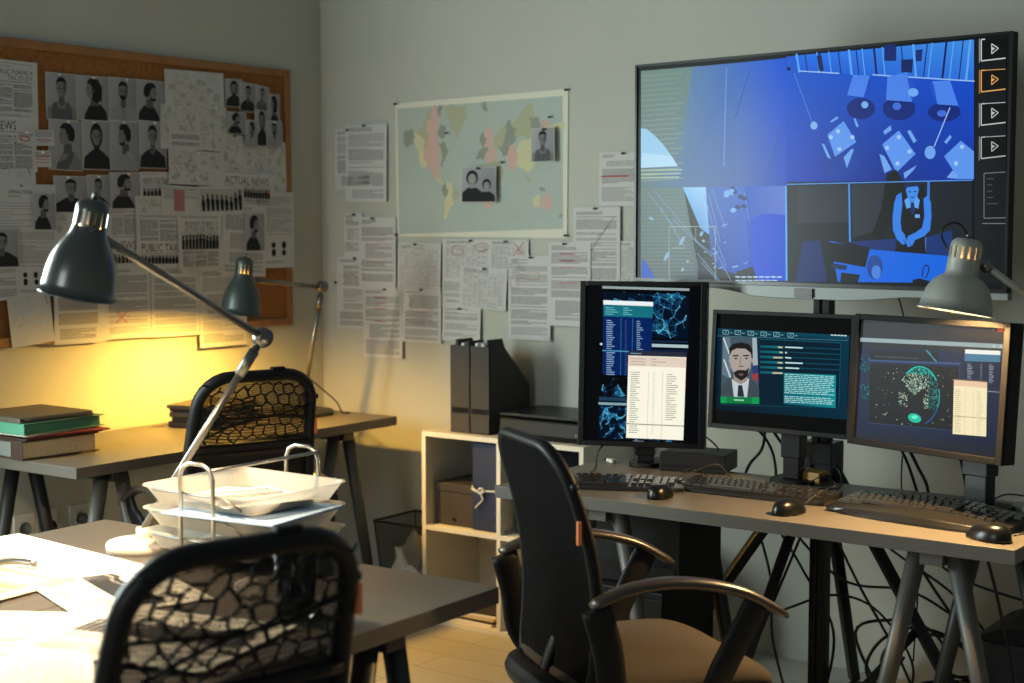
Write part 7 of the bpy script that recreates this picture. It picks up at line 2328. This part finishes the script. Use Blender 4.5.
# bright papers spread over the near desks
for k, (kind, arg, lb, x, y, w, h, rz, lf) in enumerate([
    ('text', 5, 'large pale sheet furthest back among the bright papers', -2.745, 2.055, .44, .20, -.10, .006),
    ('news', ('PUBLIC FORMS', '#'), 'newspaper spread at the back right of the bright papers', -2.365, 1.965, .28, .22, -.35, .012),
    ('news', ('NEWS',), 'yellowish newspaper spread at the left picture edge', -2.74, 1.80, .42, .25, .10, .006),
    ('text', 6, 'pale typed sheet in the middle of the bright papers', -2.27, 1.60, .22, .29, .55, .006),
    ('news', ('ACTUAL NEWS', '#'), 'newspaper under the mesh of the nearest chair back', -2.03, 1.77, .32, .26, .25, .010),
    ('text', 7, 'plain sheet nearest the camera among the bright papers', -2.42, 1.33, .30, .36, .2, .006),
    ('table', 41, 'printed table sheet lying beside the nearest chair', -2.02, 1.46, .21, .28, .9, .006),
    ('text', 8, 'white sheet under the yellowish newspaper', -2.56, 1.55, .28, .24, -.25, .008)]):
    z_ = .7412 + .0014 * k; w *= 1.22; h *= 1.22; lf = .0025
    loose(kind, arg, lb, x, y, z_, w, h, rz, 220 + k, lf, rgb(232, 226, 208) if k != 2 else rgb(230, 212, 160))
o = MB().tube(spline([(-.045, 0, .008), (0, .004, .012), (.045, -.002, .008)], 4), .007, 8).build('metal_pen', M_CHROME); o.location = (-2.69, 1.965, .7465); o.rotation_euler = (0, 0, .6); tag(o, 'shiny metal pen on the papers at the left picture edge', 'pen')
G = thing('drinking_glass', 'clear drinking glass on the near desk seen through the chair mesh', 'glass', (-1.93, 2.02, .7405))
MB().lathe([(0, 0), (.030, 0), (.034, .01), (.042, .125), (.0395, .125), (.032, .012), (0, .008)], 28).build('glass_wall', M_GLASS, G)
crumple('crumpled_wrapper', 'crumpled clear wrapper on the near desk behind the nearest chair back', 'wrapper', -2.12, 2.08, .762, .022, M_TRAY, 9, .7)

# ------------------------------------------------------------------ under the right desk
B = thing('computer_tower', 'tall black computer tower under the right desk', 'computer', (-2.145, 3.76, 0))
MB().box(-.13, .12, -.20, .10, .01, .46).build('tower_case', M_BLACK, B, .004); MB().box(-.10, .12, -.204, -.20, .03, .44).build('front_panel', M_GLOSS, B, .002)
for x_ in (-.09, .11): MB().box(x_ - .012, x_ + .012, -.19, -.15, 0, .01).build('case_foot', M_BLACK, B)
B = thing('black_equipment_box', 'black equipment box standing on top of the computer tower', 'box', (-2.135, 3.74, .4605))
MB().box(-.14, .135, -.13, .115, 0, .20).build('box_shell', M_BLACK, B, .004); MB().box(-.12, .12, -.1325, -.13, .03, .06).build('front_slot', M_GLOSS, B)
B = thing('computer_tower', 'small dark computer case with a silver strip beside the shelf unit', 'computer', (-2.60, 4.33, 0))
MB().box(-.10, .11, -.17, .17, .0, .40).build('tower_case', M_BLACK2, B, .004); MB().box(-.10, .11, -.173, -.17, .30, .312).build('silver_strip', M_SILVER, B); MB().box(-.08, .09, -.1735, -.17, .335, .375).build('drive_slot', M_GLOSS, B)
B = thing('lidded_bin', 'dark blue black plastic bin with rounded lid under the right end of the desk', 'bin', (-1.16, 4.33, 0))
MB().box(-.19, .19, -.15, .15, 0, .30, 0, Matrix.Scale(1, 4)).build('bin_body', M_CYAN, B, .01)
lid = [(-.20, .300), (.20, .300), (.20, .315), (.14, .340), (.06, .352), (-.06, .352), (-.14, .340), (-.20, .315)]
MB().prism(lid, -.16, .16, 0, XZ).build('bin_lid', M_BLACK, B, .004)

# ------------------------------------------------------------------ cables
def cable(label, pts, r=.0035, name='power_cable', group=None, k=8):
    o = MB().tube(spline(pts, k), r, 6).build(name, M_CABLE); return tag(o, label, 'cable', group)
cable('black cable looping on the desk in front of the tall monitor column', [(-2.20, 3.95, .90), (-2.33, 3.90, .86), (-2.40, 3.84, .80), (-2.395, 3.80, .744), (-2.36, 3.72, .744)], .0025)
cable('black cable arching right of the tall monitor column', [(-2.24, 3.965, .86), (-2.16, 3.99, .85), (-2.10, 4.02, .80), (-2.07, 3.985, .743), (-2.05, 3.90, .744)], .0025)
cable('thin cable arching across the flat black box', [(-2.10, 3.75, .744), (-2.06, 3.80, .765), (-2.02, 3.86, .78), (-1.98, 3.87, .744)], .0022)
cable('black cable hanging from the middle monitor and crossing to the left', [(-1.90, 3.93, .92), (-1.94, 3.99, .82), (-2.00, 4.03, .76), (-2.03, 4.06, .70), (-2.02, 4.10, .60), (-1.98, 4.14, .40), (-2.00, 4.2, .2), (-1.95, 4.2, .02)], .0045)
cable('black cable hanging straight behind the middle monitor', [(-1.97, 3.92, .92), (-1.93, 4.0, .84), (-1.915, 4.03, .75), (-1.93, 4.06, .60), (-1.87, 4.12, .45), (-1.80, 4.2, .25), (-1.85, 4.25, .01)], .0045)
cable('black cable slanting right behind the middle monitor', [(-1.91, 3.93, .92), (-1.87, 4.0, .82), (-1.83, 4.03, .75), (-1.80, 4.12, .62), (-1.72, 4.2, .4), (-1.62, 4.25, .2), (-1.55, 4.3, .01)], .0045)
cable('thin black cable hanging between television and middle monitor', [(-1.55, 4.0, 1.30), (-1.53, 4.02, 1.20), (-1.52, 4.04, 1.0), (-1.54, 4.05, .74), (-1.5, 4.08, .5), (-1.55, 4.2, .2)], .0025)
cable('black cable hanging left behind the right monitor', [(-1.45, 3.80, .92), (-1.46, 3.95, .82), (-1.455, 4.03, .72), (-1.52, 4.1, .55), (-1.40, 4.2, .3), (-1.30, 4.25, .1), (-1.45, 4.25, .01)], .0045)
cable('black cable right beside the other behind the right monitor', [(-1.47, 3.80, .92), (-1.485, 3.95, .82), (-1.48, 4.04, .70), (-1.45, 4.15, .5), (-1.20, 4.2, .42), (-1.0, 4.25, .40)], .004)
cable('black cable drooping by the right monitor column', [(-1.32, 3.82, .92), (-1.33, 3.93, .84), (-1.34, 4.02, .74), (-1.28, 4.10, .45), (-1.24, 4.15, .15), (-1.3, 4.2, .01)], .0045)
cable('thin cable curling over the ochre box', [(-1.80, 3.90, .765), (-1.75, 3.915, .800), (-1.68, 3.93, .790), (-1.66, 3.90, .744), (-1.70, 3.85, .744)], .0018)
cable('thin cable looping beside the ochre box', [(-1.74, 3.84, .744), (-1.70, 3.86, .775), (-1.66, 3.87, .762), (-1.665, 3.86, .744), (-1.72, 3.83, .744)], .0016)
cable('mouse cable running behind the curved keyboard', [(-1.24, 3.84, .745), (-1.20, 3.88, .775), (-1.14, 3.90, .770), (-1.10, 3.88, .744)], .0022, 'mouse_cable')
cable('mouse cable of the rightmost mouse leaving the desk', [(-1.055, 3.49, .752), (-1.03, 3.51, .756), (-.99, 3.55, .74), (-.97, 3.62, .60), (-1.0, 3.8, .3), (-1.05, 4.0, .02)], .002, 'mouse_cable')
cable('mouse cable of the middle mouse over the keyboard', [(-1.612, 3.553, .752), (-1.585, 3.60, .784), (-1.55, 3.62, .800)], .0018, 'mouse_cable')
cable('mouse cable of the left mouse towards the desk back', [(-2.015, 3.57, .752), (-2.02, 3.62, .765), (-2.02, 3.72, .790), (-2.0, 3.80, .744)], .0018, 'mouse_cable')
cable('thin cable hanging by the right trestle of the long desk', [(-1.05, 3.95, .70), (-1.07, 3.98, .55), (-1.06, 4.0, .35), (-1.10, 4.05, .02)], .0025)
cable('cable drooping from the desk left of the stand pole', [(-2.0, 4.0, .70), (-1.96, 4.02, .58), (-1.93, 4.03, .66), (-1.90, 4.0, .70)], .003)
R = random.Random(11)
for k in range(10):     # the tangle on the floor and against the wall
    cx, cy = -1.50 + R.uniform(-.15, .17), 4.30 + R.uniform(-.10, .16); rad = R.uniform(.06, .13); n = R.randint(2, 3); pts = []; ph = R.uniform(0, 6); ti = R.uniform(.35, .9) if k < 5 else .12
    for q in range(n * 8 + 1):
        a = ph + q * 2 * pi / 8; rr = rad * (1 + .12 * sin(q * 1.1 + k)) ; pts.append((cx + rr * 1.2 * cos(a) + .006 * q * (k % 3 - 1), min(4.625, cy + rr * .45 * sin(a + k)), .012 + rad * ti * (1 + sin(a)) + .002 * q))
    pts.append((cx + R.uniform(-.3, .3), cy, .01))
    cable('black cable coiled in the tangle on the floor behind the right desk', pts, R.choice([.0035, .004, .005]), 'tangled_cable', 'tangled cables on the floor', 6)
for k, p in enumerate([[(-1.95, 4.1, .62), (-1.80, 4.25, .40), (-1.60, 4.3, .38), (-1.42, 4.3, .30)], [(-1.95, 4.15, .30), (-1.80, 4.2, .36), (-1.66, 4.2, .33), (-1.55, 4.2, .18), (-1.60, 4.2, .02)], [(-1.75, 4.3, .62), (-1.70, 4.35, .50), (-1.50, 4.4, .36), (-1.35, 4.4, .20), (-1.2, 4.45, .02)]]):
    cable(['black cable sagging from the tower towards the tangled heap', 'black cable rising in an arc beside the tangled heap', 'black cable slanting along the wall above the tangled heap'][k], p, .004)
